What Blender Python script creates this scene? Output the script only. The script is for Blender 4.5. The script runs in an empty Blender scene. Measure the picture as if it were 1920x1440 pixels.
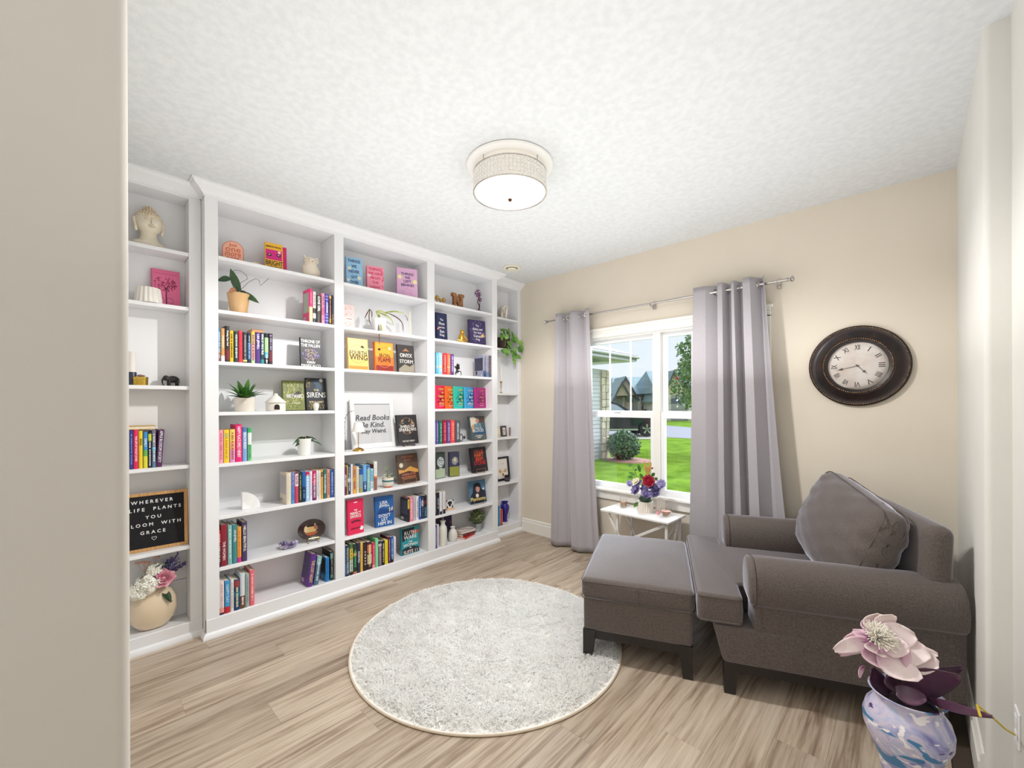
import bpy, math, random
import numpy as np
from mathutils import Matrix, Vector, noise
random.seed(7); rng = np.random.default_rng(7)
D = bpy.data; S = bpy.context.scene; COL = S.collection
R = math.radians; PI = math.pi

# ------------------------------------------------------------ camera, world, sun, lights, exposure
F, YAW, ROLL, HY = 789.5, R(43.6), -0.0039, 757.0
C = np.array([3.079, -3.481, 1.410])
_c, _s = math.cos(ROLL), math.sin(ROLL)
FW = np.array([-math.sin(YAW), math.cos(YAW), 0.]); RT = np.array([math.cos(YAW), math.sin(YAW), 0.]); UPV = np.array([0, 0, 1.])
cd = D.cameras.new('camera'); cam = D.objects.new('camera', cd); COL.objects.link(cam)
cd.sensor_width = 36; cd.lens = F * 36 / 1920; cd.shift_y = (HY - 720) / 1920; cd.clip_start = 0.02; cd.clip_end = 400
_r = _c * RT + _s * UPV; _u = _c * UPV - _s * RT
cam.matrix_world = Matrix(((_r[0], _u[0], -FW[0], C[0]), (_r[1], _u[1], -FW[1], C[1]), (_r[2], _u[2], -FW[2], C[2]), (0, 0, 0, 1)))
S.camera = cam
S.view_settings.view_transform = 'Standard'; S.view_settings.look = 'None'
S.view_settings.exposure = 0.42; S.view_settings.gamma = 1; S.view_settings.use_curve_mapping = False
w = D.worlds.new('sky'); S.world = w; w.use_nodes = True
nt = w.node_tree; bg = nt.nodes['Background']
tc = nt.nodes.new('ShaderNodeTexCoord'); sx = nt.nodes.new('ShaderNodeSeparateXYZ'); cr = nt.nodes.new('ShaderNodeValToRGB')
nt.links.new(tc.outputs['Generated'], sx.inputs[0]); nt.links.new(sx.outputs['Z'], cr.inputs[0]); nt.links.new(cr.outputs[0], bg.inputs[0])
cr.color_ramp.elements[0].position = 0.0; cr.color_ramp.elements[0].color = (.80, .85, .93, 1)
cr.color_ramp.elements[1].position = 0.8; cr.color_ramp.elements[1].color = (.62, .74, .95, 1)
bg.inputs[1].default_value = .88
def lamp(name, kind, loc, energy, color=(1, 1, 1), rot=(0, 0, 0), **k):
    l = D.lights.new(name, kind); o = D.objects.new(name, l); COL.objects.link(o)
    l.energy = energy; l.color = color; o.location = loc; o.rotation_euler = rot
    for a, b in k.items(): setattr(l, a, b)
    return o
# broad glow of the overcast sky on the street side
lamp('sky_glow', 'SUN', (1.5, 6, 6), 12.0, (.88, .94, 1), (R(58), 0, R(180 - 8)), angle=R(75))
lamp('added_uplight', 'AREA', (1.62, -1.72, 1.56), 23, (.98, .99, 1), (R(180), 0, 0), shape='RECTANGLE', size=2.7, size_y=2.9)  # unseen upward fill added above eye level to brighten the ceiling evenly
# unseen area fills added in the hall behind the camera to brighten the room
lamp('added_hall_fill', 'AREA', (2.85, -5.0, 2.68), 9, (.97, .98, 1), (0, 0, 0), shape='RECTANGLE', size=.9, size_y=2.2)
lamp('added_hall_end_fill', 'AREA', (2.8, -6.3, 1.5), 12, (.97, .98, 1), (R(90), 0, 0), shape='RECTANGLE', size=1.0, size_y=2.0)

# ------------------------------------------------------------ helpers
def ray(px, py):
    a, b = px - 960, py - HY
    return FW + RT * ((_c * a + _s * b) / F) - UPV * ((-_s * a + _c * b) / F)
def U(px, py, ax, val):
    d = ray(px, py); i = 'xyz'.index(ax); return C + (val - C[i]) / d[i] * d
def lin(c):
    return tuple(((v / 255) / 12.92 if v / 255 <= .04045 else ((v / 255 + .055) / 1.055) ** 2.4) for v in c)
MATS = {}
def M(key, col=(200, 200, 200), rough=.5, metal=0., spec=.5, **k):
    if key in MATS: return MATS[key]
    m = D.materials.new(key); m.use_nodes = True; b = m.node_tree.nodes['Principled BSDF']
    b.inputs['Base Color'].default_value = (*lin(col), 1); b.inputs['Roughness'].default_value = rough
    b.inputs['Metallic'].default_value = metal; b.inputs['Specular IOR Level'].default_value = spec
    for a, v in k.items(): b.inputs[a.replace('_', ' ')].default_value = v
    MATS[key] = m; return m
def nodes(m): return m.node_tree.nodes, m.node_tree.links, m.node_tree.nodes['Principled BSDF']
def noise_mat(key, c1, c2, scale, rough=.6, bump=0., bscale=None, stretch=(1, 1, 1), detail=4, rnd=False, pos=(.35, .65), mid=None, **k):
    if key in MATS: return MATS[key]
    m = M(key, c1, rough, **k); n, l, b = nodes(m)
    tc = n.new('ShaderNodeTexCoord'); mp = n.new('ShaderNodeMapping'); mp.inputs['Scale'].default_value = stretch
    l.new(tc.outputs['Object'], mp.inputs['Vector'])
    if rnd:
        oi = n.new('ShaderNodeObjectInfo'); mu = n.new('ShaderNodeMath'); mu.operation = 'MULTIPLY'; mu.inputs[1].default_value = 90
        cb = n.new('ShaderNodeCombineXYZ'); l.new(oi.outputs['Random'], mu.inputs[0])
        for i in range(3): l.new(mu.outputs[0], cb.inputs[i])
        l.new(cb.outputs[0], mp.inputs['Location'])
    t = n.new('ShaderNodeTexNoise'); t.inputs['Scale'].default_value = scale; t.inputs['Detail'].default_value = detail
    l.new(mp.outputs[0], t.inputs['Vector'])
    r = n.new('ShaderNodeValToRGB'); r.color_ramp.elements[0].position = pos[0]; r.color_ramp.elements[1].position = pos[1]
    r.color_ramp.elements[0].color = (*lin(c1), 1); r.color_ramp.elements[1].color = (*lin(c2), 1)
    if mid:
        for p_, c_ in mid:
            e = r.color_ramp.elements.new(p_); e.color = (*lin(c_), 1)
    l.new(t.outputs['Fac'], r.inputs[0]); l.new(r.outputs[0], b.inputs['Base Color'])
    if bump:
        t2 = n.new('ShaderNodeTexNoise'); t2.inputs['Scale'].default_value = bscale or scale; t2.inputs['Detail'].default_value = 5
        l.new(mp.outputs[0], t2.inputs['Vector'])
        bp = n.new('ShaderNodeBump'); bp.inputs['Strength'].default_value = bump; bp.inputs['Distance'].default_value = .004
        l.new(t2.outputs['Fac'], bp.inputs['Height']); l.new(bp.outputs[0], b.inputs['Normal'])
    return m
def cm(c, rough=.45): return M('print_%d_%d_%d_%d' % (*c, rough * 100), c, rough)

class G:
    "collects geometry of ONE part"
    def __init__(s): s.v = []; s.f = []; s.m = []; s.mi = 0
    def add(s, vs, fs):
        o = len(s.v); s.v += [tuple(map(float, q)) for q in vs]; s.f += [tuple(i + o for i in f) for f in fs]; s.m += [s.mi] * len(fs); return s
    def box(s, x0, y0, z0, x1, y1, z1, bev=0., rot=None):
        a, b, c_ = min(x0, x1), min(y0, y1), min(z0, z1); d, e, f = max(x0, x1), max(y0, y1), max(z0, z1)
        if bev <= 0:
            vs = [(a, b, c_), (d, b, c_), (d, e, c_), (a, e, c_), (a, b, f), (d, b, f), (d, e, f), (a, e, f)]
            fs = [(0, 3, 2, 1), (4, 5, 6, 7), (0, 1, 5, 4), (1, 2, 6, 5), (2, 3, 7, 6), (3, 0, 4, 7)]
        else:
            vs = []; h = [((a + d) / 2, (d - a) / 2), ((b + e) / 2, (e - b) / 2), ((c_ + f) / 2, (f - c_) / 2)]
            idx = {}
            for sx_ in (-1, 1):
                for sy in (-1, 1):
                    for sz in (-1, 1):
                        for k in range(3):
                            p = []
                            for i, sg in enumerate((sx_, sy, sz)):
                                p.append(h[i][0] + sg * (h[i][1] - (0 if i == k else bev)))
                            idx[(sx_, sy, sz, k)] = len(vs); vs.append(tuple(p))
            fs = []
            def q(*l): fs.append(tuple(idx[t] for t in l))
            for k in range(3):
                i, j = (k + 1) % 3, (k + 2) % 3
                for sg in (-1, 1):
                    def key(a_, b_, kk=k, sgg=sg):
                        t = [0, 0, 0]; t[k] = sg; t[i] = a_; t[j] = b_; return (*t, kk)
                    L = [key(-1, -1), key(1, -1), key(1, 1), key(-1, 1)]
                    q(*(L if sg > 0 else L[::-1]))
            for k in range(3):        # edges along axis k
                i, j = (k + 1) % 3, (k + 2) % 3
                for a_ in (-1, 1):
                    for b_ in (-1, 1):
                        def kk(sk, w_):
                            t = [0, 0, 0]; t[k] = sk; t[i] = a_; t[j] = b_; return (*t, w_)
                        L = [kk(-1, i), kk(1, i), kk(1, j), kk(-1, j)]
                        q(*(L if a_ * b_ > 0 else L[::-1])) if False else q(*(L[::-1] if a_ * b_ > 0 else L))
            for sx_ in (-1, 1):
                for sy in (-1, 1):
                    for sz in (-1, 1):
                        L = [(sx_, sy, sz, 0), (sx_, sy, sz, 1), (sx_, sy, sz, 2)]
                        q(*(L if sx_ * sy * sz > 0 else L[::-1]))
        if rot is not None: vs = [tuple(rot @ Vector(p)) for p in vs]
        return s.add(vs, fs)
    def lathe(s, prof, n=24, c=(0, 0, 0), ax='z', sx_=1., sy_=1., close=True, mat=None):
        vs = []; fs = []
        for (r, z) in prof:
            for i in range(n):
                a = 2 * PI * i / n; p = (r * math.cos(a) * sx_, r * math.sin(a) * sy_, z)
                if ax == 'y': p = (p[0], -p[2], p[1])
                if ax == 'x': p = (p[2], p[0], p[1])
                q = Vector(p) if mat is None else mat @ Vector(p)
                vs.append((q[0] + c[0], q[1] + c[1], q[2] + c[2]))
        for j in range(len(prof) - 1):
            for i in range(n):
                k = (i + 1) % n; fs.append((j * n + i, j * n + k, (j + 1) * n + k, (j + 1) * n + i))
        if close: fs.append(tuple(range(n))[::-1]); fs.append(tuple((len(prof) - 1) * n + i for i in range(n)))
        return s.add(vs, fs)
    def tube(s, pts, r, n=8, cap=True, closed=False):
        P_ = [Vector(p) for p in pts]; m = len(P_); rs = r if isinstance(r, (list, tuple)) else [r] * m
        vs = []; fs = []; prev = None
        for i, p in enumerate(P_):
            if closed: t = P_[(i + 1) % m] - P_[i - 1]
            else: t = P_[min(i + 1, m - 1)] - P_[max(i - 1, 0)]
            t = t.normalized() if t.length > 1e-9 else Vector((0, 0, 1))
            if prev is None:
                a = Vector((0, 0, 1)) if abs(t.z) < .9 else Vector((1, 0, 0)); nx = t.cross(a).normalized()
            else: nx = (prev - t * prev.dot(t)).normalized()
            prev = nx; ny = t.cross(nx)
            for k in range(n):
                a = 2 * PI * k / n; vs.append(p + (nx * math.cos(a) + ny * math.sin(a)) * rs[i])
        L = m if closed else m - 1
        for i in range(L):
            for k in range(n):
                k2 = (k + 1) % n; i2 = (i + 1) % m; fs.append((i * n + k, i * n + k2, i2 * n + k2, i2 * n + k))
        if cap and not closed: fs.append(tuple(range(n))[::-1]); fs.append(tuple((m - 1) * n + k for k in range(n)))
        return s.add(vs, fs)
    def ball(s, c, r, n=12, m=8, sc=(1, 1, 1), mat=None):
        prof = [(max(1e-4, math.sin(PI * j / m)), -math.cos(PI * j / m)) for j in range(m + 1)]
        vs = []; fs = []
        for (q, z) in prof:
            for i in range(n):
                a = 2 * PI * i / n; p = Vector((q * math.cos(a) * sc[0] * r, q * math.sin(a) * sc[1] * r, z * sc[2] * r))
                if mat is not None: p = mat @ p
                vs.append((p[0] + c[0], p[1] + c[1], p[2] + c[2]))
        for j in range(m):
            for i in range(n):
                k = (i + 1) % n; fs.append((j * n + i, j * n + k, (j + 1) * n + k, (j + 1) * n + i))
        return s.add(vs, fs)
    def prism(s, poly, a0, a1, ax='z'):
        "extrude a polygon; ax='z': poly is (x,y); 'y': (x,z); 'x': (y,z)"
        n = len(poly)
        def pt(p, t): return (p[0], p[1], t) if ax == 'z' else ((p[0], t, p[1]) if ax == 'y' else (t, p[0], p[1]))
        vs = [pt(p, a0) for p in poly] + [pt(p, a1) for p in poly]
        fs = [tuple(range(n))[::-1], tuple(range(n, 2 * n))] + [(i, (i + 1) % n, (i + 1) % n + n, i + n) for i in range(n)]
        return s.add(vs, fs)
    def grid(s, fn, nu, nv, wrap=False):
        vs = [fn(i / (nu if wrap else nu - 1), j / (nv - 1)) for j in range(nv) for i in range(nu)]; fs = []
        for j in range(nv - 1):
            for i in range(nu if wrap else nu - 1):
                k = (i + 1) % nu; fs.append((j * nu + i, j * nu + k, (j + 1) * nu + k, (j + 1) * nu + i))
        return s.add(vs, fs)
    def xf(s, mat):
        s.v = [tuple(mat @ Vector(p)) for p in s.v]; return s
    def build(s, name, mat, parent=None, smooth=False, angle=40):
        me = D.meshes.new(name); me.from_pydata(s.v, [], s.f)
        ms = mat if isinstance(mat, (list, tuple)) else [mat]
        for m_ in ms: me.materials.append(m_)
        if len(ms) > 1: me.polygons.foreach_set('material_index', s.m)
        import bmesh
        if len(s.f) < 60000:
            bm = bmesh.new(); bm.from_mesh(me); bmesh.ops.recalc_face_normals(bm, faces=bm.faces)
            if smooth:
                for f in bm.faces: f.smooth = True
                for e in bm.edges:
                    if len(e.link_faces) == 2 and e.calc_face_angle(0) > R(angle): e.smooth = False
            bm.to_mesh(me); bm.free()
        me.update()
        return link(name, me, parent)
def link(name, me, parent=None):
    o = D.objects.new(name, me); COL.objects.link(o)
    if parent is not None: o.parent = parent
    return o
def tag(o, label=None, cat=None, group=None, kind=None):
    if label: o['label'] = label
    if cat: o['category'] = cat
    if group: o['group'] = group
    if kind: o['kind'] = kind
    return o
def thing(name, label, cat, loc=(0, 0, 0), rotz=0., group=None, mat=None):
    o = D.objects.new(name, None); COL.objects.link(o); o.empty_display_size = .05
    if mat is not None: o.matrix_world = mat
    else: o.location = loc; o.rotation_euler = (0, 0, rotz)
    return tag(o, label, cat, group)
def struct(name, g, mat, parent=None, **k):
    o = g.build(name, mat, parent, **k)
    if parent is None: o['kind'] = 'structure'
    return o
# text as flat print
FC = {}
def text_raw(s):
    if s in FC: return FC[s]
    cu = D.curves.new('t', 'FONT'); cu.body = s; cu.align_x = 'CENTER'; cu.resolution_u = 2; cu.size = 1
    o = D.objects.new('t', cu); me = D.meshes.new_from_object(o)
    v = np.array([tuple(q.co) for q in me.vertices]); f = [tuple(p.vertices) for p in me.polygons]
    D.meshes.remove(me); D.objects.remove(o); D.curves.remove(cu)
    lo, hi = v.min(0), v.max(0); v[:, 0] -= (lo[0] + hi[0]) / 2; v[:, 1] -= (lo[1] + hi[1]) / 2
    FC[s] = (v, f, hi[0] - lo[0], hi[1] - lo[1]); return FC[s]
def put_text(g, s, c, right, up, maxw, h, bold=0, shear=0.):
    "flat lettering centred at c; right/up are unit vectors; h = letter height"
    v, f, w_, h_ = text_raw(s); k = h / max(h_, .01); kx = min(k, maxw / max(w_, .01)); kx = max(kx, k * .35) if kx * w_ < maxw else kx
    c = np.array(c); r_ = np.array(right, float); u_ = np.array(up, float); n_ = np.cross(r_, u_)
    offs = [(0, 0)] + ([(bold, 0), (-bold, 0), (0, bold), (0, -bold)] if bold else [])
    for i, (a, b) in enumerate(offs):
        q = c + np.outer(v[:, 0] * kx + v[:, 1] * k * shear + a, r_) + np.outer(v[:, 1] * k + b, u_) + n_ * (i * .00002)
        g.add(q, f)

def soft_box(g, hx, hy, hz, r, c=(0, 0, 0), n=10, top=0., bot=0., side=0., wr=0., seed=0, mat=None):
    def samp(h):
        a = [-h + r * (1 - math.cos(PI / 2 * i / 5)) * 1.0 for i in range(5)]
        inner = [-(h - r) + 2 * (h - r) * i / n for i in range(n + 1)]
        return a + inner + [-q for q in a[::-1]]
    X, Y, Z = samp(hx), samp(hy), samp(hz); H = (hx, hy, hz); vs = []; idx = {}; fs = []
    def vid(p):
        k = tuple(round(q, 6) for q in p)
        if k in idx: return idx[k]
        q = [max(-(H[i] - r), min(H[i] - r, p[i])) for i in range(3)]; d = Vector([p[i] - q[i] for i in range(3)])
        if d.length > 1e-9: d = d.normalized() * r
        o = Vector(q) + d; u, v, t = o[0] / hx, o[1] / hy, o[2] / hz
        bx, by, bz = (1 - u * u), (1 - v * v), (1 - t * t)
        o2 = o.copy()
        o2[2] += (top if t > 0 else -bot) * bx * by * abs(t)
        o2[0] += side * u * by * bz; o2[1] += side * v * bx * bz
        if wr:
            nn = noise.noise(o * 9 + Vector((seed, 0, 0))) + .5 * noise.noise(o * 22 + Vector((0, seed, 0))); o2 += d.normalized() * nn * wr if d.length > 0 else Vector((0, 0, 0))
        if mat is not None: o2 = mat @ o2
        idx[k] = len(vs); vs.append((o2[0] + c[0], o2[1] + c[1], o2[2] + c[2])); return idx[k]
    for (A, B, ax) in ((X, Y, 2), (Y, Z, 0), (Z, X, 1)):
        for sg in (-1, 1):
            for i in range(len(A) - 1):
                for j in range(len(B) - 1):
                    L = []
                    for (a, b) in ((A[i], B[j]), (A[i + 1], B[j]), (A[i + 1], B[j + 1]), (A[i], B[j + 1])):
                        p = [0, 0, 0]; p[ax] = sg * H[ax]; p[(ax + 1) % 3] = a; p[(ax + 2) % 3] = b; L.append(vid(p))
                    if len(set(L)) > 2: fs.append(tuple(L if sg > 0 else L[::-1]))
    g.add(vs, fs)

# ------------------------------------------------------------ shared materials
WALL = noise_mat('wall_paint', (221, 211, 195), (224, 214, 198), 3, .85, bump=.05, bscale=260)
SIDEWALL = noise_mat('side_wall_paint', (221, 219, 213), (224, 222, 216), 3, .85, bump=.05, bscale=260)
CEIL = noise_mat('ceiling_stipple', (218, 220, 221), (226, 228, 229), 30, .9, bump=.4, bscale=130)
WHITE = M('white_lacquer', (237, 237, 239), .38)
TRIM = M('trim_paint', (238, 235, 228), .4)
PAPER = noise_mat('page_paper', (226, 212, 186), (238, 228, 208), 60, .9, stretch=(1, 40, 1))
BLACKM = M('black_paint', (26, 25, 26), .4)
GOLD = M('brushed_gold', (201, 160, 84), .28, 1.)
CHROME = M('brushed_nickel', (190, 186, 182), .25, 1.)
LEAF = noise_mat('leaf_green', (40, 92, 34), (86, 140, 52), 12, .45)
DLEAF = noise_mat('dark_leaf', (30, 56, 32), (52, 84, 46), 14, .35)
CERAMIC = M('white_ceramic', (236, 232, 224), .25)
def wood_mat():
    m = M('vinyl_plank', (170, 150, 128), .42); n, l, b = nodes(m)
    tc = n.new('ShaderNodeTexCoord'); oi = n.new('ShaderNodeObjectInfo'); mu = n.new('ShaderNodeMath'); mu.operation = 'MULTIPLY'; mu.inputs[1].default_value = 63
    cb = n.new('ShaderNodeCombineXYZ'); l.new(oi.outputs['Random'], mu.inputs[0])
    for i in range(3): l.new(mu.outputs[0], cb.inputs[i])
    ad = n.new('ShaderNodeVectorMath'); ad.operation = 'ADD'; l.new(tc.outputs['Object'], ad.inputs[0]); l.new(cb.outputs[0], ad.inputs[1])
    def tex(sc, st, det, rough=.6, dist=0.):
        mp = n.new('ShaderNodeMapping'); mp.inputs['Scale'].default_value = st; l.new(ad.outputs[0], mp.inputs['Vector'])
        t = n.new('ShaderNodeTexNoise'); t.inputs['Scale'].default_value = sc; t.inputs['Detail'].default_value = det; t.inputs['Roughness'].default_value = rough; t.inputs['Distortion'].default_value = dist
        l.new(mp.outputs[0], t.inputs['Vector']); return t.outputs['Fac']
    t1 = tex(1, (34, 1.5, 1), 6, .62, .8); t2 = tex(1, (90, 4, 1), 4, .6, .3); t3 = tex(1, (7, .9, 1), 3, .5, .5)
    r = n.new('ShaderNodeValToRGB'); e = r.color_ramp.elements
    e[0].position = .34; e[0].color = (*lin((112, 92, 76)), 1); e[1].position = .62; e[1].color = (*lin((206, 191, 172)), 1)
    q = e.new(.43); q.color = (*lin((156, 136, 117)), 1); q = e.new(.50); q.color = (*lin((184, 166, 146)), 1)
    mx = n.new('ShaderNodeMix'); mx.data_type = 'FLOAT'; mx.inputs[0].default_value = .38; l.new(t1, mx.inputs[2]); l.new(t2, mx.inputs[3])
    mx2 = n.new('ShaderNodeMix'); mx2.data_type = 'FLOAT'; mx2.inputs[0].default_value = .30; l.new(mx.outputs[0], mx2.inputs[2]); l.new(t3, mx2.inputs[3])
    l.new(mx2.outputs[0], r.inputs[0])
    hs = n.new('ShaderNodeHueSaturation'); mr = n.new('ShaderNodeMapRange'); mr.inputs[3].default_value = .86; mr.inputs[4].default_value = 1.07
    l.new(oi.outputs['Random'], mr.inputs[0]); l.new(mr.outputs[0], hs.inputs['Value']); l.new(r.outputs[0], hs.inputs['Color']); l.new(hs.outputs[0], b.inputs['Base Color'])
    bp = n.new('ShaderNodeBump'); bp.inputs['Strength'].default_value = .25; bp.inputs['Distance'].default_value = .001; l.new(t2, bp.inputs['Height']); l.new(bp.outputs[0], b.inputs['Normal'])
    return m
WOODF = wood_mat()
def fabric_mat(key, col, hi, sheen=.6):
    m = noise_mat(key, col, hi, 1.0, .85, stretch=(170, 560, 170), detail=2, bump=.12, bscale=1.5, pos=(.25, .75))
    n, l, b = nodes(m); b.inputs['Sheen Weight'].default_value = sheen; b.inputs['Sheen Roughness'].default_value = .35
    b.inputs['Sheen Tint'].default_value = (.80, .80, .92, 1); return m
CHAIRF = fabric_mat('brown_grey_upholstery', (80, 71, 67), (110, 100, 95), 1.0)
PIPE = M('upholstery_piping', (96, 86, 82), .8)
DARKW = M('espresso_wood', (34, 29, 29), .35)
CURT = noise_mat('curtain_weave', (168, 163, 168), (180, 175, 179), 1.0, .8, stretch=(500, 500, 160), bump=.1, bscale=1, Sheen_Weight=.15)

# ------------------------------------------------------------ room shell
H = 2.74; WX = 3.262; WX2 = 3.327; YS = -1.24; XL = 2.3; YF = -3.424; XB = -.26
g = G(); g.box(XB - .15, -6.6, -.12, 4.4, .17, -.006); struct('floor', g, M('subfloor', (70, 58, 48), .8))
floor = D.objects['floor']
# planks: parts of the floor, running along the bookcase
pl = G(); PW, PL_ = .178, 1.22
pl.box(-PW / 2 + .0002, -PL_ / 2 + .0002, -.0058, PW / 2 - .0002, PL_ / 2 - .0002, 0, bev=.0005)
p0 = pl.build('plank', WOODF, floor); pm = p0.data; D.objects.remove(p0)
k = 0
for i in range(19):
    x = -.02 + PW / 2 + i * PW - PW
    off = (i * .47) % PL_
    for j in range(-1, 5):
        y = -.02 - off - j * PL_ + PL_ * .5
        y1, y0 = min(y + PL_ / 2, -.001), y - PL_ / 2
        if y1 - y0 < .05 or y1 < -4.6 or x - PW / 2 > WX2: continue
        sc = (y1 - y0) / PL_
        o = link('plank', pm, floor); o.location = (x, (y0 + y1) / 2, 0); o.scale = (1, sc, 1)
g = G(); g.box(XB - .15, -6.6, H, 4.4, .17, H + .12); struct('ceiling', g, CEIL)
# window wall with opening
WX0, WX1, WZ0, WZ1 = .70, 2.26, .60, 2.035
g = G()
g.box(XB - .15, 0, 0, WX0, .17, H).box(WX1, 0, 0, 3.5, .17, H).box(WX0, 0, 0, WX1, .17, WZ0).box(WX0, 0, WZ1, WX1, .17, H)
struct('wall_back', g, WALL)
g = G(); g.box(XB - .15, -6.6, 0, XB, 0, H); struct('wall_left', g, SIDEWALL)
def rounded(poly, rr):   # bullnose drywall corner polygons
    out = []
    n = len(poly)
    for i, (x, y, r_) in enumerate(poly):
        if r_ <= 0: out.append((x, y)); continue
        a = Vector(poly[i - 1][:2]); b = Vector((x, y)); c_ = Vector(poly[(i + 1) % n][:2])
        d1 = (a - b).normalized(); d2 = (c_ - b).normalized(); cc = b + (d1 + d2) * r_
        for t in range(7):
            an = t / 6 * PI / 2; q = cc - d2 * r_ * math.cos(an) - d1 * r_ * math.sin(an); out.append((q[0], q[1]))
    return out
g = G(); g.prism(rounded([(WX, .0, 0), (WX, YS, .02), (WX2, YS, 0), (WX2, -6.6, 0), (3.6, -6.6, 0), (3.6, 0, 0)], .02), 0, H); struct('wall_right', g, SIDEWALL, smooth=True)
g = G(); g.prism(rounded([(XB, YF, 0), (XB, YF - .14, 0), (XL - .14, YF - .14, 0), (XL - .14, -6.6, 0), (XL, -6.6, 0), (XL, YF, .016)], .016), 0, H)
struct('wall_front', g, noise_mat('hall_wall_paint', (216, 211, 203), (219, 214, 206), 3, .85, bump=.05, bscale=260), smooth=True)
g = G(); g.box(XL - .14, -6.6, 0, 3.6, -6.5, H); struct('wall_hall', g, SIDEWALL)
# baseboards
def baseb(name, pts, h=.145):
    g = G(); prof = [(0, 0), (.017, 0), (.017, h - .035), (.011, h - .03), (.013, h - .012), (.006, h), (0, h)]
    (x0, y0), (x1, y1) = pts; d = Vector((x1 - x0, y1 - y0)); n_ = Vector((d.y, -d.x)).normalized()
    vs = [(p[0] + n_[0] * a, p[1] + n_[1] * a, b) for p in pts for a, b in prof]; n = len(prof)
    g.add(vs, [tuple(range(n)), tuple(range(n, 2 * n))[::-1]] + [(i, (i + 1) % n, (i + 1) % n + n, i + n) for i in range(n)])
    struct(name, g, TRIM)
baseb('baseboard_back', [(-.075, 0), (WX, 0)]); baseb('baseboard_right', [(WX, -.02), (WX, YS + .02)])
baseb('baseboard_hall', [(WX2, YS - .02), (WX2, -6.4)]); baseb('baseboard_front', [(XL - .03, YF), (-.06, YF)])

# window_1: casing, sashes, muntins, glass
win = D.objects.new('window_1', None); COL.objects.link(win); win['kind'] = 'structure'
g = G()
g.box(WX0 - .085, -.022, WZ0 - .01, WX0 + .005, 0, WZ1 + .01, bev=.004).box(WX1 - .005, -.022, WZ0 - .01, WX1 + .085, 0, WZ1 + .01, bev=.004)
g.box(WX0 - .085, -.022, WZ1 - .005, WX1 + .085, 0, WZ1 + .06, bev=.004).box(WX0 - .10, -.034, WZ1 + .056, WX1 + .10, 0, WZ1 + .085, bev=.006)
g.box(WX0 - .085, -.027, WZ1 + .03, WX1 + .085, 0, WZ1 + .04, bev=.002)
g.build('casing', TRIM, win)
g = G(); g.box(WX0 - .11, -.055, WZ0 - .005, WX1 + .11, .02, WZ0 + .02, bev=.006); g.build('window_stool', TRIM, win)
g = G(); g.box(WX0 - .085, -.020, WZ0 - .085, WX1 + .085, 0, WZ0 - .005, bev=.005); g.build('apron', TRIM, win)
g = G()
g.box(WX0, 0, WZ0, WX0 + .018, .12, WZ1).box(WX1 - .018, 0, WZ0, WX1, .12, WZ1).box(WX0 + .018, .001, WZ1 - .018, WX1 - .018, .12, WZ1 - .0005).box(WX0 + .018, .021, WZ0 + .0005, WX1 - .018, .12, WZ0 + .02)
g.box(1.448, .012, WZ0 + .0205, 1.508, .115, WZ1 - .0185)
g.build('jamb', TRIM, win)
VINYL = M('white_vinyl', (240, 241, 242), .35)
gl = D.materials.new('window_glass'); gl.use_nodes = True; n_ = gl.node_tree.nodes; n_.clear()
o_ = n_.new('ShaderNodeOutputMaterial'); mx = n_.new('ShaderNodeMixShader'); tr = n_.new('ShaderNodeBsdfTransparent'); gs = n_.new('ShaderNodeBsdfGlossy'); fr = n_.new('ShaderNodeFresnel')
tr.inputs[0].default_value = (.97, .985, .98, 1); gs.inputs['Roughness'].default_value = 0.01; fr.inputs[0].default_value = 1.35
gl.node_tree.links.new(fr.outputs[0], mx.inputs[0]); gl.node_tree.links.new(tr.outputs[0], mx.inputs[1]); gl.node_tree.links.new(gs.outputs[0], mx.inputs[2]); gl.node_tree.links.new(mx.outputs[0], o_.inputs[0])
for (a, b) in ((.77, 1.415), (1.541, 2.186)):
    g = G(); fw = .052                      # upper sash (outer track)
    g.box(a, .065, 1.98, b, .10, 2.02).box(a, .065, 1.295, b, .10, 1.341)
    sl_, sr_ = (a - fw if a < 1 else 1.509), (b + .032 if a < 1 else b + fw)
    g.box(sl_, .065, 1.295, a, .10, 2.0165).box(b, .065, 1.295, sr_, .10, 2.0165)
    us = g.build('upper_sash', VINYL, win)
    g = G(); g.box(a, .025, 1.28, b, .062, 1.335).box(a, .025, .618, b, .062, .665)
    g.box(sl_, .025, .6205, a, .062, 1.335).box(b, .025, .6205, sr_, .062, 1.335)
    ls = g.build('lower_sash', VINYL, win)
    g = G(); g.box(a, .08, 1.34, b, .084, 1.98); g.build('pane', gl, us)
    g = G(); g.box(a, .04, .665, b, .044, 1.28); g.build('pane', gl, ls)
    for t in (1 / 3, 2 / 3):
        g = G(); x = a + (b - a) * t; g.box(x - .007, .074, 1.34, x + .007, .079, 1.98); g.build('muntin', VINYL, us)
    g = G(); g.box((a + b) / 2 - .03, .012, 1.325, (a + b) / 2 + .03, .03, 1.342, bev=.003); g.build('sash_lock', VINYL, ls)

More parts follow.
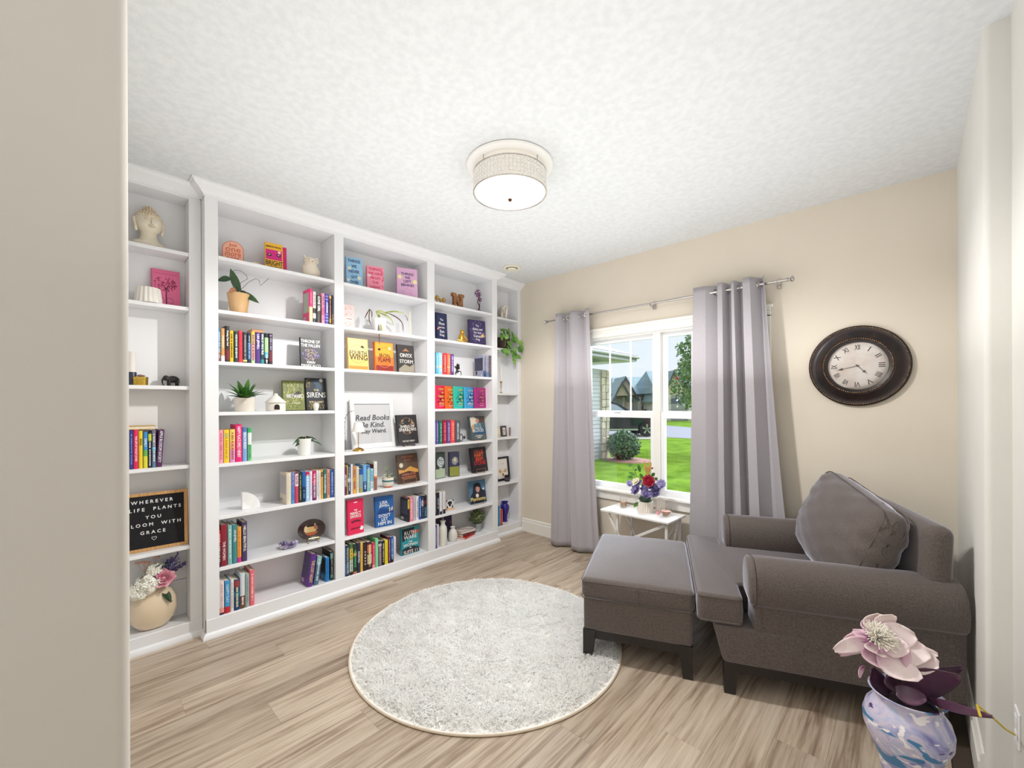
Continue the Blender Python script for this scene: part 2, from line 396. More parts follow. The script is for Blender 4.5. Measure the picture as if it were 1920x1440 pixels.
# ------------------------------------------------------------ bookcases
ZT = [2.326, 1.996, 1.678, 1.366, 1.048, .726, .410]
def bookcase(label, xf, y0, y1, bays, stiles, shelves, base_z, zcut=2.66):
    t = thing('built_in_bookcase', label, 'bookcase', (xf, y0, 0)); L = y1 - y0
    def Y(v): return v - y0
    back = XB - xf + .012
    g = G(); g.box(back - .01, 0, .02, back, L, 2.69); g.build('back_panel', WHITE, t)
    for (a, b) in stiles:     # face frame stile + the partition behind it
        g = G(); g.box(-.02, Y(a), 0, 0, Y(b), 2.70, bev=.0015); g.build('stile', WHITE, t)
        g = G(); m_ = (Y(a) + Y(b)) / 2; hw = (b - a) / 2 - .001; g.box(back, m_ - hw, .02, -.02, m_ + hw, 2.69); g.build('partition', WHITE, t)
    for bi, (a, b) in enumerate(bays):
        g = G(); g.box(-.02, Y(a), zcut, 0, Y(b), 2.70); g.build('top_rail', WHITE, t)
        g = G(); g.box(back, Y(a), zcut, -.02, Y(b), zcut + .02); g.build('top_panel', WHITE, t)
        g = G(); g.box(back, Y(a), base_z - .02, -.02, Y(b), base_z); g.box(-.022, Y(a), base_z - .01, 0, Y(b), base_z); g.build('bottom_panel', WHITE, t)
        for z in shelves[bi]:
            g = G(); g.box(back, Y(a) + .0005, z - .022, -.003, Y(b) - .0005, z, bev=.0015); g.build('shelf', WHITE, t)
    g = G(); g.box(-.02, 0, 0, .004, L, base_z - .003, bev=.002); g.build('baseboard', WHITE, t)
    return t, Y, L
def sweep(prof, path):   # prof: (offset outwards, z); path: list of (x,y, nx,ny) mitred
    g = G(); n = len(prof)
    vs = [(x + nx * o, y + ny * o, z) for (x, y, nx, ny) in path for (o, z) in prof]
    fs = []
    for j in range(len(path) - 1):
        for i in range(n): fs.append((j * n + i, j * n + (i + 1) % n, (j + 1) * n + (i + 1) % n, (j + 1) * n + i))
    fs += [tuple(range(n))[::-1], tuple((len(path) - 1) * n + i for i in range(n))]
    return g.add(vs, fs)
CROWN = [(0, 2.672), (.008, 2.672), (.010, 2.682), (.016, 2.686), (.024, 2.694), (.040, 2.706), (.056, 2.716), (.062, 2.722), (.064, 2.728), (.072, 2.731), (.072, 2.7395), (0, 2.7395)]
SHOE = [(0, 0), (.018, 0), (.018, .012), (.013, .026), (.006, .034), (0, .036)]
cy0, cy1 = -2.920, -.462
bays = [(-2.852, -2.136), (-2.066, -1.317), (-1.240, -.532)]
ctr, Yc, Lc = bookcase('wide white built-in bookcase with three bays, filling the middle of the left wall', 0, cy0, cy1, bays,
    [(cy0, -2.852), (-2.136, -2.066), (-1.317, -1.240), (-.532, cy1)], [ZT, [z for z in ZT if z != 1.366], ZT], .117)
dp = -.094
sweep(CROWN, [(dp - .05, 0, 0, -1), (0, 0, 1, -1), (0, Lc, 1, 1), (dp - .05, Lc, 0, 1)]).build('crown_moulding', WHITE, ctr)
sweep(SHOE, [(dp, 0, 0, -1), (.004, 0, 1, -1), (.004, Lc, 1, 1), (dp, Lc, 0, 1)]).build('shoe_moulding', WHITE, ctr)
SZ = [2.332, 2.003, 1.524, 1.048, .560]
lft, Yl, Ll = bookcase('narrow white built-in bookcase partly hidden behind the near left wall', dp, YF + .001, cy0 - .0005, [(-3.37, -2.981)],
    [(YF + .001, -3.37), (-2.981, cy0 - .0005)], [SZ], .100)
rgt, Yr, Lr = bookcase('narrow white built-in bookcase in the corner beside the window wall', dp, cy1 + .0005, -.001, [(-.372, -.049)],
    [(cy1 + .0005, -.372), (-.049, -.001)], [SZ], .108)
for t, L in ((lft, Ll), (rgt, Lr)):
    a, b = (0, L - .001) if t is lft else (.001, L)
    sweep(CROWN, [(0, a, 1, 0), (0, b, 1, 0)]).build('crown_moulding', WHITE, t)
    a, b = (0, L - .001) if t is lft else (.001, L)
    sweep(SHOE, [(.004, a, 1, 0), (.004, b, 1, 0)]).build('shoe_moulding', WHITE, t)

# ------------------------------------------------------------ armchair and ottoman (local: x to the back, y to the far arm)
CH = Matrix.Translation((2.40, -1.31, 0)) @ Matrix.Rotation(R(24), 4, 'Z')
chair = thing('armchair', 'wide brown-grey upholstered armchair with rolled arms and espresso legs in the corner', 'armchair', mat=CH)
def rr_poly(pts, rad, n=5):      # rounded polygon (ccw)
    out = []
    for i, p in enumerate(pts):
        a, b, c_ = Vector(pts[i - 1]), Vector(p[:2]), Vector(pts[(i + 1) % len(pts)][:2]); a = Vector(a[:2])
        d1, d2 = (a - b), (c_ - b); r_ = min(rad, d1.length * .45, d2.length * .45); A, B = b + d1.normalized() * r_, b + d2.normalized() * r_
        for t in range(n + 1):
            u = t / n; out.append(tuple(A * (1 - u) ** 2 + b * 2 * u * (1 - u) + B * u * u))
    return out
def puffy(g, poly, z0, z1, r, crown=.0, steps=5):
    "cushion with a given plan outline, rounded top and bottom edges"
    n = len(poly); P_ = [Vector(p) for p in poly]; nr = []
    for i in range(n):
        t = (P_[(i + 1) % n] - P_[i - 1]).normalized(); nr.append(Vector((t.y, -t.x)))
    rings = []
    for k in range(steps + 1):
        a = PI / 2 * k / steps; rings.append((r * (1 - math.sin(a)), z0 + r * (1 - math.cos(a))))
    rings = [(r * (1 - math.sin(PI / 2 * k / steps)), z0 + r * (1 - math.cos(PI / 2 * k / steps))) for k in range(steps + 1)]
    up = [(o, z0 + z1 - z) for o, z in rings[::-1]]
    allr = rings + [(-.004, (z0 + z1) / 2)] + up
    vs = [(p.x - q.x * o, p.y - q.y * o, z) for (o, z) in allr for p, q in zip(P_, nr)]; fs = []
    for j in range(len(allr) - 1):
        for i in range(n): k = (i + 1) % n; fs.append((j * n + i, j * n + k, (j + 1) * n + k, (j + 1) * n + i))
    fs += [tuple(range(n))[::-1], tuple((len(allr) - 1) * n + i for i in range(n))]
    g.add(vs, fs)
W_ = .985
g = G(); soft_box(g, .43, W_ / 2 - .006, .09, .018, (.445, W_ / 2, .242), 8)
for i, v in enumerate(g.v):      # front rakes outwards towards the seat
    if v[0] < .2: g.v[i] = (v[0] - .05 * max(0, (v[2] - .15) / .18) * (1 - v[0] / .2), v[1], v[2])
g.build('seat_base', CHAIRF, chair, smooth=True)
def arm(far):
    pr = [(.012, .156), (.010, .30), (.010, .440), (.002, .449), (-.012, .462), (-.020, .50), (-.019, .55), (-.008, .60), (.018, .636), (.055, .655), (.095, .658), (.135, .648), (.170, .62), (.186, .58), (.188, .53), (.180, .49), (.172, .46), (.170, .30), (.170, .156)]
    if far: pr = [(W_ - a, b) for a, b in pr]
    n = len(pr); us = [.146, .150, .158, .18, .3, .45, .6, .75, .88, .912, .922]; sc = [.90, .965, .993, 1, 1, 1, 1, 1, 1, .99, .95]
    cy = sum(p[0] for p in pr) / n; g = G(); vs = []; fs = []
    for u, s_ in zip(us, sc):
        for (a, b) in pr:
            lowf = b < .44
            s2 = s_ if not lowf else (s_ + 1) / 2
            vs.append((u + (.0 if lowf else 0), cy + (a - cy) * s2, (.50 + (b - .50) * s_) if not lowf else b))
    for j in range(len(us) - 1):
        for i in range(n - 1): fs.append((j * n + i, j * n + i + 1, (j + 1) * n + i + 1, (j + 1) * n + i))
    fs += [tuple(range(n)), tuple((len(us) - 1) * n + i for i in range(n))]
    for j in range(len(us) - 1): fs.append((j * n, (j + 1) * n, (j + 1) * n + n - 1, j * n + n - 1))
    a_ = g.add(vs, fs).build('armrest', CHAIRF, chair, smooth=True, angle=50)
    # padded front of the roll, slightly proud, with piping
    fr = [p for p in pr if p[1] >= .449]; m = len(fr); cz = sum(p[1] for p in fr) / m; cyy = sum(p[0] for p in fr) / m
    g = G(); vs = []; fs = []
    for (u, s_) in ((.146, .985), (.134, .97), (.127, .90), (.122, .70), (.120, .35)):
        for (a, b) in fr: vs.append((u, cyy + (a - cyy) * s_, cz + (b - cz) * s_))
    for j in range(4):
        for i in range(m): k = (i + 1) % m; fs.append((j * m + i, j * m + k, (j + 1) * m + k, (j + 1) * m + i))
    fs.append(tuple(4 * m + i for i in range(m)))
    g.add(vs, fs).build('arm_front_pad', CHAIRF, a_, smooth=True, angle=60)
    g = G(); g.tube([(.148, cyy + (a - cyy) * 1.0, cz + (b - cz) * 1.0) for a, b in fr], .0038, 6); g.build('piping', PIPE, a_, smooth=True)
    if not far:
        g = G(); g.tube([(.172, .008, .158), (.172, .008, .30), (.172, .008, .445)], .0022, 5); g.build('seam', PIPE, a_, smooth=True)
    return a_
arm(False); arm(True)
# back frame
g = G(); soft_box(g, .055, W_ / 2 - .035, .375, .045, (0, 0, 0), 8)
sh = Matrix.Translation((.845, W_ / 2, .50))
g.xf(sh)
for i, v in enumerate(g.v): g.v[i] = (v[0] + .035 * (v[2] - .5), v[1], v[2] + (.0 if v[2] < .8 else .012 * (1 - ((v[1] - W_ / 2) / .45) ** 2)))
g.build('back_frame', CHAIRF, chair, smooth=True)
# T-shaped seat cushion
Tp = [(-.10, .0), (.098, .0), (.102, .188), (.76, .195), (.76, W_ - .195), (.102, W_ - .188), (.098, W_ - .0), (-.10, W_ - .0)]
tp = rr_poly(Tp, .028)
g = G(); puffy(g, tp, .338, .478, .016, .006)
sc_ = g.build('seat_cushion', CHAIRF, chair, smooth=True)
for z in (.352, .466):
    n = len(tp); g = G(); g.tube([(p[0] + (0), p[1], z) for p in [((q[0] - .33) * 1.003 + .33, (q[1] - W_ / 2) * 1.003 + W_ / 2) for q in tp]], .0034, 5, closed=True); g.build('piping', PIPE, sc_, smooth=True)
# loose back cushion
g = G(); RM = Matrix.Translation((.655, .475, .725)) @ Matrix.Rotation(R(7), 4, 'X') @ Matrix.Rotation(R(20), 4, 'Y')
soft_box(g, .062, .385, .245, .06, (0, 0, 0), 16, wr=0)
for i, v in enumerate(g.v):
    x, y, z = v; u, t = y / .385, z / .245; b_ = max(0, (1 - u * u)) ** .75 * max(0, (1 - t * t)) ** .75
    x += (.095 * b_) * (1 if x > 0 else -1)
    cr_ = abs(u) ** 3 * abs(t) ** 3
    # soft creases running in from the corners and across the middle
    q = Vector((0, y * 6, z * 6)); wv = math.sin(11 * (u * .9 - t * 1.3) + 3 * noise.noise(q)) * .5 + math.sin(17 * (u * .7 + t * .8) + 2 * noise.noise(q * 1.7)) * .35
    x += (-1 if x < 0 else 1) * (.009 * wv * (.25 + abs(u) ** 1.5 + .5 * abs(t))) - .0
    y *= 1 - .06 * (1 - u * u) * 0 - .05 * (t * t); z *= 1 - .04 * (u * u)
    g.v[i] = tuple(RM @ Vector((x, y, z)))
bc = g.build('back_cushion', CHAIRF, chair, smooth=True, angle=80)
for s_ in (-1, 1):
    lp = [tuple(RM @ Vector((s_ * .050, .385 * a * (1 - .05 * b * b), .245 * b * (1 - .04 * a * a)))) for a, b in rr_poly([(-.985, -.985), (.985, -.985), (.985, .985), (-.985, .985)], .22, 6)]
    g = G(); g.tube(lp, .0035, 5, closed=True); g.build('piping', PIPE, bc, smooth=True)
g = G(); g.box(.03, .03, .105, .055, W_ - .03, .158); g.box(.03, .03, .105, .86, .055, .158); g.box(.03, W_ - .055, .105, .86, W_ - .03, .158); g.box(.84, .03, .105, .86, W_ - .03, .158)
g.build('base_rail', DARKW, chair)
def leg_m(x, y, h, dx, dy, a=.034, b=.024):
    g = G(); vs = []
    for (z, r_) in ((0.0, b), (h, a)):
        o = (0 if z == 0 else 0)
        cx, cy = x + dx * (a - r_), y + dy * (a - r_)
        vs += [(cx - r_, cy - r_, z), (cx + r_, cy - r_, z), (cx + r_, cy + r_, z), (cx - r_, cy + r_, z)]
    g.add(vs, [(0, 3, 2, 1), (4, 5, 6, 7), (0, 1, 5, 4), (1, 2, 6, 5), (2, 3, 7, 6), (3, 0, 4, 7)]); return g
for (x, y, dx, dy) in ((.052, .048, 1, 1), (.052, W_ - .048, 1, -1), (.83, .048, -1, 1), (.83, W_ - .048, -1, -1)):
    leg_m(x, y, .158, -dx, -dy).build('leg', DARKW, chair)
# ottoman
OT = CH @ Matrix.Translation((-.680, .058, 0))
ott = thing('ottoman', 'square brown-grey upholstered ottoman standing half on the round white rug', 'ottoman', mat=OT)
OL, OW = .563, .85
g = G(); soft_box(g, OL / 2 - .004, OW / 2 - .004, .092, .016, (OL / 2, OW / 2, .256), 8); g.build('ottoman_base', CHAIRF, ott, smooth=True)
g = G(); soft_box(g, OL / 2 + .006, OW / 2 + .004, .055, .026, (OL / 2, OW / 2, .395), 12, top=.022, side=.006, wr=.0022)
oc = g.build('ottoman_cushion', CHAIRF, ott, smooth=True)
for z in (.345, .446):
    g = G(); q = rr_poly([(-.008, -.004), (OL + .008, -.004), (OL + .008, OW + .004), (-.008, OW + .004)], .03)
    g.tube([(a, b, z - (.012 if z > .4 else 0)) for a, b in q], .003, 5, closed=True); g.build('piping', PIPE, oc, smooth=True)
g = G(); g.tube([(OL * .52, -.0115, .355), (OL * .52, -.0125, .395), (OL * .52, -.0115, .430)], .0018, 5); g.build('seam', PIPE, oc)
g = G(); g.box(.03, .02, .115, OL - .03, .042, .168); g.box(.03, OW - .042, .115, OL - .03, OW - .02, .168); g.box(.02, .03, .115, .042, OW - .03, .168); g.box(OL - .042, .03, .115, OL - .02, OW - .03, .168)
g.build('base_rail', DARKW, ott)
for (x, y, dx, dy) in ((.036, .036, 1, 1), (OL - .036, .036, -1, 1), (.036, OW - .036, 1, -1), (OL - .036, OW - .036, -1, -1)):
    leg_m(x, y, .168, -dx, -dy).build('leg', DARKW, ott)

# ------------------------------------------------------------ round shag rug
RC = (1.195, -1.725); RR = .79
rug = thing('round_rug', 'round white shaggy rug on the plank floor', 'rug', (RC[0], RC[1], 0))
g = G(); g.lathe([(RR, .0005), (RR, .008), (RR - .004, .010), (.01, .010)], 96); g.build('backing', M('rug_backing', (250, 248, 244), .9, 0, .1), rug, smooth=True)
g = G(); g.tube([(RR * math.cos(2 * PI * i / 96), RR * math.sin(2 * PI * i / 96), .006) for i in range(96)], .0055, 6, closed=True); g.build('edge_binding', M('rug_binding', (214, 198, 178), .9), rug, smooth=True)
N = 56000
rad = (RR - .012) * np.sqrt(rng.random(N)); th = rng.random(N) * 2 * PI
bx, by = rad * np.cos(th), rad * np.sin(th)
def fld(x, y, s, a):
    return np.sin(x * s + a + 1.7 * np.sin(y * s * .63 + a)) + np.cos(y * s * 1.1 - a + 1.3 * np.sin(x * s * .71))
ang = .8 * fld(bx, by, 9, .3) + 1.2 * fld(bx, by, 29, 1.1) + rng.normal(0, 1.3, N)
clump = .5 + .25 * fld(bx, by, 40, 2.) + .0
ln = .029 + .008 * fld(bx, by, 9, .9) * .5 + rng.normal(0, .003, N)
edge = np.clip((RR - rad) / .05, .25, 1)
ln *= edge
lean = np.clip(1.0 + .2 * fld(bx, by, 31, 4.) + rng.normal(0, .12, N), .4, 1.4)
dx, dy = np.cos(ang) * np.sin(lean), np.sin(ang) * np.sin(lean)
wd = .0031; _a = ang + rng.normal(0, .45, N); px_, py_ = -np.sin(_a), np.cos(_a)
L0 = np.stack([bx, by, np.full(N, .009)], 1); side = np.stack([px_, py_, np.zeros(N)], 1) * wd
mid = L0 + np.stack([dx * ln * .35, dy * ln * .35, ln * .62], 1); tip = L0 + np.stack([dx * ln * 1.0, dy * ln * 1.0, np.maximum(ln * (np.cos(lean) * .55 + .45), .008)], 1)
cs = .030; ix, iy = np.round(bx / cs), np.round(by / cs); _tb = rng.random((3, 80, 80)); _i, _j = (ix + 40).astype(int), (iy + 40).astype(int); cxx = (ix + _tb[0, _i, _j] - .5) * cs; cyy = (iy + _tb[1, _i, _j] - .5) * cs
tip[:, 0] += (cxx - bx) * .55; tip[:, 1] += (cyy - by) * .55; tip[:, 2] += .008 * (_tb[2, _i, _j] - .5)
rt = np.hypot(tip[:, 0], tip[:, 1]); over = np.clip((RR + .022) / np.maximum(rt, 1e-6), 0, 1); tip[:, :2] *= over[:, None]
V = np.stack([L0 - side, L0 + side, mid - side * .9, mid + side * .9, tip], 1).reshape(-1, 3)
idx = np.arange(N)[:, None] * 5
tri = np.concatenate([idx + np.array([0, 1, 3]), idx + np.array([0, 3, 2]), idx + np.array([2, 3, 4])], 1).reshape(-1)
me = D.meshes.new('pile'); me.vertices.add(len(V)); me.vertices.foreach_set('co', V.ravel().astype(np.float32))
me.loops.add(len(tri)); me.loops.foreach_set('vertex_index', tri.astype(np.int32)); nf = len(tri) // 3
me.polygons.add(nf); me.polygons.foreach_set('loop_start', np.arange(nf, dtype=np.int32) * 3); me.polygons.foreach_set('loop_total', np.full(nf, 3, dtype=np.int32))
me.update(); me.materials.append(M('shag_pile', (254, 253, 251), .9, 0, .05))
_n, _l, _b = nodes(MATS['shag_pile']); _t = _n.new('ShaderNodeBsdfTranslucent'); _t.inputs[0].default_value = (.985, .98, .965, 1); _m = _n.new('ShaderNodeMixShader'); _m.inputs[0].default_value = .5
_l.new(_b.outputs[0], _m.inputs[1]); _l.new(_t.outputs[0], _m.inputs[2]); _l.new(_m.outputs[0], _n['Material Output'].inputs[0])
po = link('pile', me, rug); po['kind'] = 'stuff'

# ------------------------------------------------------------ curtains, rod
RZ = 2.252; RY = -.092
rod = thing('curtain_rod', 'slim brushed nickel curtain rod above the window', 'curtain rod', (1.41, RY, RZ))
g = G(); g.tube([(-1.045, 0, 0), (.25, 0, 0)], .0085, 12); g.tube([(.2, 0, 0), (1.05, 0, 0)], .0105, 12); g.build('rod', CHROME, rod, smooth=True)
for s_ in (-1, 1):
    g = G(); g.lathe([(.009, 0), (.014, .003), (.014, .010), (.008, .014), (.008, .022), (.017, .027), (.020, .034), (.017, .042), (.006, .046)], 16, (0, 0, 0), 'x')
    if s_ < 0: g.v = [(-v[0], v[1], v[2]) for v in g.v]
    g.v = [(v[0] + s_ * 1.043, v[1], v[2]) for v in g.v]; g.build('finial', CHROME, rod, smooth=True)
for x in (-.90, .06, .985):
    g = G(); g.box(x - .012, .07, -.035, x + .012, .0915, .03, bev=.002); g.tube([(x, .08, -.012), (x, .03, -.018), (x, .004, -.014)], .005, 8); g.tube([(x, .012, -.004), (x, .004, -.0125), (x, -.010, -.011), (x, -.013, .002)], .003, 6)
    g.build('bracket', CHROME, rod, smooth=True)
def curtain(label, zt, zb, fn, rings, nu=170, nv=46):
    t = thing('curtain', label, 'curtain', (0, 0, 0), group=None)
    t.location = (fn(.5, 1)[0], RY, 0); ox, oy = t.location[0], t.location[1]
    g = G()
    def P2(s, v):
        x, y = fn(s, v); z = zb + (zt - zb) * v
        return (x - ox, y - oy, z)
    g.grid(P2, nu, nv)
    p = g.build('panel', CURT, t, smooth=True, angle=180)
    md = p.modifiers.new('thickness', 'SOLIDIFY'); md.thickness = .0025; md.offset = 0
    for (x, a) in rings:
        g = G(); n = 20; g.tube([(0, .021 * math.cos(2 * PI * i / n), .021 * math.sin(2 * PI * i / n)) for i in range(n)], .0042, 6, closed=True)
        m = Matrix.Translation((x - ox, RY - oy, RZ)) @ Matrix.Rotation(a, 4, 'Z'); g.xf(m); g.build('grommet', CHROME, t, smooth=True)
    return t
def wave(keys, s):     # smooth interpolation through (s, value)
    for (a, va), (b, vb) in zip(keys, keys[1:]):
        if s <= b:
            u = (s - a) / (b - a); u = u * u * (3 - 2 * u); return va + (vb - va) * u
    return keys[-1][1]
def lerp(a, b, t): return a + (b - a) * t
# each fold: (s, x_top, y_top, x_bottom, y_bottom)
def folded(K):
    def f(s, v):
        v = max(0, min(1, v)); vv = v ** .75
        kx = [(k[0], lerp(k[3], k[1], vv)) for k in K]; ky = [(k[0], lerp(k[4], k[2], v)) for k in K]
        x = wave(kx, s) + .0035 * math.sin(40 * s + 5 * v) * (1 - v) + .002 * math.sin(90 * s) * (1 - v)
        y = wave(ky, s) + .005 * math.sin(23 * s + 3 * v) * (1 - v * .7)
        return x, y
    return f
KL = [(0, .462, -.060, .43, -.080), (.10, .50, -.135, .47, -.19), (.22, .535, -.135, .55, -.20), (.34, .575, -.050, .635, -.12), (.42, .60, -.050, .66, -.10),
      (.54, .665, -.130, .72, -.19), (.66, .70, -.140, .80, -.195), (.78, .775, -.055, .885, -.12), (.86, .80, -.055, .915, -.12), (.93, .845, -.125, .975, -.165), (1, .885, -.128, 1.02, -.16)]
curtain('grey curtain left of the window, hanging almost to the floor', 2.305, .018, folded(KL), [(.558, R(60)), (.625, R(-55)), (.74, R(60)), (.835, R(-60))])
KR = [(0, 1.842, -.128, 1.80, -.16), (.10, 1.93, -.120, 1.93, -.13), (.20, 2.00, -.065, 2.015, -.10), (.26, 2.012, -.075, 2.03, -.12), (.32, 2.025, -.145, 2.06, -.205), (.38, 2.055, -.140, 2.10, -.20), (.44, 2.075, -.050, 2.12, -.10), (.50, 2.095, -.050, 2.15, -.10),
      (.555, 2.115, -.135, 2.185, -.20), (.60, 2.132, -.135, 2.22, -.20), (.66, 2.155, -.050, 2.235, -.10), (.72, 2.18, -.050, 2.25, -.10), (.79, 2.195, -.150, 2.275, -.21), (.86, 2.24, -.150, 2.35, -.21), (.93, 2.29, -.060, 2.41, -.11), (.96, 2.30, -.060, 2.45, -.11), (1, 2.325, -.135, 2.53, -.165)]
curtain('grey curtain right of the window, falling behind the armchair', 2.305, .018, folded(KR), [(1.885, R(8)), (1.995, R(55)), (2.068, R(-60)), (2.145, R(65)), (2.265, R(55)), (2.305, R(-60))], nu=240)

# ------------------------------------------------------------ ceiling lamp
LC = (1.453, -1.783)
CRY = M('crystal_tile', (248, 246, 242), .12, Transmission_Weight=.55, IOR=1.45, Emission_Strength=.04); CRY.node_tree.nodes['Principled BSDF'].inputs['Emission Color'].default_value = (1, .95, .88, 1)
lampo = thing('ceiling_lamp', 'round flush ceiling lamp with a drum of glass tiles, lit', 'lamp', (LC[0], LC[1], H - .0005))
g = G(); g.lathe([(.235, 0), (.240, -.006), (.236, -.014), (.218, -.020), (.19, -.024), (.05, -.026)], 64); g.build('ceiling_plate', M('lamp_plate', (240, 238, 234), .4), lampo, smooth=True)
g = G(); n = 64; g.tube([(.203 * math.cos(2 * PI * i / n), .203 * math.sin(2 * PI * i / n), -.052) for i in range(n)], .0028, 6, closed=True); g.tube([(.203 * math.cos(2 * PI * i / n), .203 * math.sin(2 * PI * i / n), -.158) for i in range(n)], .0028, 6, closed=True)
for a in range(4): g.tube([(.20 * math.cos(a * PI / 2), .20 * math.sin(a * PI / 2), -.052), (.20 * math.cos(a * PI / 2), .20 * math.sin(a * PI / 2), -.02)], .003, 6)
g.build('frame', CHROME, lampo, smooth=True)
tile = G(); tile.box(-.0085, -.005, -.0088, .0085, .005, .0088, bev=.003); t0 = tile.build('glass_tile', CRY, lampo); tm = t0.data; D.objects.remove(t0)
for i in range(64):
    for j in range(5):
        if i * 5 + j >= 300 and False: break
        a = 2 * PI * i / 64; o = link('glass_tile', tm, lampo); o.location = (.200 * math.cos(a), .200 * math.sin(a), -.063 - j * .0206); o.rotation_euler = (0, 0, a + PI / 2)
        if i * 5 + j >= 300: D.objects.remove(o)
rest = G()
for q in range(300, 320):
    i, j = divmod(q, 5); a = 2 * PI * i / 64
    b = G(); b.box(-.0085, -.005, -.0088, .0085, .005, .0088, bev=.003); b.xf(Matrix.Translation((.200 * math.cos(a), .200 * math.sin(a), -.063 - j * .0206)) @ Matrix.Rotation(a + PI / 2, 4, 'Z')); rest.add(b.v, b.f)
o = rest.build('glass_tiles', CRY, lampo); o['kind'] = 'stuff'
DIFF = M('lamp_diffuser', (250, 246, 238), .3, Emission_Strength=.42); DIFF.node_tree.nodes['Principled BSDF'].inputs['Emission Color'].default_value = (1, .94, .85, 1)
g = G(); g.lathe([(.194, -.150), (.192, -.160), (.17, -.170), (.13, -.179), (.08, -.185), (.02, -.188)], 64); g.build('diffuser', DIFF, lampo, smooth=True)
g = G(); g.lathe([(.186, -.030), (.186, -.148)], 48, close=False); g.build('inner_shade', M('lamp_inner', (226, 222, 214), .5, Emission_Strength=.22), lampo, smooth=True)
MATS['lamp_inner'].node_tree.nodes['Principled BSDF'].inputs['Emission Color'].default_value = (1, .93, .84, 1)
g = G(); g.lathe([(.009, -.186), (.011, -.190), (.008, -.198), (.002, -.200)], 16); g.build('finial', M('bronze', (96, 62, 48), .4, 1.), lampo, smooth=True)
for s_ in (-1, 1):       # the two bulbs
    lamp('bulb', 'SPOT', (LC[0] + s_ * .07, LC[1] + s_ * .05, H - .215), 46, (1, .985, .96), shadow_soft_size=0, spot_size=R(168), spot_blend=.35)
# round ceiling vent over the bookcase
v_ = thing('ceiling_vent', 'round cream ceiling vent above the far end of the bookcase', 'vent', (.245, -.50, H - .0005))
vm = M('cream_plastic', (236, 230, 208), .4)
g = G(); g.lathe([(.085, 0), (.088, -.008), (.080, -.014), (.060, -.012), (.055, -.004)], 40, close=False); g.build('ring', vm, v_, smooth=True)
g = G(); g.lathe([(.002, -.020), (.040, -.020), (.046, -.016), (.046, -.012), (.01, -.010)], 32); g.build('disc', vm, v_, smooth=True)
g = G(); g.lathe([(.002, -.001), (.056, -.001), (.056, -.003), (.002, -.003)], 32); g.build('duct', M('duct_dark', (70, 64, 50), .8), v_)

# ------------------------------------------------------------ wall clock
BR = noise_mat('aged_bronze', (26, 21, 22), (46, 33, 30), 14, .38, spec=.4)
BR2 = noise_mat('rubbed_bead', (86, 62, 44), (150, 118, 80), 40, .35, metal=.4)
ck = thing('wall_clock', 'round dark bronze wall clock with roman numerals on the window wall', 'clock', (2.823, 0, 1.643), mat=Matrix.Translation((2.823, -.002, 1.643)) @ Matrix.Rotation(R(90), 4, 'X'))
# local z = out of the wall
g = G(); g.lathe([(.252, 0), (.256, .010), (.255, .022), (.248, .027), (.238, .026), (.232, .024), (.215, .030), (.195, .042), (.182, .050), (.176, .047), (.170, .040), (.160, .038), (.152, .034), (.150, .018)], 96, close=False); g.build('frame', BR, ck, smooth=True)
for nm, r0, zz, nb, br in (('outer_beading', .244, .028, 130, .0048), ('inner_beading', .172, .049, 96, .0050)):
    g = G()
    for i in range(nb):
        a = 2 * PI * i / nb; g.ball((r0 * math.cos(a), r0 * math.sin(a), zz), br, 6, 4)
    o = g.build(nm, BR2, ck, smooth=True); o['kind'] = 'stuff'
g = G(); g.lathe([(.001, .014), (.153, .014), (.153, .018), (.001, .018)], 64)
face = g.build('dial', noise_mat('aged_dial', (216, 200, 192), (230, 220, 214), 9, .6), ck)
NUM = ['XII', 'I', 'II', 'III', 'IIII', 'V', 'VI', 'VII', 'VIII', 'IX', 'X', 'XI']
INK = cm((52, 46, 46)); INK2 = cm((150, 138, 130))
for i, s_ in enumerate(NUM):
    a = -2 * PI * i / 12; up = (math.sin(-a), math.cos(-a), 0); right = (math.cos(a), math.sin(a), 0); up = (-math.sin(a), math.cos(a), 0)
    g = G(); put_text(g, s_, (up[0] * .118, up[1] * .118, .0186), right, up, .026, .031, bold=.0005); g.build('numeral', INK, face)
g = G(); put_text(g, 'EST. LONDON', (0, .052, .0186), (1, 0, 0), (0, 1, 0), .05, .006) if False else g.box(-.035, .046, .0182, .035, .0468, .0186)
g.box(-.022, .056, .0182, .022, .0568, .0186).box(-.02, .0365, .0182, .02, .0372, .0186).box(-.010, -.045, .0182, .010, -.0442, .0186); g.build('dial_print', INK2, face)
def hand(nm, deg, L, w_, spade):
    a = R(deg); m = Matrix.Rotation(-a, 4, 'Z'); g = G()
    pts = [(-w_, -.012), (w_, -.012), (w_ * .8, L * spade), (w_ * 5, L * (spade + .02)), (w_ * .6, L * (spade + .22)), (0, L), (-w_ * .6, L * (spade + .22)), (-w_ * 5, L * (spade + .02)), (-w_ * .8, L * spade)]
    g.prism(pts, .022, .0232); g.xf(m); g.build(nm, INK, ck)
hand('hour_hand', 138, .080, .0018, .55); hand('minute_hand', 257, .120, .0014, .62)
g = G(); g.lathe([(.006, .019), (.006, .025), (.002, .026)], 16); g.build('hub', INK, ck, smooth=True)
g = G(); g.lathe([(.151, .030), (.149, .031), (.12, .0335), (.06, .035), (.001, .0355)], 48, close=False); g.build('glass', gl, ck, smooth=True)

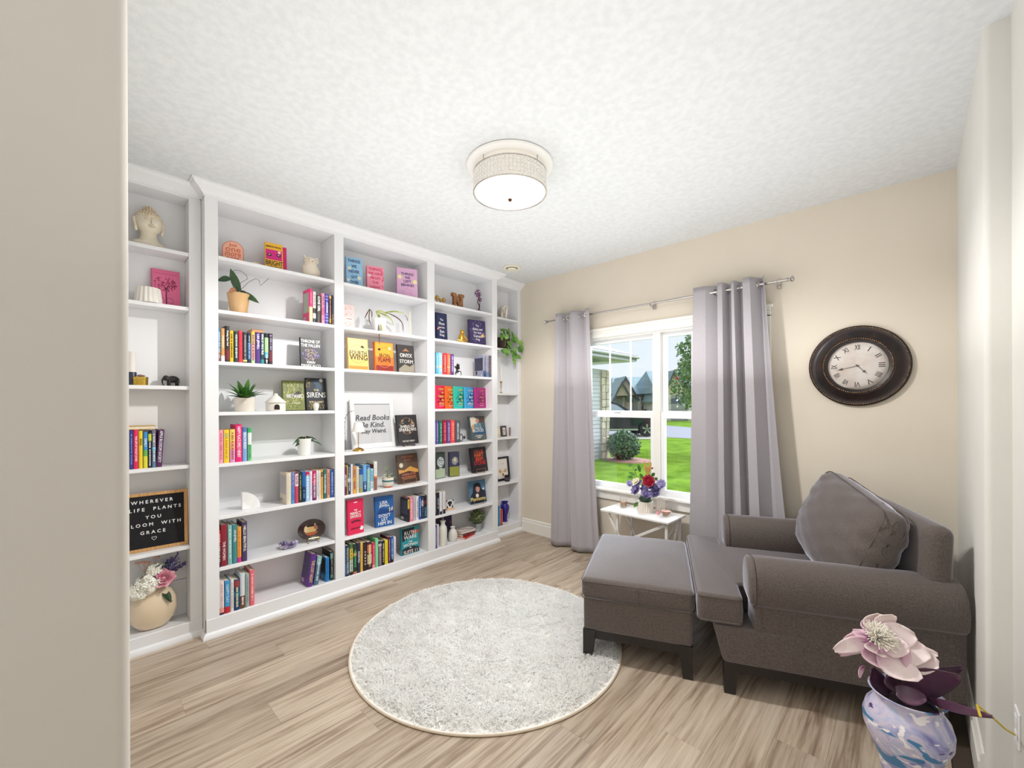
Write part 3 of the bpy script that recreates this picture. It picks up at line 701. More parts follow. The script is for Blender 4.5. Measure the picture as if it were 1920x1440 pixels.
# ------------------------------------------------------------ side table by the window with its things
TZ = .512
WT = noise_mat('whitewashed_wood', (228, 224, 220), (240, 237, 233), 8, .5, stretch=(1, 12, 1))
tb = thing('side_table', 'narrow white folding side table with crossed legs under the window', 'table', (1.452, -.215, 0), R(-1.5))
g = G(); g.box(-.30, -.165, TZ - .017, .30, .150, TZ, bev=.003); g.build('tabletop', WT, tb)
for y in (-.12, .115):
    def stick(nm, x0, z0, x1, z1, w_=.011):
        L = math.hypot(x1 - x0, z1 - z0); a = math.atan2(z1 - z0, x1 - x0); g = G(); g.box(-L / 2, y - .008, -w_, L / 2, y + .008, w_, bev=.002)
        g.xf(Matrix.Translation(((x0 + x1) / 2, 0, (z0 + z1) / 2)) @ Matrix.Rotation(-a, 4, 'Y')); g.build(nm, WT, tb)
    stick('crossed_leg', -.25, TZ - .03, .02, .02); stick('crossed_leg', .27, TZ - .03, -.10, .27) if y < 0 else stick('crossed_leg', .27, TZ - .03, .0, .02)
    stick('leg', -.16, TZ - .02, -.16, .012); stick('leg', .265, TZ - .02, .265, .012)
for x, nm in ((-.16, 'stretcher'), (.265, 'stretcher')):
    g = G(); g.box(x - .009, -.12, .14, x + .009, .115, .16, bev=.002); g.build(nm, WT, tb)
g = G(); m = Matrix.Translation((.265, 0, .30)) @ Matrix.Rotation(R(62), 4, 'X'); g.box(-.008, -.20, -.009, .008, .20, .009); g.xf(m)
o = g.build('side_brace', WT, tb)
# candles in glass
def candle(label, loc, wax, r0, r1, h, wz):
    t = thing('candle', label, 'candle', loc)
    GLS = M('clear_glass', (250, 250, 250), .03, Transmission_Weight=1., IOR=1.2)
    g = G(); g.lathe([(r0 * .8, 0), (r0, .008), (r1, h * .5), (r1 * .97, h), (r1 * .93, h), (r1 * .95, h * .5), (r0 * .94, .012), (.002, .010)], 28, close=False); g.build('glass_cup', GLS, t, smooth=True)
    g = G(); g.lathe([(r0 * .8, .013), (r0 * .9, .016), (r1 * .93, wz), (.002, wz)], 24); g.build('wax', M('wax_' + label[:6], wax, .5), t, smooth=True)
    g = G(); g.tube([(0, 0, wz), (.001, 0, wz + .010)], .001, 5); g.build('wick', BLACKM, t)
candle('tall glass candle with tan wax at the left end of the side table', (1.262, -.175, TZ), (205, 172, 140), .028, .031, .095, .048)
candle('short round glass candle with pinkish wax at the right end of the side table', (1.655, -.215, TZ), (200, 150, 128), .030, .042, .062, .042)
# flower arrangement in a ribbed white pot
fl = thing('flower_arrangement', 'arrangement of purple, red and cream flowers with wheat in a ribbed white pot', 'flowers', (1.475, -.20, TZ))
g = G(); n = 20
for i in range(n):
    a = 2 * PI * i / n; g.tube([(.052 * math.cos(a), .052 * math.sin(a), 0), (.056 * math.cos(a), .056 * math.sin(a), .088)], .0088, 8)
g.lathe([(.05, .001), (.053, .085), (.045, .085)], 24); g.build('pot', M('birch_white', (232, 224, 212), .6), fl, smooth=True)
def rose(parent, nm, c, r, mat, rings=((5, .35, .9), (6, .62, .55), (8, .9, .2)), tilt=(0, 0), seed=1, stuff=False):
    rd = random.Random(seed); g = G(); T = Matrix.Translation(c) @ Matrix.Rotation(tilt[0], 4, 'X') @ Matrix.Rotation(tilt[1], 4, 'Y')
    g.ball((0, 0, .1 * r), r * .32, 8, 6)
    for (k, rr, upn) in rings:
        for i in range(k):
            a = 2 * PI * i / k + rd.random() * .5; el = upn * 1.2 + rd.uniform(-.12, .12); W2 = r * (.38 + .25 * rr); Ln = r * rr
            def pf(u, v, a=a, el=el, W2=W2, Ln=Ln):
                s = (u - .5) * 2; wdt = W2 * math.sin(PI * (.18 + .72 * v)) * s
                curl = v * Ln; x = curl * math.cos(el) + r * .05; z = curl * math.sin(el) - (s * s) * r * .06 + (r * .10 * (v ** 3)) * (1 - upn)
                x -= (s * s) * r * .12
                return (x * math.cos(a) - wdt * math.sin(a), x * math.sin(a) + wdt * math.cos(a), z)
            g.grid(pf, 5, 4)
    g.xf(T); o = g.build(nm, mat, parent, smooth=True, angle=180); return o
PUR = noise_mat('purple_petal', (88, 74, 128), (150, 138, 186), 30, .6); LAV = noise_mat('lavender_petal', (142, 134, 186), (186, 180, 214), 30, .6)
REDP = noise_mat('crimson_petal', (120, 8, 34), (186, 24, 58), 30, .5); CRM = noise_mat('cream_petal', (226, 216, 186), (240, 232, 212), 30, .6)
def V3(px, py, y): return U(px, py, 'y', y)
def loc_of(t, p): return tuple(t.matrix_world.inverted() @ Vector(p)) if False else tuple(Vector(p) - t.location)
def flp(px, py, y): return loc_of(fl, V3(px, py, y))
for i, (px, py, y, r, m) in enumerate([(1181, 907, -.24, .036, LAV), (1193, 918, -.27, .055, PUR), (1212, 927, -.29, .048, PUR), (1232, 918, -.22, .052, PUR), (1240, 908, -.20, .045, LAV), (1222, 912, -.26, .045, PUR), (1196, 905, -.17, .04, PUR), (1210, 915, -.12, .05, PUR), (1228, 925, -.15, .05, LAV)]):
    rose(fl, 'purple_bloom', flp(px, py, y), r, m, tilt=(R(50 + 10 * math.sin(i * 2)), R(20 * math.cos(i * 3))), seed=i)
rose(fl, 'red_rose', flp(1216, 902, -.28), .052, REDP, ((5, .35, .9), (6, .6, .6), (7, .8, .4), (9, 1, .15)), tilt=(R(62), R(10)), seed=33)
rose(fl, 'cream_rose', flp(1193, 903, -.24), .040, CRM, tilt=(R(50), R(-10)), seed=34)
rose(fl, 'red_bud', flp(1223, 879, -.2), .016, REDP, ((4, .6, 1.2), (4, .8, 1.1)), tilt=(0, 0), seed=35)
rose(fl, 'brown_bud', flp(1192, 882, -.2), .016, M('bud_brown', (110, 78, 76), .6), ((4, .6, 1.2), (4, .8, 1.1)), seed=36)
def leaf(parent, p0, d, L, wd, mat, nm='leaf', bend=.3, roll=0., fold=.15, nv=7, tipw=0., up=(0, 0, 1)):
    d = Vector(d).normalized(); upv = Vector(up); sd = d.cross(upv); sd = sd.normalized() if sd.length > 1e-3 else Vector((1, 0, 0)); nn = sd.cross(d)
    sd, nn = sd * math.cos(roll) + nn * math.sin(roll), nn * math.cos(roll) - sd * math.sin(roll); p0 = Vector(p0)
    def pf(u, v):
        s = (u - .5) * 2; w_ = wd * max(.03, math.sin(PI * min(1, (.06 + v * .94))) ** .8 * (1 if tipw == 0 else 1))
        return tuple(p0 + d * (L * v) - Vector((0, 0, 1)) * (bend * L * v * v) + sd * (s * w_) + nn * (abs(s) * fold * w_))
    g = G(); g.grid(pf, 5, nv); o = g.build(nm, mat, parent, smooth=True, angle=180)
    return o
for i, (px, py, y, dx, dz, L) in enumerate([(1200, 885, -.2, -.1, 1, .075), (1190, 892, -.2, -.8, .5, .06), (1186, 872, -.18, -.7, -.1, .035), (1222, 893, -.22, .6, .7, .05), (1205, 897, -.25, -.3, .8, .05), (1187, 896, -.2, -.9, .2, .05), (1196, 942, -.25, -.5, -.6, .05), (1228, 900, -.2, .5, .5, .04)]):
    leaf(fl, flp(px, py, y), (dx, -.2, dz), L, .014, LEAF, up=(.3, -1, .2), bend=.1)
g = G()
for i in range(14):
    a = rng.uniform(-.3, .3); b = rng.uniform(-.15, .15); p = Vector(flp(1213, 895, -.2)); L = rng.uniform(.08, .14)
    g.tube([p, p + Vector((a * L, b * L, L * .5)), p + Vector((a * 1.2 * L, b * L, L))], [.0012, .002, .0035], 5)
    for q in range(5): c_ = p + Vector((a * 1.1 * L, b * L, L * (.6 + .09 * q))); g.ball(c_, .0042, 5, 4, (1, 1, 1.8))
o = g.build('wheat', M('wheat_gold', (206, 160, 92), .7), fl, smooth=True); o['kind'] = 'stuff'
g = G()
for (a, b) in (((1190, 890), (1192, 884)), ((1196, 900), (1192, 886)), ((1214, 900), (1222, 884)), ((1198, 902), (1187, 876))):
    g.tube([flp(*a, -.21), flp((a[0] + b[0]) / 2 - 1, (a[1] + b[1]) / 2, -.2), flp(*b, -.2)], .0014, 5)
for i in range(12): a = i; g.tube([(0, 0, .06), (.02 * math.cos(a), .02 * math.sin(a), .10), (.045 * math.cos(a), .045 * math.sin(a), .135)], .002, 5)
g.lathe([(.03, .08), (.05, .095), (.055, .11), (.04, .125), (.01, .13)], 14)
g.build('stems', DLEAF, fl, smooth=True)
# two more small things on the table
t = thing('photo_frame', 'small pale wooden frame standing behind the flower pot on the side table', 'frame', (1.575, -.135, TZ + .0015), R(25))
g = G(); g.box(-.04, -.006, 0, .04, .006, .105, bev=.002); g.xf(Matrix.Rotation(R(-8), 4, 'X')); g.build('frame', M('pale_wood', (222, 206, 186), .6), t)
g = G(); g.box(-.033, -.0075, .008, .033, -.0062, .097); g.xf(Matrix.Rotation(R(-8), 4, 'X')); g.build('print', M('cream_card', (232, 224, 210), .7), t)
t = thing('rosebud', 'small pink rosebud lying between flower pot and candle', 'flower', (1.585, -.205, TZ + .010))
rose(t, 'petals', (0, 0, 0), .02, noise_mat('pink_petal', (222, 140, 150), (240, 190, 194), 30, .6), seed=9, tilt=(R(60), 0))
leaf(t, (0, .01, .0), (-.3, .3, .6), .03, .008, DLEAF)
# suncatcher hanging in the right-hand window
sc0 = V3(1270, 690, .008)
sn = thing('suncatcher', 'string of red beads and a glass ring hanging in the right window pane', 'ornament', (sc0[0], .008, 1.985))
def snz(py): return float(V3(1270, py, .008)[2]) - 1.985
g = G(); g.tube([(0, 0, 0), (0, 0, snz(762))], .0007, 4); g.build('string', M('clear_thread', (200, 200, 200), .3), sn)
for py, r_ in ((709, .011), (719, .006)):
    g = G(); g.ball((0, 0, snz(py)), r_, 10, 8); g.build('bead', M('red_bead', (130, 16, 40), .15), sn, smooth=True)
g = G(); n = 20; z = snz(750); g.tube([(.016 * math.cos(2 * PI * i / n), 0, z + .016 * math.sin(2 * PI * i / n)) for i in range(n)], .003, 6, closed=True); g.build('ring', M('dark_metal_ring', (70, 60, 60), .3, 1.), sn, smooth=True)
g = G(); g.ball((0, 0, z), .008, 8, 6); g.ball((0, 0, snz(762)), .006, 8, 6); g.build('crystal', M('crystal', (240, 240, 240), .05, Transmission_Weight=.7), sn, smooth=True)

# ------------------------------------------------------------ outside: lawn, drive, road, car, houses, tree, shrub, garage wing
GZ = -.20
GRASS = noise_mat('lawn_grass', (74, 98, 30), (106, 134, 48), 2.5, 1., spec=0., bump=.4, bscale=60, detail=8, pos=(.3, .7))
def quadpx(pts, z): return [tuple(U(px, py, 'z', z)[:2]) for px, py in pts]
g = G(); g.box(-90, .3, GZ - .3, 60, 90, GZ); struct('lawn', g, GRASS); D.objects['lawn']['kind'] = 'structure'
g = G(); g.prism(quadpx([(1040, 816), (1245, 819.6), (1320, 823.5), (1345, 826), (1345, 806), (1245, 797), (1120, 796), (1040, 796)], GZ + .01), GZ - .05, GZ + .01); struct('driveway', g, noise_mat('asphalt', (104, 104, 114), (120, 120, 130), 30, .9, spec=.1))
g = G(); g.prism(quadpx([(1020, 812), (1241, 818.6), (1241, 823), (1020, 822)], GZ + .018), GZ, GZ + .018); struct('parking_slab', g, noise_mat('pale_concrete', (160, 152, 142), (174, 166, 158), 12, .9, spec=.1))
def at(px, py_ground, z=GZ): return U(px, py_ground, 'z', z)
def px_m(p): return F / float((np.array(p) - C) @ FW)
# garage wing of this house, at the left of the view
SID = M('white_siding', (200, 198, 204), .8, 0, .1); SHG = noise_mat('roof_shingle', (126, 128, 134), (158, 160, 166), 30, .9, stretch=(1, 1, 1))
FASC = M('grey_fascia', (152, 154, 160), .5); STN = noise_mat('limestone', (176, 160, 140), (214, 202, 184), 5, .9, rnd=True)
gw = thing('garage_wing', 'white-sided corner of a house wing with a grey hipped roof and stone pier', 'house', (-3.5, 4.0, GZ))
g = G(); g.box(-4, -3.6, 0, 0, 3.55, 2.6); g.build('wall', SID, gw)
for i in range(22):
    g = G(); g.prism([(.0, .12 + i * .112), (.016, .12 + i * .112), (.002, .12 + (i + 1) * .112), (0, .12 + (i + 1) * .112)], -3.6, 3.2, 'y'); g.build('siding_board', SID, gw)
nb = 0
for i in range(12):
    for j in range(2):
        g = G(); z = .0 + i * .215; o2 = .05 if (i + j) % 2 else 0
        g.box(-.02, 3.15 + j * .20 + (o2 if j else 0), z, .05 + .01 * ((i * 7 + j * 3) % 3), 3.35 + j * .22 + (o2 if not j else .0), z + .205, bev=.012); g.build('stone', STN, gw)
g = G(); ez = 2.85 - GZ - .18
g.box(-4.5, -4, ez, .5, 4.4, ez + .03).build('soffit', SID, gw)
g = G(); g.box(.46, -4, ez + .03, .50, 4.4, ez + .18).box(-4.5, 4.36, ez + .03, .5, 4.4, ez + .18).build('fascia', FASC, gw)
g = G(); g.tube([(.54, -4, ez + .13), (.54, 4.44, ez + .13), (-4.5, 4.44, ez + .13)], .045, 8); g.build('gutter', SID, gw)
g = G(); z0 = ez + .18; g.add([(.56, -4, z0), (.56, 4.46, z0), (-4.6, 4.46, z0), (-4.6, -4, z0), (-2.0, -4, z0 + 1.0), (-2.0, 1.86, z0 + 1.0)], [(0, 1, 5, 4), (1, 2, 5), (2, 3, 4, 5), (0, 4, 3), (0, 3, 2, 1)]); g.build('roof', SHG, gw)
# shrub with mulch bed
sp = at(1169, 862, GZ)
sh_ = thing('shrub', 'rounded dark green shrub growing beside the stone pier of the garage wing', 'shrub', (sp[0], sp[1], GZ))
def foliage(g, c, rx, ry, rz, n, ls, rd, up=.3):
    for i in range(n):
        d = Vector((rd.gauss(0, 1), rd.gauss(0, 1), rd.gauss(0, 1))).normalized(); r_ = rd.uniform(.65, 1.0) ** .5
        p = Vector((c[0] + d.x * rx * r_, c[1] + d.y * ry * r_, c[2] + d.z * rz * r_))
        a = Vector((rd.gauss(0, 1), rd.gauss(0, 1), rd.gauss(0, 1) + up)).normalized(); b = a.cross(d + Vector((.01, .02, .03))).normalized(); s_ = ls * rd.uniform(.6, 1.3)
        g.add([p, p + a * s_ * .5 + b * s_ * .3, p + a * s_, p + a * s_ * .5 - b * s_ * .3], [(0, 1, 2, 3)])
rd = random.Random(3)
g = G(); foliage(g, (0, 0, .40), .46, .42, .42, 2600, .075, rd); o = g.build('foliage', noise_mat('shrub_leaf', (56, 84, 58), (106, 142, 98), 6, .7), sh_); o['kind'] = 'stuff'
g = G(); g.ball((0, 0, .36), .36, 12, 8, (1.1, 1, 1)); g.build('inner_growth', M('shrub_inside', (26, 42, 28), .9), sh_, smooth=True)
g = G(); g.lathe([(.62, .001), (.58, .02), (.3, .03), (.01, .03)], 20, (sp[0] + .16, sp[1] - .02, GZ), sx_=1.1); o = g.build('mulch_bed', noise_mat('mulch', (116, 76, 64), (160, 116, 98), 40, .95, bump=.6), None); tag(o, 'reddish mulch bed around the foot of the shrub', 'mulch bed')
# tree right of the window view
tp_ = at(1322, 812, GZ)
tp_ = C + ray(1322, 800) * 13.5; tz = GZ
tree = thing('tree', 'young green tree in the front lawn, half hidden by the right curtain', 'tree', (tp_[0], tp_[1], tz))
g = G(); g.tube([(0, 0, 0), (.02, 0, .8), (0, .02, 1.6), (.03, 0, 2.6), (.0, 0, 3.4)], [.08, .065, .05, .035, .015], 8); 
brs = []
for i in range(16):
    a = i * 2.4; z = 1.2 + i * .13; L = .95 - .03 * i; e = (L * math.cos(a), L * math.sin(a), z + .35 + .02 * i); brs.append((a, z, L, e)); g.tube([(0, 0, z), (e[0] * .5, e[1] * .5, z + .12), e], [.025, .016, .006], 5)
g.build('trunk', M('tree_bark', (104, 88, 74), .9), tree, smooth=True)
g = G(); rd = random.Random(11)
for (a, z, L, e) in brs: foliage(g, (e[0] * .82, e[1] * .82, e[2] - .02), .40, .40, .30, 330, .12, rd)
foliage(g, (0, 0, 3.2), .4, .4, .55, 480, .11, rd)
o = g.build('foliage', noise_mat('maple_leaf', (60, 96, 46), (124, 160, 84), 5, .6), tree); o['kind'] = 'stuff'
# houses across the road; local x = to the right in view, y = away
def house(label, px, depth, builder):
    p = C + (FW + RT * ((px - 960) / F)) * depth
    t = thing('house', label, 'house', mat=Matrix(((RT[0], FW[0], 0, p[0]), (RT[1], FW[1], 0, p[1]), (0, 0, 1, GZ), (0, 0, 0, 1)))); builder(t); return t
BRK = noise_mat('tan_brick', (226, 196, 170), (244, 222, 200), 9, .9, stretch=(1, 1, 2), spec=.1); STO = noise_mat('house_stone', (196, 184, 174), (238, 228, 218), 4, .9, spec=.1)
RFD = noise_mat('slate_roof', (122, 138, 142), (152, 168, 172), 9, .95, spec=.1); GDR = M('garage_door_paint', (172, 170, 170), .6); DKT = M('dark_trim', (82, 82, 86), .6); DGL = M('dark_window', (90, 104, 120), .15)
def mz(py, depth): return 1.41 + (757 - py) / F * depth - GZ
def gable(t, x0, x1, zE, zP, y0, y1, mat_w, over=.35, xp=None):
    xp = (x0 + x1) / 2 if xp is None else xp
    g = G(); g.prism([(x0, zE), (x1, zE), (xp, zP)], y0, y0 + .3, 'y'); g.build('gable', mat_w, t)
    g = G(); sl = (zP - zE) / max(.1, (xp - x0)); sr = (zP - zE) / max(.1, (x1 - xp))
    g.prism([(x0 - over, zE - over * sl), (xp, zP), (xp, zP + .22), (x0 - over - .05, zE - over * sl + .15)], y0 - .35, y1, 'y'); g.prism([(x1 + over, zE - over * sr), (xp, zP), (xp, zP + .22), (x1 + over + .05, zE - over * sr + .15)], y0 - .35, y1, 'y'); g.build('gable_roof', RFD, t)
    g = G(); g.prism([(x0 - over, zE - over * sl - .1), (xp, zP - .1), (xp, zP + .2), (x0 - over - .05, zE - over * sl + .12)], y0 - .45, y0 - .36, 'y'); g.prism([(x1 + over, zE - over * sr - .1), (xp, zP - .1), (xp, zP + .2), (x1 + over + .05, zE - over * sr + .12)], y0 - .45, y0 - .36, 'y'); g.build('verge_board', DKT, t)
def h1(t):
    dpt = 45; s_ = F / dpt; X = lambda px: (px - 1185) / s_; Z = lambda py: mz(py, dpt)
    g = G(); g.box(X(1146), 0, 0, X(1232), 7, Z(741)); g.build('wall', BRK, t)
    # main roof
    g = G(); g.add([(X(1142), -.4, Z(741)), (X(1240), -.4, Z(741)), (X(1232), 4, Z(703)), (X(1166), 4, Z(704)), (X(1142), 8, Z(741)), (X(1240), 8, Z(741))], [(0, 1, 2, 3), (4, 3, 2, 5), (0, 3, 4), (1, 5, 2), (0, 4, 5, 1)]); g.build('main_roof', RFD, t)
    gable(t, X(1151), X(1186), Z(742), Z(711), -.8, 5, BRK, xp=X(1168)); gable(t, X(1146), X(1170), Z(743), Z(720), -1.6, 3, BRK, xp=X(1158)); gable(t, X(1211), X(1240), Z(740), Z(716), -1.0, 5, STO)
    for (a, b) in ((1151, 1165), (1186, 1194)):
        f = G(); f.box(X(a), -.25, 0, X(b), -.0, Z(747)); d_ = f.build('garage_door', GDR, t)
        for i in range(4): q = G(); q.box(X(a) + .03, -.29, i * .55, X(b) - .03, -.25, i * .55 + .5, bev=.01); q.build('panel', GDR, d_)
    for (a, b) in ((1146, 1151), (1165, 1169), (1194, 1199), (1217, 1220)):
        f = G(); f.box(X(a), -.5, 0, X(b), 0, Z(745)); f.build('stone_pier', STO, t)
    f = G(); f.box(X(1199), -.1, 0, X(1216), .0, Z(745)); f.build('stone_front', STO, t)
    f = G(); f.box(X(1203), -.16, .9, X(1211), -.1, 2.1); w_ = f.build('window', DGL, t); f = G(); f.box(X(1207) - .03, -.19, .9, X(1207) + .03, -.16, 2.1).box(X(1203), -.19, 1.47, X(1211), -.16, 1.53); f.build('window_bar', SID, w_)
    f = G(); f.box(X(1142), -.62, Z(742) - .05, X(1240), -.45, Z(742) + .12); f.build('gutter', DKT, t)
    f = G()
    foliage(f, (X(1209), -1.2, .55), .5, .4, .45, 250, .2, random.Random(5)); f.build('flower_bed', noise_mat('bed_plants', (60, 92, 50), (170, 60, 60), 5, .8, pos=(.45, .6)), t)['kind'] = 'stuff'
house('tan brick house with slate roof and two garages, across the road behind the car', 1185, 45, h1)
def h2(t):
    dpt = 40; s_ = F / dpt; X = lambda px: (px - 1270) / s_; Z = lambda py: mz(py, dpt)
    g = G(); g.box(X(1236), 0, 0, X(1400), 8, Z(738)); g.build('wall', STO, t)
    g = G(); g.add([(X(1228), -.4, Z(738)), (X(1410), -.4, Z(738)), (X(1390), 4.5, Z(690)), (X(1240), 4.5, Z(690)), (X(1228), 9, Z(738)), (X(1410), 9, Z(738))], [(0, 1, 2, 3), (4, 3, 2, 5), (0, 3, 4), (1, 5, 2), (0, 4, 5, 1)]); g.build('main_roof', RFD, t)
    gable(t, X(1236), X(1283), Z(740), Z(702), -1.2, 4, BRK, xp=X(1252))
    f = G(); f.box(X(1246), -1.3, 0, X(1277), -1.1, Z(742)); d_ = f.build('garage_door', GDR, t)
    for i in range(4): q = G(); q.box(X(1247), -1.34, i * .52, X(1276), -1.3, i * .52 + .47, bev=.01); q.build('panel', GDR if i < 3 else DGL, d_)
    f = G(); f.box(X(1236), -1.2, 0, X(1284), 0, Z(740)); f.build('garage_wall', BRK, t)
    for (a, b) in ((1277, 1284), (1238, 1246)): f = G(); f.box(X(a), -1.6, 0, X(b), -1.1, Z(741)); f.build('stone_pier', STO, t)
    for (a, b) in ((1297, 1306), (1318, 1334)): f = G(); f.box(X(a), -.08, .8, X(b), 0, 2.2); f.build('window', DGL, t)
    f = G(); f.box(X(1228), -.6, Z(739) - .05, X(1410), -.42, Z(739) + .12); f.build('gutter', DKT, t)
house('stone house with a large tan gable over a grey garage door, behind the suncatcher', 1270, 40, h2)
# parked suv, nose to the right
cdp = 20.0; cp = C + (FW + RT * ((1213 - 960) / F)) * cdp
car = thing('car', 'black sport utility car parked on the drive outside the window', 'car', mat=Matrix(((RT[0], FW[0], 0, cp[0]), (RT[1], FW[1], 0, cp[1]), (0, 0, 1, GZ + .018), (0, 0, 0, 1))))
CB = M('car_black', (30, 33, 40), .35, 0, .4); CG = M('car_glass_painted_sky', (176, 186, 196), .15); TY = M('tyre', (28, 28, 28), .8); RIM = M('alloy_rim', (196, 198, 202), .25, 1.)  # car glass is pale grey: the sky's reflection is put into its colour
# local x: 0 at front wheel centre, + to nose; y 0 near side
body = [(-3.75, .35), (-3.72, .9), (-3.62, 1.12), (-3.3, 1.18), (-.3, 1.12), (.45, 1.02), (.78, .90), (.86, .62), (.82, .34), (.44, .30), (.40, .52), (.28, .66), (0, .74), (-.28, .66), (-.40, .52), (-.44, .28), (-2.36, .28), (-2.40, .52), (-2.52, .66), (-2.8, .74), (-3.08, .66), (-3.20, .52), (-3.24, .30)]
def loft(g, prof, ys):    # ys: (y, scale towards the centre line in z>1)
    n = len(prof); vs = [(x, y, z if z < .3 else z - dz) for (y, dz) in ys for (x, z) in prof]; fs = [(j * n + i, j * n + (i + 1) % n, (j + 1) * n + (i + 1) % n, (j + 1) * n + i) for j in range(len(ys) - 1) for i in range(n)]
    fs += [tuple(range(n)), tuple((len(ys) - 1) * n + i for i in range(n))]; return g.add(vs, fs)
g = G(); loft(g, body, [(.02, .03), (.0, 0.0), (.06, -.01), (1.80, -.01), (1.86, 0), (1.84, .03)]); g.build('body', CB, car, smooth=True, angle=30)
cab = [(-3.60, 1.12), (-3.35, 1.50), (-3.05, 1.66), (-2.4, 1.72), (-1.75, 1.70), (-1.30, 1.58), (-.62, 1.13)]
g = G(); vs = []
for (y, ins) in ((.08, 0), (1.78, 0)):
    for (x, z) in cab: vs.append((x * .995, y + (.16 * (z - 1.12) / .6) * (1 if y < 1 else -1), z))
n = len(cab); g.add(vs, [tuple(range(n)), tuple(n + i for i in range(n))] + [(i, i + 1, n + i + 1, n + i) for i in range(n - 1)]); g.build('cabin', CB, car, smooth=True, angle=30)
for (pts) in ([(-3.35, 1.18), (-3.15, 1.52), (-2.85, 1.62), (-2.42, 1.64), (-2.42, 1.18)], [(-2.34, 1.18), (-2.34, 1.64), (-1.78, 1.62), (-1.38, 1.50), (-.92, 1.18)]):
    g = G(); vs = [(x, .065 + .16 * (z - 1.12) / .6, z) for x, z in pts] + [(x, .09 + .16 * (z - 1.12) / .6, z) for x, z in pts]; n = len(pts)
    g.add(vs, [tuple(range(n)), tuple(range(n, 2 * n))] + [(i, (i + 1) % n, (i + 1) % n + n, i + n) for i in range(n)]); g.build('side_window', CG, car)
g = G(); g.add([(-1.24, .30, 1.575), (-1.24, 1.56, 1.575), (-.60, 1.66, 1.15), (-.60, .2, 1.15), (-1.26, .30, 1.55), (-1.26, 1.56, 1.55), (-.62, 1.66, 1.12), (-.62, .2, 1.12)], [(0, 1, 2, 3), (7, 6, 5, 4), (0, 4, 5, 1), (1, 5, 6, 2), (2, 6, 7, 3), (3, 7, 4, 0)]); g.build('windscreen', CG, car)
for x in (0, -2.8):
    for y, sg in ((.0, -1), (1.86, 1)):
        wl = G(); wl.lathe([(.23, -.11), (.34, -.11), (.36, -.08), (.36, .08), (.34, .11), (.23, .11)], 28, (x, y - sg * .10, .36), 'y'); wo = wl.build('wheel', TY, car, smooth=True)
        wl = G(); wl.lathe([(.245, .09), (.225, .095), (.215, .06), (.02, .06)], 28, (x, y - sg * .10, .36), 'y')
        if sg < 0: wl.v = [(v[0], 2 * (y - sg * .10) - v[1], v[2]) for v in wl.v]
        wl.v = [(v[0], 2 * (y - sg * .10) - v[1], v[2]) for v in wl.v] if True else wl.v
        wl.build('rim', RIM, wo, smooth=True)
        wl = G()
        for k in range(5):
            for s_ in (-.10, .10):
                a = 2 * PI * k / 5 + s_; m = Matrix.Translation((x, y + sg * .0, .36)) @ Matrix.Rotation(a, 4, 'Y'); b = G(); b.box(-.016, -.015, .02, .016, .012, .235); b.xf(m); wl.add(b.v, b.f)
        wl.build('spokes', RIM, wo)
g = G(); g.tube([(-3.2, .12, 1.74), (-3.0, .2, 1.78), (-1.9, .2, 1.76), (-1.6, .2, 1.70)], .02, 6); g.build('roof_rail', RIM, car, smooth=True)
g = G(); g.box(.60, .05, .74, .84, .45, .86, bev=.03); g.build('headlight', CG, car)
g = G(); g.box(-2.36, -.012, .30, -.42, .0, .38, bev=.004); g.build('sill_trim', RIM, car)
for x in (-1.35, -2.45): g = G(); g.box(x - .1, -.018, .93, x + .1, .0, .96, bev=.006); g.build('door_handle', CB, car)
g = G(); g.box(-.95, -.16, 1.12, -.75, .06, 1.25, bev=.03); g.build('wing_mirror', CB, car)

# ------------------------------------------------------------ books
def shade_m(c): return cm(c, .42)
def book_mesh(t, w, h, th, col, spine_bands=(), curved=True, name_parts=True, dark=None):
    "spine faces +X at x=0, front cover faces +Y, z up; thickness centred on y=0"
    b = .0025; n = 5; hb = th / 2
    g = G(); out = []
    rc = min(.004, hb * .5) if curved else .0008
    for i in range(n + 1):
        u = -1 + 2 * i / n; out.append((-(rc) * u * u, u * hb))
    outline = [(-w, -hb)] + out + [(-w, hb), (-w, hb - b), (-rc - b, hb - b), (-rc - b, -hb + b), (-w, -hb + b)]
    g.prism(outline, 0, h)
    cv = g.build('cover', shade_m(col), t)
    g = G(); g.box(-w + .004, -hb + b, .003, -rc - b, hb - b, h - .003); g.build('pages', PAPER, t)
    for (z0, z1, c) in spine_bands:
        g = G(); prof = [(-(rc) * u * u + .0004, u * hb * .985) for u in (-1, -.6, -.2, .2, .6, 1)]
        m = len(prof); g.add([(a, q, h * z0) for a, q in prof] + [(a, q, h * z1) for a, q in prof], [(i, i + 1, m + i + 1, m + i) for i in range(m - 1)]); g.build('spine_band', shade_m(c), cv)
    return cv
def spine_text(cv, h, th, txt, c, z0=.1, z1=.92, off=0., hf=.55):
    g = G(); put_text(g, txt, (.0008, off, h * (z0 + z1) / 2), (0, 0, -1), (0, 1, 0), h * (z1 - z0), th * hf, bold=.0004); g.build('spine_title', shade_m(c), cv)
def spine_marks(cv, h, th, c, rd, z0=.15, z1=.85, hf=.42):
    g = G(); z = h * z1
    while z > h * z0:
        L = rd.uniform(.004, .012); q = th * hf * rd.uniform(.7, 1.0) / 2; g.box(.0003, -q, z - L, .0009, q, z); z -= L + rd.choice((.002, .002, .003, .008))
    g.build('spine_print', shade_m(c), cv)
ORD = ['first', 'second', 'third', 'fourth', 'fifth', 'sixth', 'seventh', 'eighth', 'ninth', 'tenth', 'eleventh', 'twelfth', 'thirteenth', 'fourteenth', 'fifteenth', 'sixteenth']
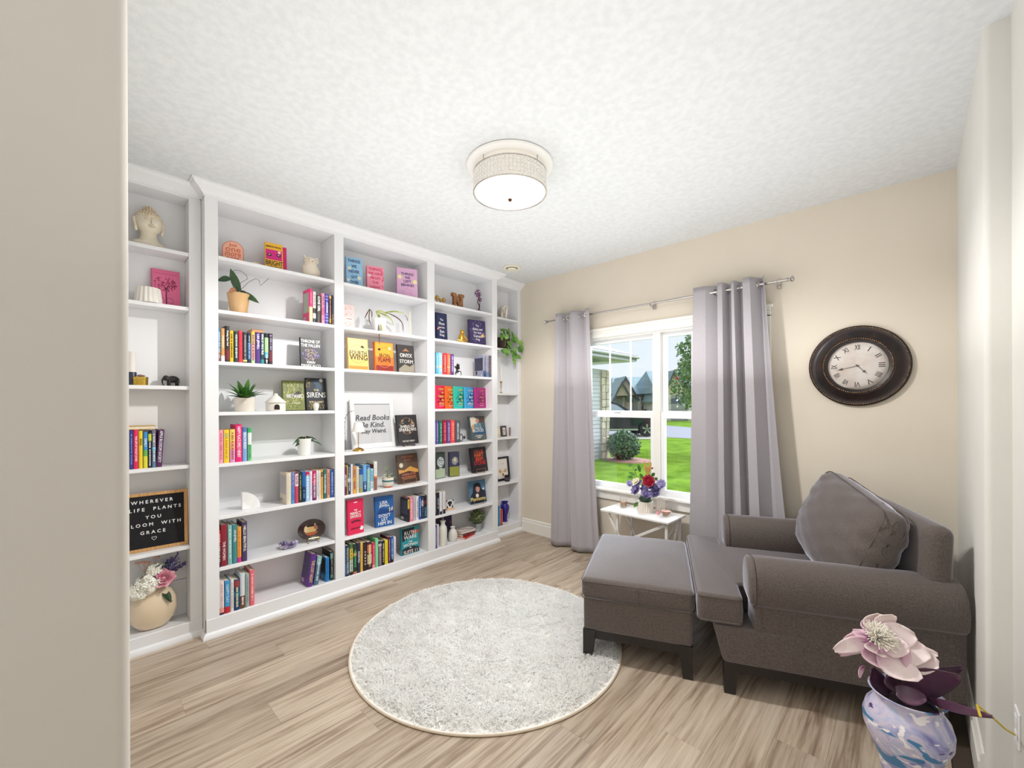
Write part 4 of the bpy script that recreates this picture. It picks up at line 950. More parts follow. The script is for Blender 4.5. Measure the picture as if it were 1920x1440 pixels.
def spine_row(items, zs, xs, where, group, yb, wdef=.135):
    "items: (pxL, pxR, py_top, colour, desc, [title, title colour], [bands], extra)"
    n = len(items)
    for i, it in enumerate(items):
        a, b, top, col, desc = it[:5]; ex = it[5] if len(it) > 5 else {}
        ymid = (top + yb) / 2; dx = ex.get('dx', 0.); X = xs + dx
        y0, y1 = U(a, ymid, 'x', X)[1], U(b, ymid, 'x', X)[1]; h = float(U((a + b) / 2, top, 'x', X)[2]) - zs
        for ba, bb in bays + [(-3.37, -2.981), (-.372, -.049)]:
            if ba - .06 < (y0 + y1) / 2 < bb + .06: y0, y1 = max(y0, ba + .0005), min(y1, bb - .0005)
        th = max(.006, y1 - y0 - .0012)
        t = thing('book', f"{desc}, {ORD[i]} from left {where}", 'book', (X, (y0 + y1) / 2, zs + .0004), group=group)
        lean = ex.get('lean', 0)
        if lean: t.rotation_euler = (R(-lean), 0, 0); t.location.z += math.sin(R(lean)) * th / 2 * 1.0; t.location.y += ex.get('dy', 0.)
        cv = book_mesh(t, ex.get('w', wdef) , h, th, col, ex.get('bands', ()))
        tt = ex.get('t'); tc_ = ex.get('tc', (235, 232, 228))
        if tt: spine_text(cv, h, th, tt, tc_, *ex.get('tz', (.1, .93)), hf=ex.get('hf', .55))
        else: spine_marks(cv, h, th, tc_, random.Random(i * 7 + int(a)), *ex.get('tz', (.14, .9)))
        if ex.get('back'):     # panel of print and barcode on the back cover (-Y side)
            g = G(); w_ = ex.get('w', wdef); g.box(-w_ + .01, -th / 2 - .0004, h * .3, -.012, -th / 2 - .0002, h * .9); g.build('back_print', shade_m(ex['back']), cv)
            g = G(); g.box(-w_ + .012, -th / 2 - .0006, h * .06, -w_ + .05, -th / 2 - .0004, h * .17); g.build('barcode_box', shade_m((228, 224, 220)), cv)
            g = G()
            for q in range(7): g.box(-w_ + .016 + q * .0045, -th / 2 - .0008, h * .075, -w_ + .018 + q * .0045, -th / 2 - .0006, h * .155)
            g.build('barcode', shade_m((60, 56, 60)), cv)
def face_book(px, zs, xf, col, label, lines, group=None, yaw=0., lean=9., th=.028, decor=(), spine=None, name='book', pages=True, dz=0.):
    "px = (left, right, top, bottom) in the photograph, on the plane x = xf; lines: (text, u, v, height, maxwidth, colour)"
    Lx, Rx, T, B = px; ym = (T + B) / 2; yr_ = R(yaw); yA = float(U(Lx, ym, 'x', xf - .01)[1]); yB = float(U(Lx, ym, 'x', xf - .01 - th * math.cos(yr_))[1]) + th * math.sin(yr_); y0 = max(yA, yB)
    dR = ray(Rx, ym); ex, ey = -math.sin(yr_), math.cos(yr_)       # where the fore-edge meets the line of sight
    w = ((C[0] - (xf - .01)) * dR[1] - (C[1] - y0) * dR[0]) / (ex * dR[1] - ey * dR[0])
    h = (float(U((Lx + Rx) / 2, T, 'x', xf - .03)[2]) - zs - dz) / math.cos(R(lean)); w = float(w)
    m = Matrix.Translation((xf, y0, zs + dz + .0006 + th * math.sin(R(lean)))) @ Matrix.Rotation(R(yaw), 4, 'Z') @ Matrix.Rotation(R(-lean), 4, 'Y') @ Matrix.Rotation(R(-90), 4, 'Z') @ Matrix.Translation((0, -th / 2, 0))
    t = thing(name, label, name if name != 'book' else 'book', mat=m, group=group)
    cv = book_mesh(t, w, h, th, col)
    yy = th / 2
    for k, dd in enumerate(decor):
        kind, c = dd[0], dd[1]; g = G(); e = yy + .0002 + k * .00012
        if kind == 'rect': _, _, u0, v0, u1, v1 = dd; g.box(-w * u1, yy, h * v0, -w * u0, e, h * v1)
        elif kind == 'disc':
            _, _, u, v, r_ = dd[:5]; asp = dd[5] if len(dd) > 5 else 1; n = 24; g.prism([(-w * u + w * r_ * math.cos(2 * PI * i / n), h * v + w * r_ * asp * math.sin(2 * PI * i / n)) for i in range(n)], yy, e, 'y')
        elif kind == 'ring':
            _, _, u, v, r_ = dd[:5]; n = 36; g.tube([(-w * u + w * r_ * math.cos(2 * PI * i / n), e, h * v + w * r_ * math.sin(2 * PI * i / n)) for i in range(n)], .0008, 4, closed=True)
        elif kind == 'poly': g.prism([(-w * a, h * b) for a, b in dd[2]], yy, e, 'y')
        elif kind == 'sprig':
            rd = random.Random(k + 5); 
            for i in range(dd[6]):
                a = rd.random() * 2 * PI; r_ = rd.random() ** .5; u = dd[2] + dd[4] * r_ * math.cos(a); v = dd[3] + dd[5] * r_ * math.sin(a); s_ = w * dd[7] * rd.uniform(.5, 1.2); b = rd.random() * PI
                g.prism([(-w * u + s_ * math.cos(b + q * PI / 2) * (1 if q % 2 == 0 else .45), h * v + s_ * math.sin(b + q * PI / 2) * (1 if q % 2 == 0 else .45)) for q in range(4)], yy, e + .00005, 'y')
        o = g.build('cover_art', shade_m(c), cv)
    for (s_, u, v, hh, mw, c) in lines:
        g = G(); put_text(g, s_, (-w * u, yy + .0013, h * v), (-1, 0, 0), (0, 0, 1), w * mw, h * hh, bold=.0005); g.build('title', shade_m(c), cv)
    if spine: g = G(); put_text(g, spine[0], (.0012, 0, h * .5), (0, 0, -1), (0, 1, 0), h * .8, th * .5); g.build('spine_title', shade_m(spine[1]), cv)
    return t, w, h
XL_ = dp - .018   # spine plane in the narrow cases
Wt = (238, 236, 232); Bk = (28, 28, 32)
# --- left narrow bookcase
spine_row([(243.5, 249.6, 807, (44, 60, 142), 'dark blue paperback', {'tc': (120, 150, 220)}),
  (250, 259.4, 806, (222, 40, 92), 'bright crimson paperback', {'t': 'THE LIFE OF VIOLET JONES', 'tc': (255, 214, 224)}),
  (259.8, 267.8, 808, (238, 208, 40), 'yellow paperback with black print', {'t': 'SINGLE,', 'tc': (70, 58, 20), 'tz': (.55, .85)}),
  (268.6, 277.2, 810, (60, 140, 210), 'sky-blue book fading to yellow', {'bands': [(0, .33, (226, 220, 60)), (.33, .5, (110, 178, 80))], 't': 'FAMILY', 'tc': (230, 245, 245), 'tz': (.45, .95)}),
  (277.8, 284.4, 811, (34, 34, 60), 'black paperback with lime label', {'bands': [(.76, .96, (206, 214, 60))], 'tz': (.08, .74)}),
  (284.9, 292.6, 807, (120, 120, 140), 'grey-violet book with light blue label', {'bands': [(.46, .55, (90, 190, 220)), (0, .45, (96, 130, 158))]}),
  (293.2, 304.2, 806, (92, 34, 90), 'purple and maroon book tilted rightward', {'lean': 3.2, 't': 'APPLE BLOSSOM SOCIETY', 'tc': (226, 232, 240), 'tz': (.12, .97), 'hf': .5, 'dy': -.001})],
  SZ[3], XL_, "in the left narrow bookcase's bright row", 'upright books in the left narrow bookcase', 876)
t = thing('book', 'golden-yellow book lying flat on the bright row in the left narrow bookcase', 'book', (XL_ - .03, -3.235, SZ[3] + .2235), R(-90))
cv = book_mesh(t, .11, .0, .001, (198, 150, 34)) if False else None
g = G(); g.box(-.10, -.075, 0, .055, .03, .002).box(-.10, -.075, .018, .055, .03, .020).box(-.10, -.077, 0, .055, -.075, .020); g.build('cover', shade_m((198, 150, 34)), t)
g = G(); g.box(-.097, -.074, .002, .052, .027, .018); g.build('pages', PAPER, t)
face_book((283, 338, 508, 576), SZ[1], dp - .095, (226, 108, 150), 'pink face-out book with a dark red tree, left narrow bookcase', [], lean=7, decor=[('poly', (90, 22, 60), [(.47, .05), (.53, .05), (.52, .45), (.62, .62), (.5, .5), (.36, .62), (.48, .44)]), ('sprig', (140, 18, 74), .48, .60, .40, .2, 120, .045), ('ring', (110, 24, 66), .30, .16, .13), ('ring', (110, 24, 66), .62, .16, .13), ('rect', (200, 84, 124), .1, .88, .9, .893)])
# --- wide bookcase, bay 1
xs = -.016
spine_row([(409.5, 413.6, 616, (60, 130, 176), 'teal-blue paperback', {'bands': [(0, .3, (130, 84, 84))]}),
  (414.4, 422, 615.5, (206, 150, 90), 'tan paperback with white foot', {'bands': [(0, .18, (238, 232, 222))], 't': 'THURSDAY', 'tc': (250, 232, 190), 'tz': (.25, .95), 'dx': -.004}),
  (422.3, 430.6, 611.5, (38, 30, 40), 'tall black book with maroon foot', {'bands': [(.06, .34, (110, 26, 44))], 't': 'Finding Your Soul', 'tc': (240, 236, 236), 'tz': (.35, .97)}),
  (431, 438, 620, (240, 192, 36), 'amber-yellow paperback with black print', {'tc': (70, 46, 10)}),
  (438.6, 447.6, 621.5, (36, 50, 52), 'charcoal-green book with pale script', {'tc': (190, 200, 190)}),
  (448, 455, 620, (234, 54, 74), 'bright red paperback', {'tc': (200, 22, 50)}),
  (455.4, 463.8, 623, (44, 44, 50), 'charcoal book with pale foot label', {'bands': [(.04, .1, (222, 214, 130))], 'tc': (150, 150, 140)}),
  (464.2, 470.8, 624, (36, 42, 70), 'navy paperback with blue lower half', {'bands': [(.12, .68, (52, 98, 160))], 'tc': (140, 170, 210)}),
  (471.2, 478.4, 622, (236, 166, 128), 'peach floral book with yellow top', {'bands': [(.62, 1, (232, 196, 70)), (.0, .14, (190, 222, 160))], 'tc': (120, 70, 140)}),
  (478.8, 488.2, 623, (78, 46, 128), 'purple book with white capitals', {'t': 'LISA JEWELL', 'tc': (244, 240, 248), 'tz': (.42, .97), 'hf': .6}),
  (488.6, 496, 624, (34, 52, 72), 'dark teal paperback with white capitals', {'bands': [(0, .14, (44, 140, 140))], 't': 'NONE OF THIS IS TRUE', 'tc': (232, 238, 240), 'tz': (.3, .95)}),
  (496.4, 503.6, 625, (22, 24, 38), 'black book with glowing green figure', {'bands': [(.38, .86, (168, 214, 150)), (.2, .38, (90, 180, 200))], 'tc': (230, 240, 230), 'tz': (.05, .3)}),
  (504, 511.6, 625.5, (52, 24, 42), 'maroon-black paperback at row end', {'bands': [(.1, .42, (110, 36, 48))], 'tc': (150, 150, 190), 'tz': (.5, .95)})],
  ZT[2], xs, 'in the first bay, third shelf', 'upright books on the third shelf of the first bay', 679)
t = thing('book', 'thin orange book lying on top of the row on the third shelf, first bay', 'book', (xs - .012, -2.63, ZT[2] + .1995))
g = G(); g.box(-.12, -.033, 0, 0, .033, .002).box(-.12, -.033, .022, 0, .033, .024).box(-.002, -.033, 0, 0, .033, .024); g.build('cover', shade_m((222, 142, 84)), t)
g = G(); g.box(-.118, -.031, .002, -.002, .031, .022); g.build('pages', PAPER, t)
spine_row([(580, 586.6, 541.5, (232, 46, 120), 'fat pink-topped cream book', {'bands': [(0, .46, (222, 208, 160))], 'back': (170, 174, 158), 'tc': (250, 120, 170), 'tz': (.6, .9)}),
  (587, 592.8, 547, (228, 222, 214), 'white book with black band', {'bands': [(0, .13, (60, 66, 82)), (.3, .46, (60, 52, 50))], 'tc': (150, 150, 150), 'tz': (.6, .9)}),
  (593.3, 602.8, 554, (48, 44, 44), 'black book with white slanted capitals', {'t': 'GONE GIRL', 'tc': (240, 240, 236), 'tz': (.42, .97), 'bands': [(.0, .06, (90, 40, 44))], 'hf': .5}),
  (603.3, 609.2, 550, (240, 150, 176), 'pale pink paperback', {'bands': [(.28, .5, (236, 110, 146))], 'tc': (150, 60, 110)}),
  (609.8, 616.6, 551, (70, 70, 168), 'violet-blue striped book', {'bands': [(.9, .93, (150, 150, 220)), (.8, .83, (150, 150, 220)), (.3, .33, (150, 150, 220)), (.2, .23, (150, 150, 220)), (.1, .13, (150, 150, 220))], 'tc': (206, 206, 240), 'tz': (.38, .72)}),
  (617.2, 621.8, 554.5, (92, 62, 50), 'narrow brown and gold book', {'bands': [(.06, .2, (160, 142, 40)), (.9, 1, (220, 170, 110))], 'tc': (180, 140, 90)}),
  (622.2, 627.2, 554, (40, 46, 72), 'navy-black paperback against the stile', {'bands': [(0, .38, (52, 36, 40))], 'tc': (190, 160, 130), 'tz': (.04, .34)})],
  ZT[1], xs, 'in the first bay, second shelf', 'upright books on the second shelf of the first bay', 604, .12)
spine_row([(410.5, 418.8, 806.5, (244, 160, 182), 'pale pink paperback', {'tc': (220, 90, 130)}),
  (419.6, 430, 806, (240, 204, 56), 'golden-yellow paperback', {'bands': [(.78, .88, (200, 206, 130))], 'tc': (206, 164, 30)}),
  (431, 441.2, 805, (238, 176, 130), 'book fading from yellow to lilac', {'bands': [(.62, 1, (238, 210, 100)), (0, .38, (222, 150, 200))], 'tc': (170, 90, 80)}),
  (442, 454.2, 796, (230, 34, 116), 'hot pink hardback with white capitals', {'t': 'HAPPY PLACE EMILY HENRY', 'tc': (252, 236, 242), 'tz': (.12, .94), 'hf': .5}),
  (455, 463.4, 802, (132, 172, 226), 'light blue paperback with white capitals', {'t': 'BEACH READ', 'tc': (246, 250, 255), 'tz': (.38, .85), 'bands': [(.88, 1, (90, 120, 190))]}),
  (464.6, 472.2, 803, (112, 196, 128), 'green paperback with white lettering', {'bands': [(.88, 1, (46, 178, 92)), (.5, .86, (226, 240, 226))], 't': 'BOOK LOVERS', 'tc': (70, 150, 100), 'tz': (.08, .48)})],
  ZT[4], xs, 'in the first bay, pink-toned row', 'pink-toned row in the first bay', 866)
spine_row([(537.4, 546, 887, (228, 216, 194), 'cream book with bare page edges', {'back': (190, 184, 186), 'tc': (222, 208, 182)}),
  (546.4, 552.6, 886.5, (132, 144, 196), 'lilac-blue paperback', {'bands': [(0, .52, (92, 156, 216))], 'tc': (80, 90, 170)}),
  (553.2, 560, 886, (206, 64, 98), 'raspberry book with white title', {'bands': [(.55, .96, (242, 214, 226)), (.96, 1, (60, 26, 60))], 't': 'PLAYER', 'tc': (150, 40, 110), 'tz': (.56, .95)}),
  (560.5, 566.2, 886, (40, 54, 46), 'black-green paperback with olive title', {'tc': (150, 168, 92)}),
  (566.8, 573.2, 884.5, (28, 98, 172), 'blue paperback with black foot', {'bands': [(0, .5, (20, 38, 78))], 'tc': (90, 160, 210), 'tz': (.1, .4)}),
  (573.7, 580.4, 884.5, (160, 204, 240), 'pale blue book with crimson heart tip', {'bands': [(.86, 1, (206, 24, 84))], 'tc': (240, 248, 255)}),
  (580.9, 585.8, 884, (236, 232, 240), 'thin white paperback', {'tc': (210, 190, 214)}),
  (586.2, 593, 883, (196, 30, 96), 'magenta book with plum lower half', {'bands': [(0, .55, (112, 34, 100))], 't': 'THE MEASURE NIKKI', 'tc': (250, 232, 240), 'tz': (.08, .93)}),
  (593.5, 597.6, 882.5, (232, 234, 236), 'thin grey-white paperback', {'tc': (176, 190, 200)}),
  (598, 601.8, 882, (240, 232, 222), 'thin ivory paperback', {'tc': (226, 210, 200)}),
  (602.3, 606, 881, (240, 172, 70), 'thin orange book with black cap', {'bands': [(.76, .92, (48, 34, 40))], 'tc': (222, 148, 40)}),
  (606.5, 612.8, 880.5, (38, 108, 104), 'teal book with pale title', {'t': 'THE HOUSEMAID', 'tc': (222, 234, 232)}),
  (613.3, 618.8, 880.5, (224, 158, 130), 'salmon paperback', {'tc': (186, 92, 70)}),
  (619.2, 626.8, 880.5, (56, 88, 160), 'royal blue book against the stile', {'tc': (150, 180, 226)})],
  ZT[5], xs, 'in the long first-bay row', 'long upright row in the first bay', 938)
spine_row([(410.3, 413.8, 995, (200, 24, 50), 'short red book', {'bands': [(0, .6, (30, 36, 46))], 'dx': .004}),
  (414.3, 426.2, 984, (140, 30, 46), 'thick dark red hardback', {'t': 'THE WOMEN', 'tc': (238, 220, 222), 'tz': (.14, .6), 'hf': .42}),
  (427.2, 435.4, 985, (134, 186, 182), 'pale teal book', {'tc': (200, 228, 224)}),
  (436, 444.6, 984, (62, 136, 142), 'blue-green book with white capitals', {'t': 'LISA JEWELL', 'tc': (238, 246, 246), 'tz': (.45, .97)}),
  (445, 452.8, 988, (240, 166, 66), 'orange book with magenta foot', {'bands': [(0, .15, (206, 44, 140))], 'tc': (226, 130, 50)}),
  (454, 463.8, 979, (70, 56, 98), 'tall purple book with cream capitals', {'t': 'HELLO BEAUTIFUL', 'tc': (240, 236, 214), 'tz': (.2, .96), 'hf': .5})],
  ZT[6], xs, 'on the first bay\'s seventh shelf', 'upright books on the seventh shelf of the first bay', 1052)
spine_row([(410.4, 420.6, 1090, (232, 216, 214), 'blush-white floral book', {'bands': [(0, .06, (60, 36, 64)), (.06, .2, (240, 150, 140))], 'tc': (206, 180, 180)}),
  (421.6, 431.4, 1089, (64, 152, 206), 'bright blue book with red foot', {'bands': [(0, .2, (206, 36, 46))], 't': 'HAPPY DAY', 'tc': (190, 226, 246), 'tz': (.25, .95)}),
  (432, 438.8, 1086, (228, 224, 222), 'white paperback', {'tc': (200, 190, 190)}),
  (439.4, 449.8, 1087, (30, 64, 110), 'navy and teal patterned book', {'bands': [(.76, .97, (150, 60, 66)), (.44, .6, (36, 120, 140))], 'tc': (206, 206, 160), 'tz': (.1, .75)}),
  (450.4, 459.6, 1075.5, (206, 222, 234), 'pale sky book with brown foot', {'bands': [(0, .36, (106, 72, 56))], 'tc': (240, 220, 220)}),
  (460.2, 467.8, 1076, (160, 178, 172), 'sage grey book', {'tc': (130, 150, 146)}),
  (468.4, 477.6, 1069.5, (230, 108, 122), 'coral pink book', {'tc': (250, 190, 190)})],
  .117, -.006, 'on the first bay\'s bottom shelf', 'upright books at the left of the bottom shelf, first bay', 1145)
spine_row([(580.5, 591, 1040, (92, 44, 134), 'purple thriller leaning right', {'lean': 8.5, 'dy': -.018, 'back': (70, 62, 110), 't': 'THE LOST NIGHT', 'tc': (226, 196, 120), 'tz': (.12, .8), 'w': .125}),
  (592, 601, 1044, (74, 108, 128), 'grey-blue book leaning right', {'lean': 8.0, 'dy': -.014, 'back': (60, 78, 92), 'bands': [(.72, 1, (140, 190, 186))], 'tc': (200, 214, 226), 'w': .125}),
  (611, 617.6, 1045.5, (28, 128, 196), 'bright blue paperback', {'back': (46, 40, 46), 'tc': (20, 100, 170), 'w': .11}),
  (619.6, 625.2, 1034.5, (34, 40, 44), 'black and green hardback', {'back': (40, 36, 40), 'bands': [(.75, .95, (110, 160, 150)), (.08, .2, (70, 130, 130))], 'tc': (150, 160, 150), 'w': .15})],
  .117, -.02, "in the first bay's bottom leaning group", 'leaning books at the right of the bottom shelf, first bay', 1091)
# face-out books, bay 1
face_book((495, 530, 459, 507), ZT[0], -.10, (240, 182, 44), 'yellow face-out book with pink eyes picture, top shelf', [('JESSICA KNOLL', .5, .86, .07, .85, Bk), ('BRIGHT', .52, .28, .17, .92, Bk), ('YOUNG', .52, .10, .13, .8, Bk)], lean=5, yaw=-6, th=.022,
  decor=[('rect', (214, 30, 130), .05, .40, .95, .76), ('disc', (60, 26, 40), .24, .56, .13, .7), ('disc', (60, 26, 40), .76, .58, .13, .7), ('disc', (238, 220, 210), .24, .57, .04), ('disc', (238, 220, 210), .76, .59, .04), ('disc', (240, 232, 214), .80, .70, .08)])
face_book((505, 537, 464, 510), ZT[0], -.145, (226, 30, 120), 'hot pink book standing behind the yellow face-out book, top shelf', [], lean=3, yaw=-4, th=.02)
face_book((560, 601.5, 635, 692), ZT[2], -.10, (34, 30, 36), 'black face-out book with white capitals and violet flowers, third shelf of the first bay', [('THRONE OF', .5, .88, .1, .9, Wt), ('THE FALLEN', .5, .74, .1, .9, Wt), ('KERRI', .5, .17, .07, .4, Wt), ('MANISCALCO', .5, .06, .09, .92, Wt)], lean=4, yaw=-3,
  decor=[('sprig', (120, 92, 170), .5, .42, .42, .2, 60, .05), ('sprig', (170, 160, 190), .5, .42, .42, .2, 30, .04), ('sprig', (176, 150, 50), .5, .42, .2, .24, 30, .05)])
face_book((528, 571, 715, 775), ZT[3], -.135, (120, 128, 60), 'green leafy face-out book with a black crow', [('WEYWARD', .55, .47, .13, .8, Wt), ('A NOVEL', .6, .24, .05, .4, (220, 214, 190))], lean=8, yaw=0,
  decor=[('sprig', (190, 188, 90), .5, .5, .48, .48, 120, .05), ('sprig', (56, 80, 34), .5, .5, .48, .48, 80, .05), ('poly', (24, 24, 26), [(.3, .52), (.55, .56), (.72, .66), (.86, .62), (.82, .56), (.6, .47), (.45, .46)])])
face_book((571, 612, 710, 773), ZT[3], -.12, (40, 44, 50), 'dark face-out book with white curling title beside the green leafy book', [('THE', .5, .62, .06, .25, (220, 200, 150)), ('SIRENS', .5, .47, .16, .92, Wt), ('EMILIA HART', .5, .25, .06, .7, (206, 190, 150))], lean=6, yaw=0,
  decor=[('poly', (60, 84, 104), [(.3, .9), (.6, .95), (.8, .72), (.7, .55), (.45, .62), (.5, .78)]), ('disc', (206, 200, 190), .76, .93, .09), ('sprig', (160, 140, 60), .5, .12, .45, .1, 30, .05), ('sprig', (160, 140, 60), .12, .8, .1, .16, 18, .05)])
# --- bay 2
face_book((646, 679, 486, 537), ZT[0], -.10, (150, 196, 228), 'light blue face-out book with navy title, first of three, second bay\'s top shelf', [('THINGS', .5, .88, .1, .75, (36, 44, 90)), ('WE', .5, .70, .1, .3, (36, 44, 90)), ('NEVER', .5, .52, .1, .62, (36, 44, 90)), ('GOT', .5, .34, .1, .36, (36, 44, 90)), ('OVER', .5, .16, .1, .5, (36, 44, 90))], 'pastel face-out trilogy', lean=5, yaw=-14, th=.034, decor=[('disc', (240, 236, 214), .22, .62, .1), ('disc', (240, 236, 214), .8, .32, .1), ('disc', (240, 200, 90), .22, .62, .04), ('disc', (240, 236, 214), .15, .22, .09), ('disc', (240, 200, 90), .8, .32, .04)], spine=('THINGS WE NEVER GOT OVER', (50, 60, 110)))
face_book((685, 719, 503, 548), ZT[0], -.10, (246, 152, 176), 'coral pink face-out book with crimson title, middle of the pastel three, second bay', [('THINGS', .5, .88, .1, .75, (214, 34, 84)), ('WE HIDE', .5, .70, .1, .8, (214, 34, 84)), ('FROM', .5, .52, .1, .55, (214, 34, 84)), ('THE', .5, .34, .1, .36, (214, 34, 84)), ('LIGHT', .5, .15, .1, .6, (214, 34, 84))], 'pastel face-out trilogy', lean=5, yaw=-18, th=.04, decor=[('disc', (240, 210, 214), .15, .62, .1), ('sprig', (216, 60, 90), .92, .5, .06, .4, 20, .05)], spine=('THINGS WE HIDE', (190, 30, 70)))
face_book((741, 782, 507, 561), ZT[0], -.09, (224, 176, 210), 'lilac face-out book with navy title, last of the pastel three, second bay', [('THINGS', .52, .80, .085, .6, (52, 40, 90)), ('WE', .52, .67, .085, .25, (52, 40, 90)), ('LEFT', .52, .54, .085, .4, (52, 40, 90)), ('BEHIND', .52, .41, .085, .6, (52, 40, 90))], 'pastel face-out trilogy', lean=5, yaw=-20, th=.04, decor=[('disc', (244, 236, 170), .16, .68, .1), ('disc', (244, 236, 170), .88, .55, .1), ('ring', (200, 130, 180), .5, .14, .2)], spine=('THINGS WE LEFT', (120, 50, 110)))
face_book((640, 664, 573, 614), ZT[1], -.13, (236, 208, 204), 'small blush pink patterned book, second bay second shelf', [], lean=3, th=.02, decor=[('sprig', (176, 110, 116), .5, .5, .45, .46, 70, .05), ('rect', (242, 220, 214), .2, .35, .9, .52), ('rect', (180, 120, 124), .3, .42, .8, .45)])
face_book((649, 690.5, 636, 697), ZT[2], -.07, (226, 188, 108), 'gold face-out book with black title, leftmost of three on the second bay', [('FOURTH', .5, .54, .13, .82, (32, 28, 26)), ('WING', .52, .40, .17, .86, (32, 28, 26))], 'face-out fantasy trio', lean=5, yaw=0, th=.03, decor=[('rect', (236, 210, 140), .04, .5, .96, .98), ('rect', (216, 140, 60), .04, .02, .96, .12), ('ring', (120, 90, 60), .5, .5, .42), ('poly', (40, 32, 28), [(.62, .74), (.72, .80), (.82, .72), (.74, .70)])])
face_book((699, 738, 643, 700), ZT[2], -.07, (226, 110, 36), 'orange flame face-out book, middle of three on the second bay', [('IRON', .52, .54, .13, .52, (34, 24, 26)), ('FLAME', .52, .39, .14, .66, (34, 24, 26))], 'face-out fantasy trio', lean=5, th=.03, decor=[('rect', (240, 160, 50), .05, .5, .97, .98), ('rect', (140, 40, 34), .05, .02, .97, .2), ('ring', (250, 200, 120), .5, .42, .40), ('ring', (90, 50, 40), .55, .6, .32), ('disc', (250, 226, 190), .8, .8, .07), ('poly', (40, 24, 24), [(.16, .74), (.26, .80), (.34, .74), (.24, .70)])])
face_book((742, 777, 648, 702), ZT[2], -.07, (58, 54, 52), 'charcoal face-out book with white title, rightmost of three on the second bay', [('ONYX', .5, .62, .14, .72, Wt), ('STORM', .5, .40, .13, .78, (226, 222, 216))], 'face-out fantasy trio', lean=5, th=.03, decor=[('poly', (150, 140, 124), [(.05, .02), (.97, .02), (.97, .34), (.7, .22), (.4, .3), (.05, .12)]), ('poly', (170, 112, 84), [(.3, .76), (.5, .88), (.7, .76), (.5, .78)])])
sb, _, _ = face_book((743, 784, 779, 840), ZT[4], -.085, (44, 40, 42), 'black face-out book with cream title on a small stand, fifth shelf of the second bay', [('SHIELD OF', .5, .60, .085, .7, Wt), ('SPARROWS', .5, .49, .1, .86, Wt), ('DEVNEY PERRY', .5, .10, .05, .7, (206, 200, 190))], lean=9, yaw=3, th=.03, dz=.012, decor=[('ring', (196, 164, 130), .5, .62, .34), ('sprig', (190, 156, 120), .5, .60, .4, .26, 46, .05), ('sprig', (44, 40, 42), .5, .56, .38, .1, 40, .05)])
spine_row([(645.6, 650.8, 877, (98, 36, 78), 'plum book with white capitals', {'t': 'KISS COUNT', 'tc': (246, 232, 240), 'tz': (.15, .9), 'dx': .004}),
  (651.2, 652.4, 873, (232, 210, 120), 'very thin pale yellow book', {'tc': (200, 170, 80)}),
  (652.8, 657.4, 871, (52, 58, 78), 'slate book with white label', {'bands': [(.42, .54, (214, 220, 226))], 'tc': (180, 190, 206)}),
  (658, 661.8, 870.5, (232, 232, 242), 'white paperback', {'tc': (220, 220, 232)}),
  (662.4, 667.6, 875, (206, 142, 88), 'tan-orange book with golden foot', {'bands': [(0, .18, (236, 178, 66)), (.45, .58, (240, 190, 70))], 'tc': (150, 84, 50)}),
  (668.2, 673.4, 875, (226, 214, 194), 'cream book', {'tc': (214, 196, 170)}),
  (674, 680.8, 879, (150, 172, 160), 'blue-to-sage book', {'bands': [(.75, 1, (32, 86, 160)), (0, .2, (160, 160, 90))], 'tc': (120, 160, 170), 'tz': (.3, .7)}),
  (681.2, 687.8, 871.5, (110, 166, 220), 'sky blue book with navy foot', {'bands': [(0, .38, (30, 62, 134))], 'back': (48, 26, 40), 'tc': (190, 214, 240), 'tz': (.1, .34)}),
  (688.4, 694.4, 872, (134, 184, 176), 'pale green-blue book', {'bands': [(.85, 1, (60, 110, 180))], 'tc': (190, 216, 206)}),
  (695, 700.6, 879, (150, 200, 230), 'light blue book with white foot', {'bands': [(0, .45, (220, 234, 244))], 'tc': (90, 150, 190)}),
  (701.6, 707.6, 865.5, (236, 232, 222), 'white hardback with orange foot', {'bands': [(0, .44, (150, 96, 76)), (.44, .5, (240, 130, 60))], 'back': (90, 26, 36), 'tc': (214, 206, 196), 'tz': (.55, .9)})],
  ZT[5], xs, 'in the second bay, sixth shelf', 'upright books on the sixth shelf of the second bay', 924)
face_book((745, 786, 852, 909), ZT[5], -.08, (92, 68, 50), 'brown desert face-out book with red title lines', [('WILD DARK', .5, .90, .06, .8, (206, 110, 80)), ('SHORE', .5, .78, .06, .5, (206, 110, 80)), ('CHARLOTTE', .5, .29, .07, .85, (206, 120, 84)), ('McCONAGHY', .5, .19, .07, .85, (206, 120, 84))], lean=10, yaw=5, th=.018, decor=[('poly', (206, 150, 70), [(.04, .48), (.3, .44), (.6, .56), (.97, .42), (.97, .32), (.04, .34)]), ('poly', (66, 40, 30), [(.04, .34), (.5, .4), (.97, .3), (.97, .02), (.04, .02)]), ('disc', (214, 206, 180), .18, .62, .09)])
face_book((647.5, 681, 936, 1000), ZT[6], -.03, (222, 38, 84), 'crimson pink face-out book with white title', [('THE', .5, .69, .045, .2, Wt), ('PERFECT', .5, .60, .075, .66, Wt), ('DIVORCE', .5, .51, .075, .66, Wt), ('JENEVA ROSE', .5, .16, .06, .6, (110, 24, 50))], lean=2, yaw=3, th=.03, decor=[('poly', (110, 22, 52), [(.2, .38), (.5, .41), (.84, .38), (.8, .33), (.5, .35), (.24, .32)]), ('disc', (246, 236, 238), .86, .14, .12), ('rect', (250, 226, 232), .4, .90, .62, .93)])
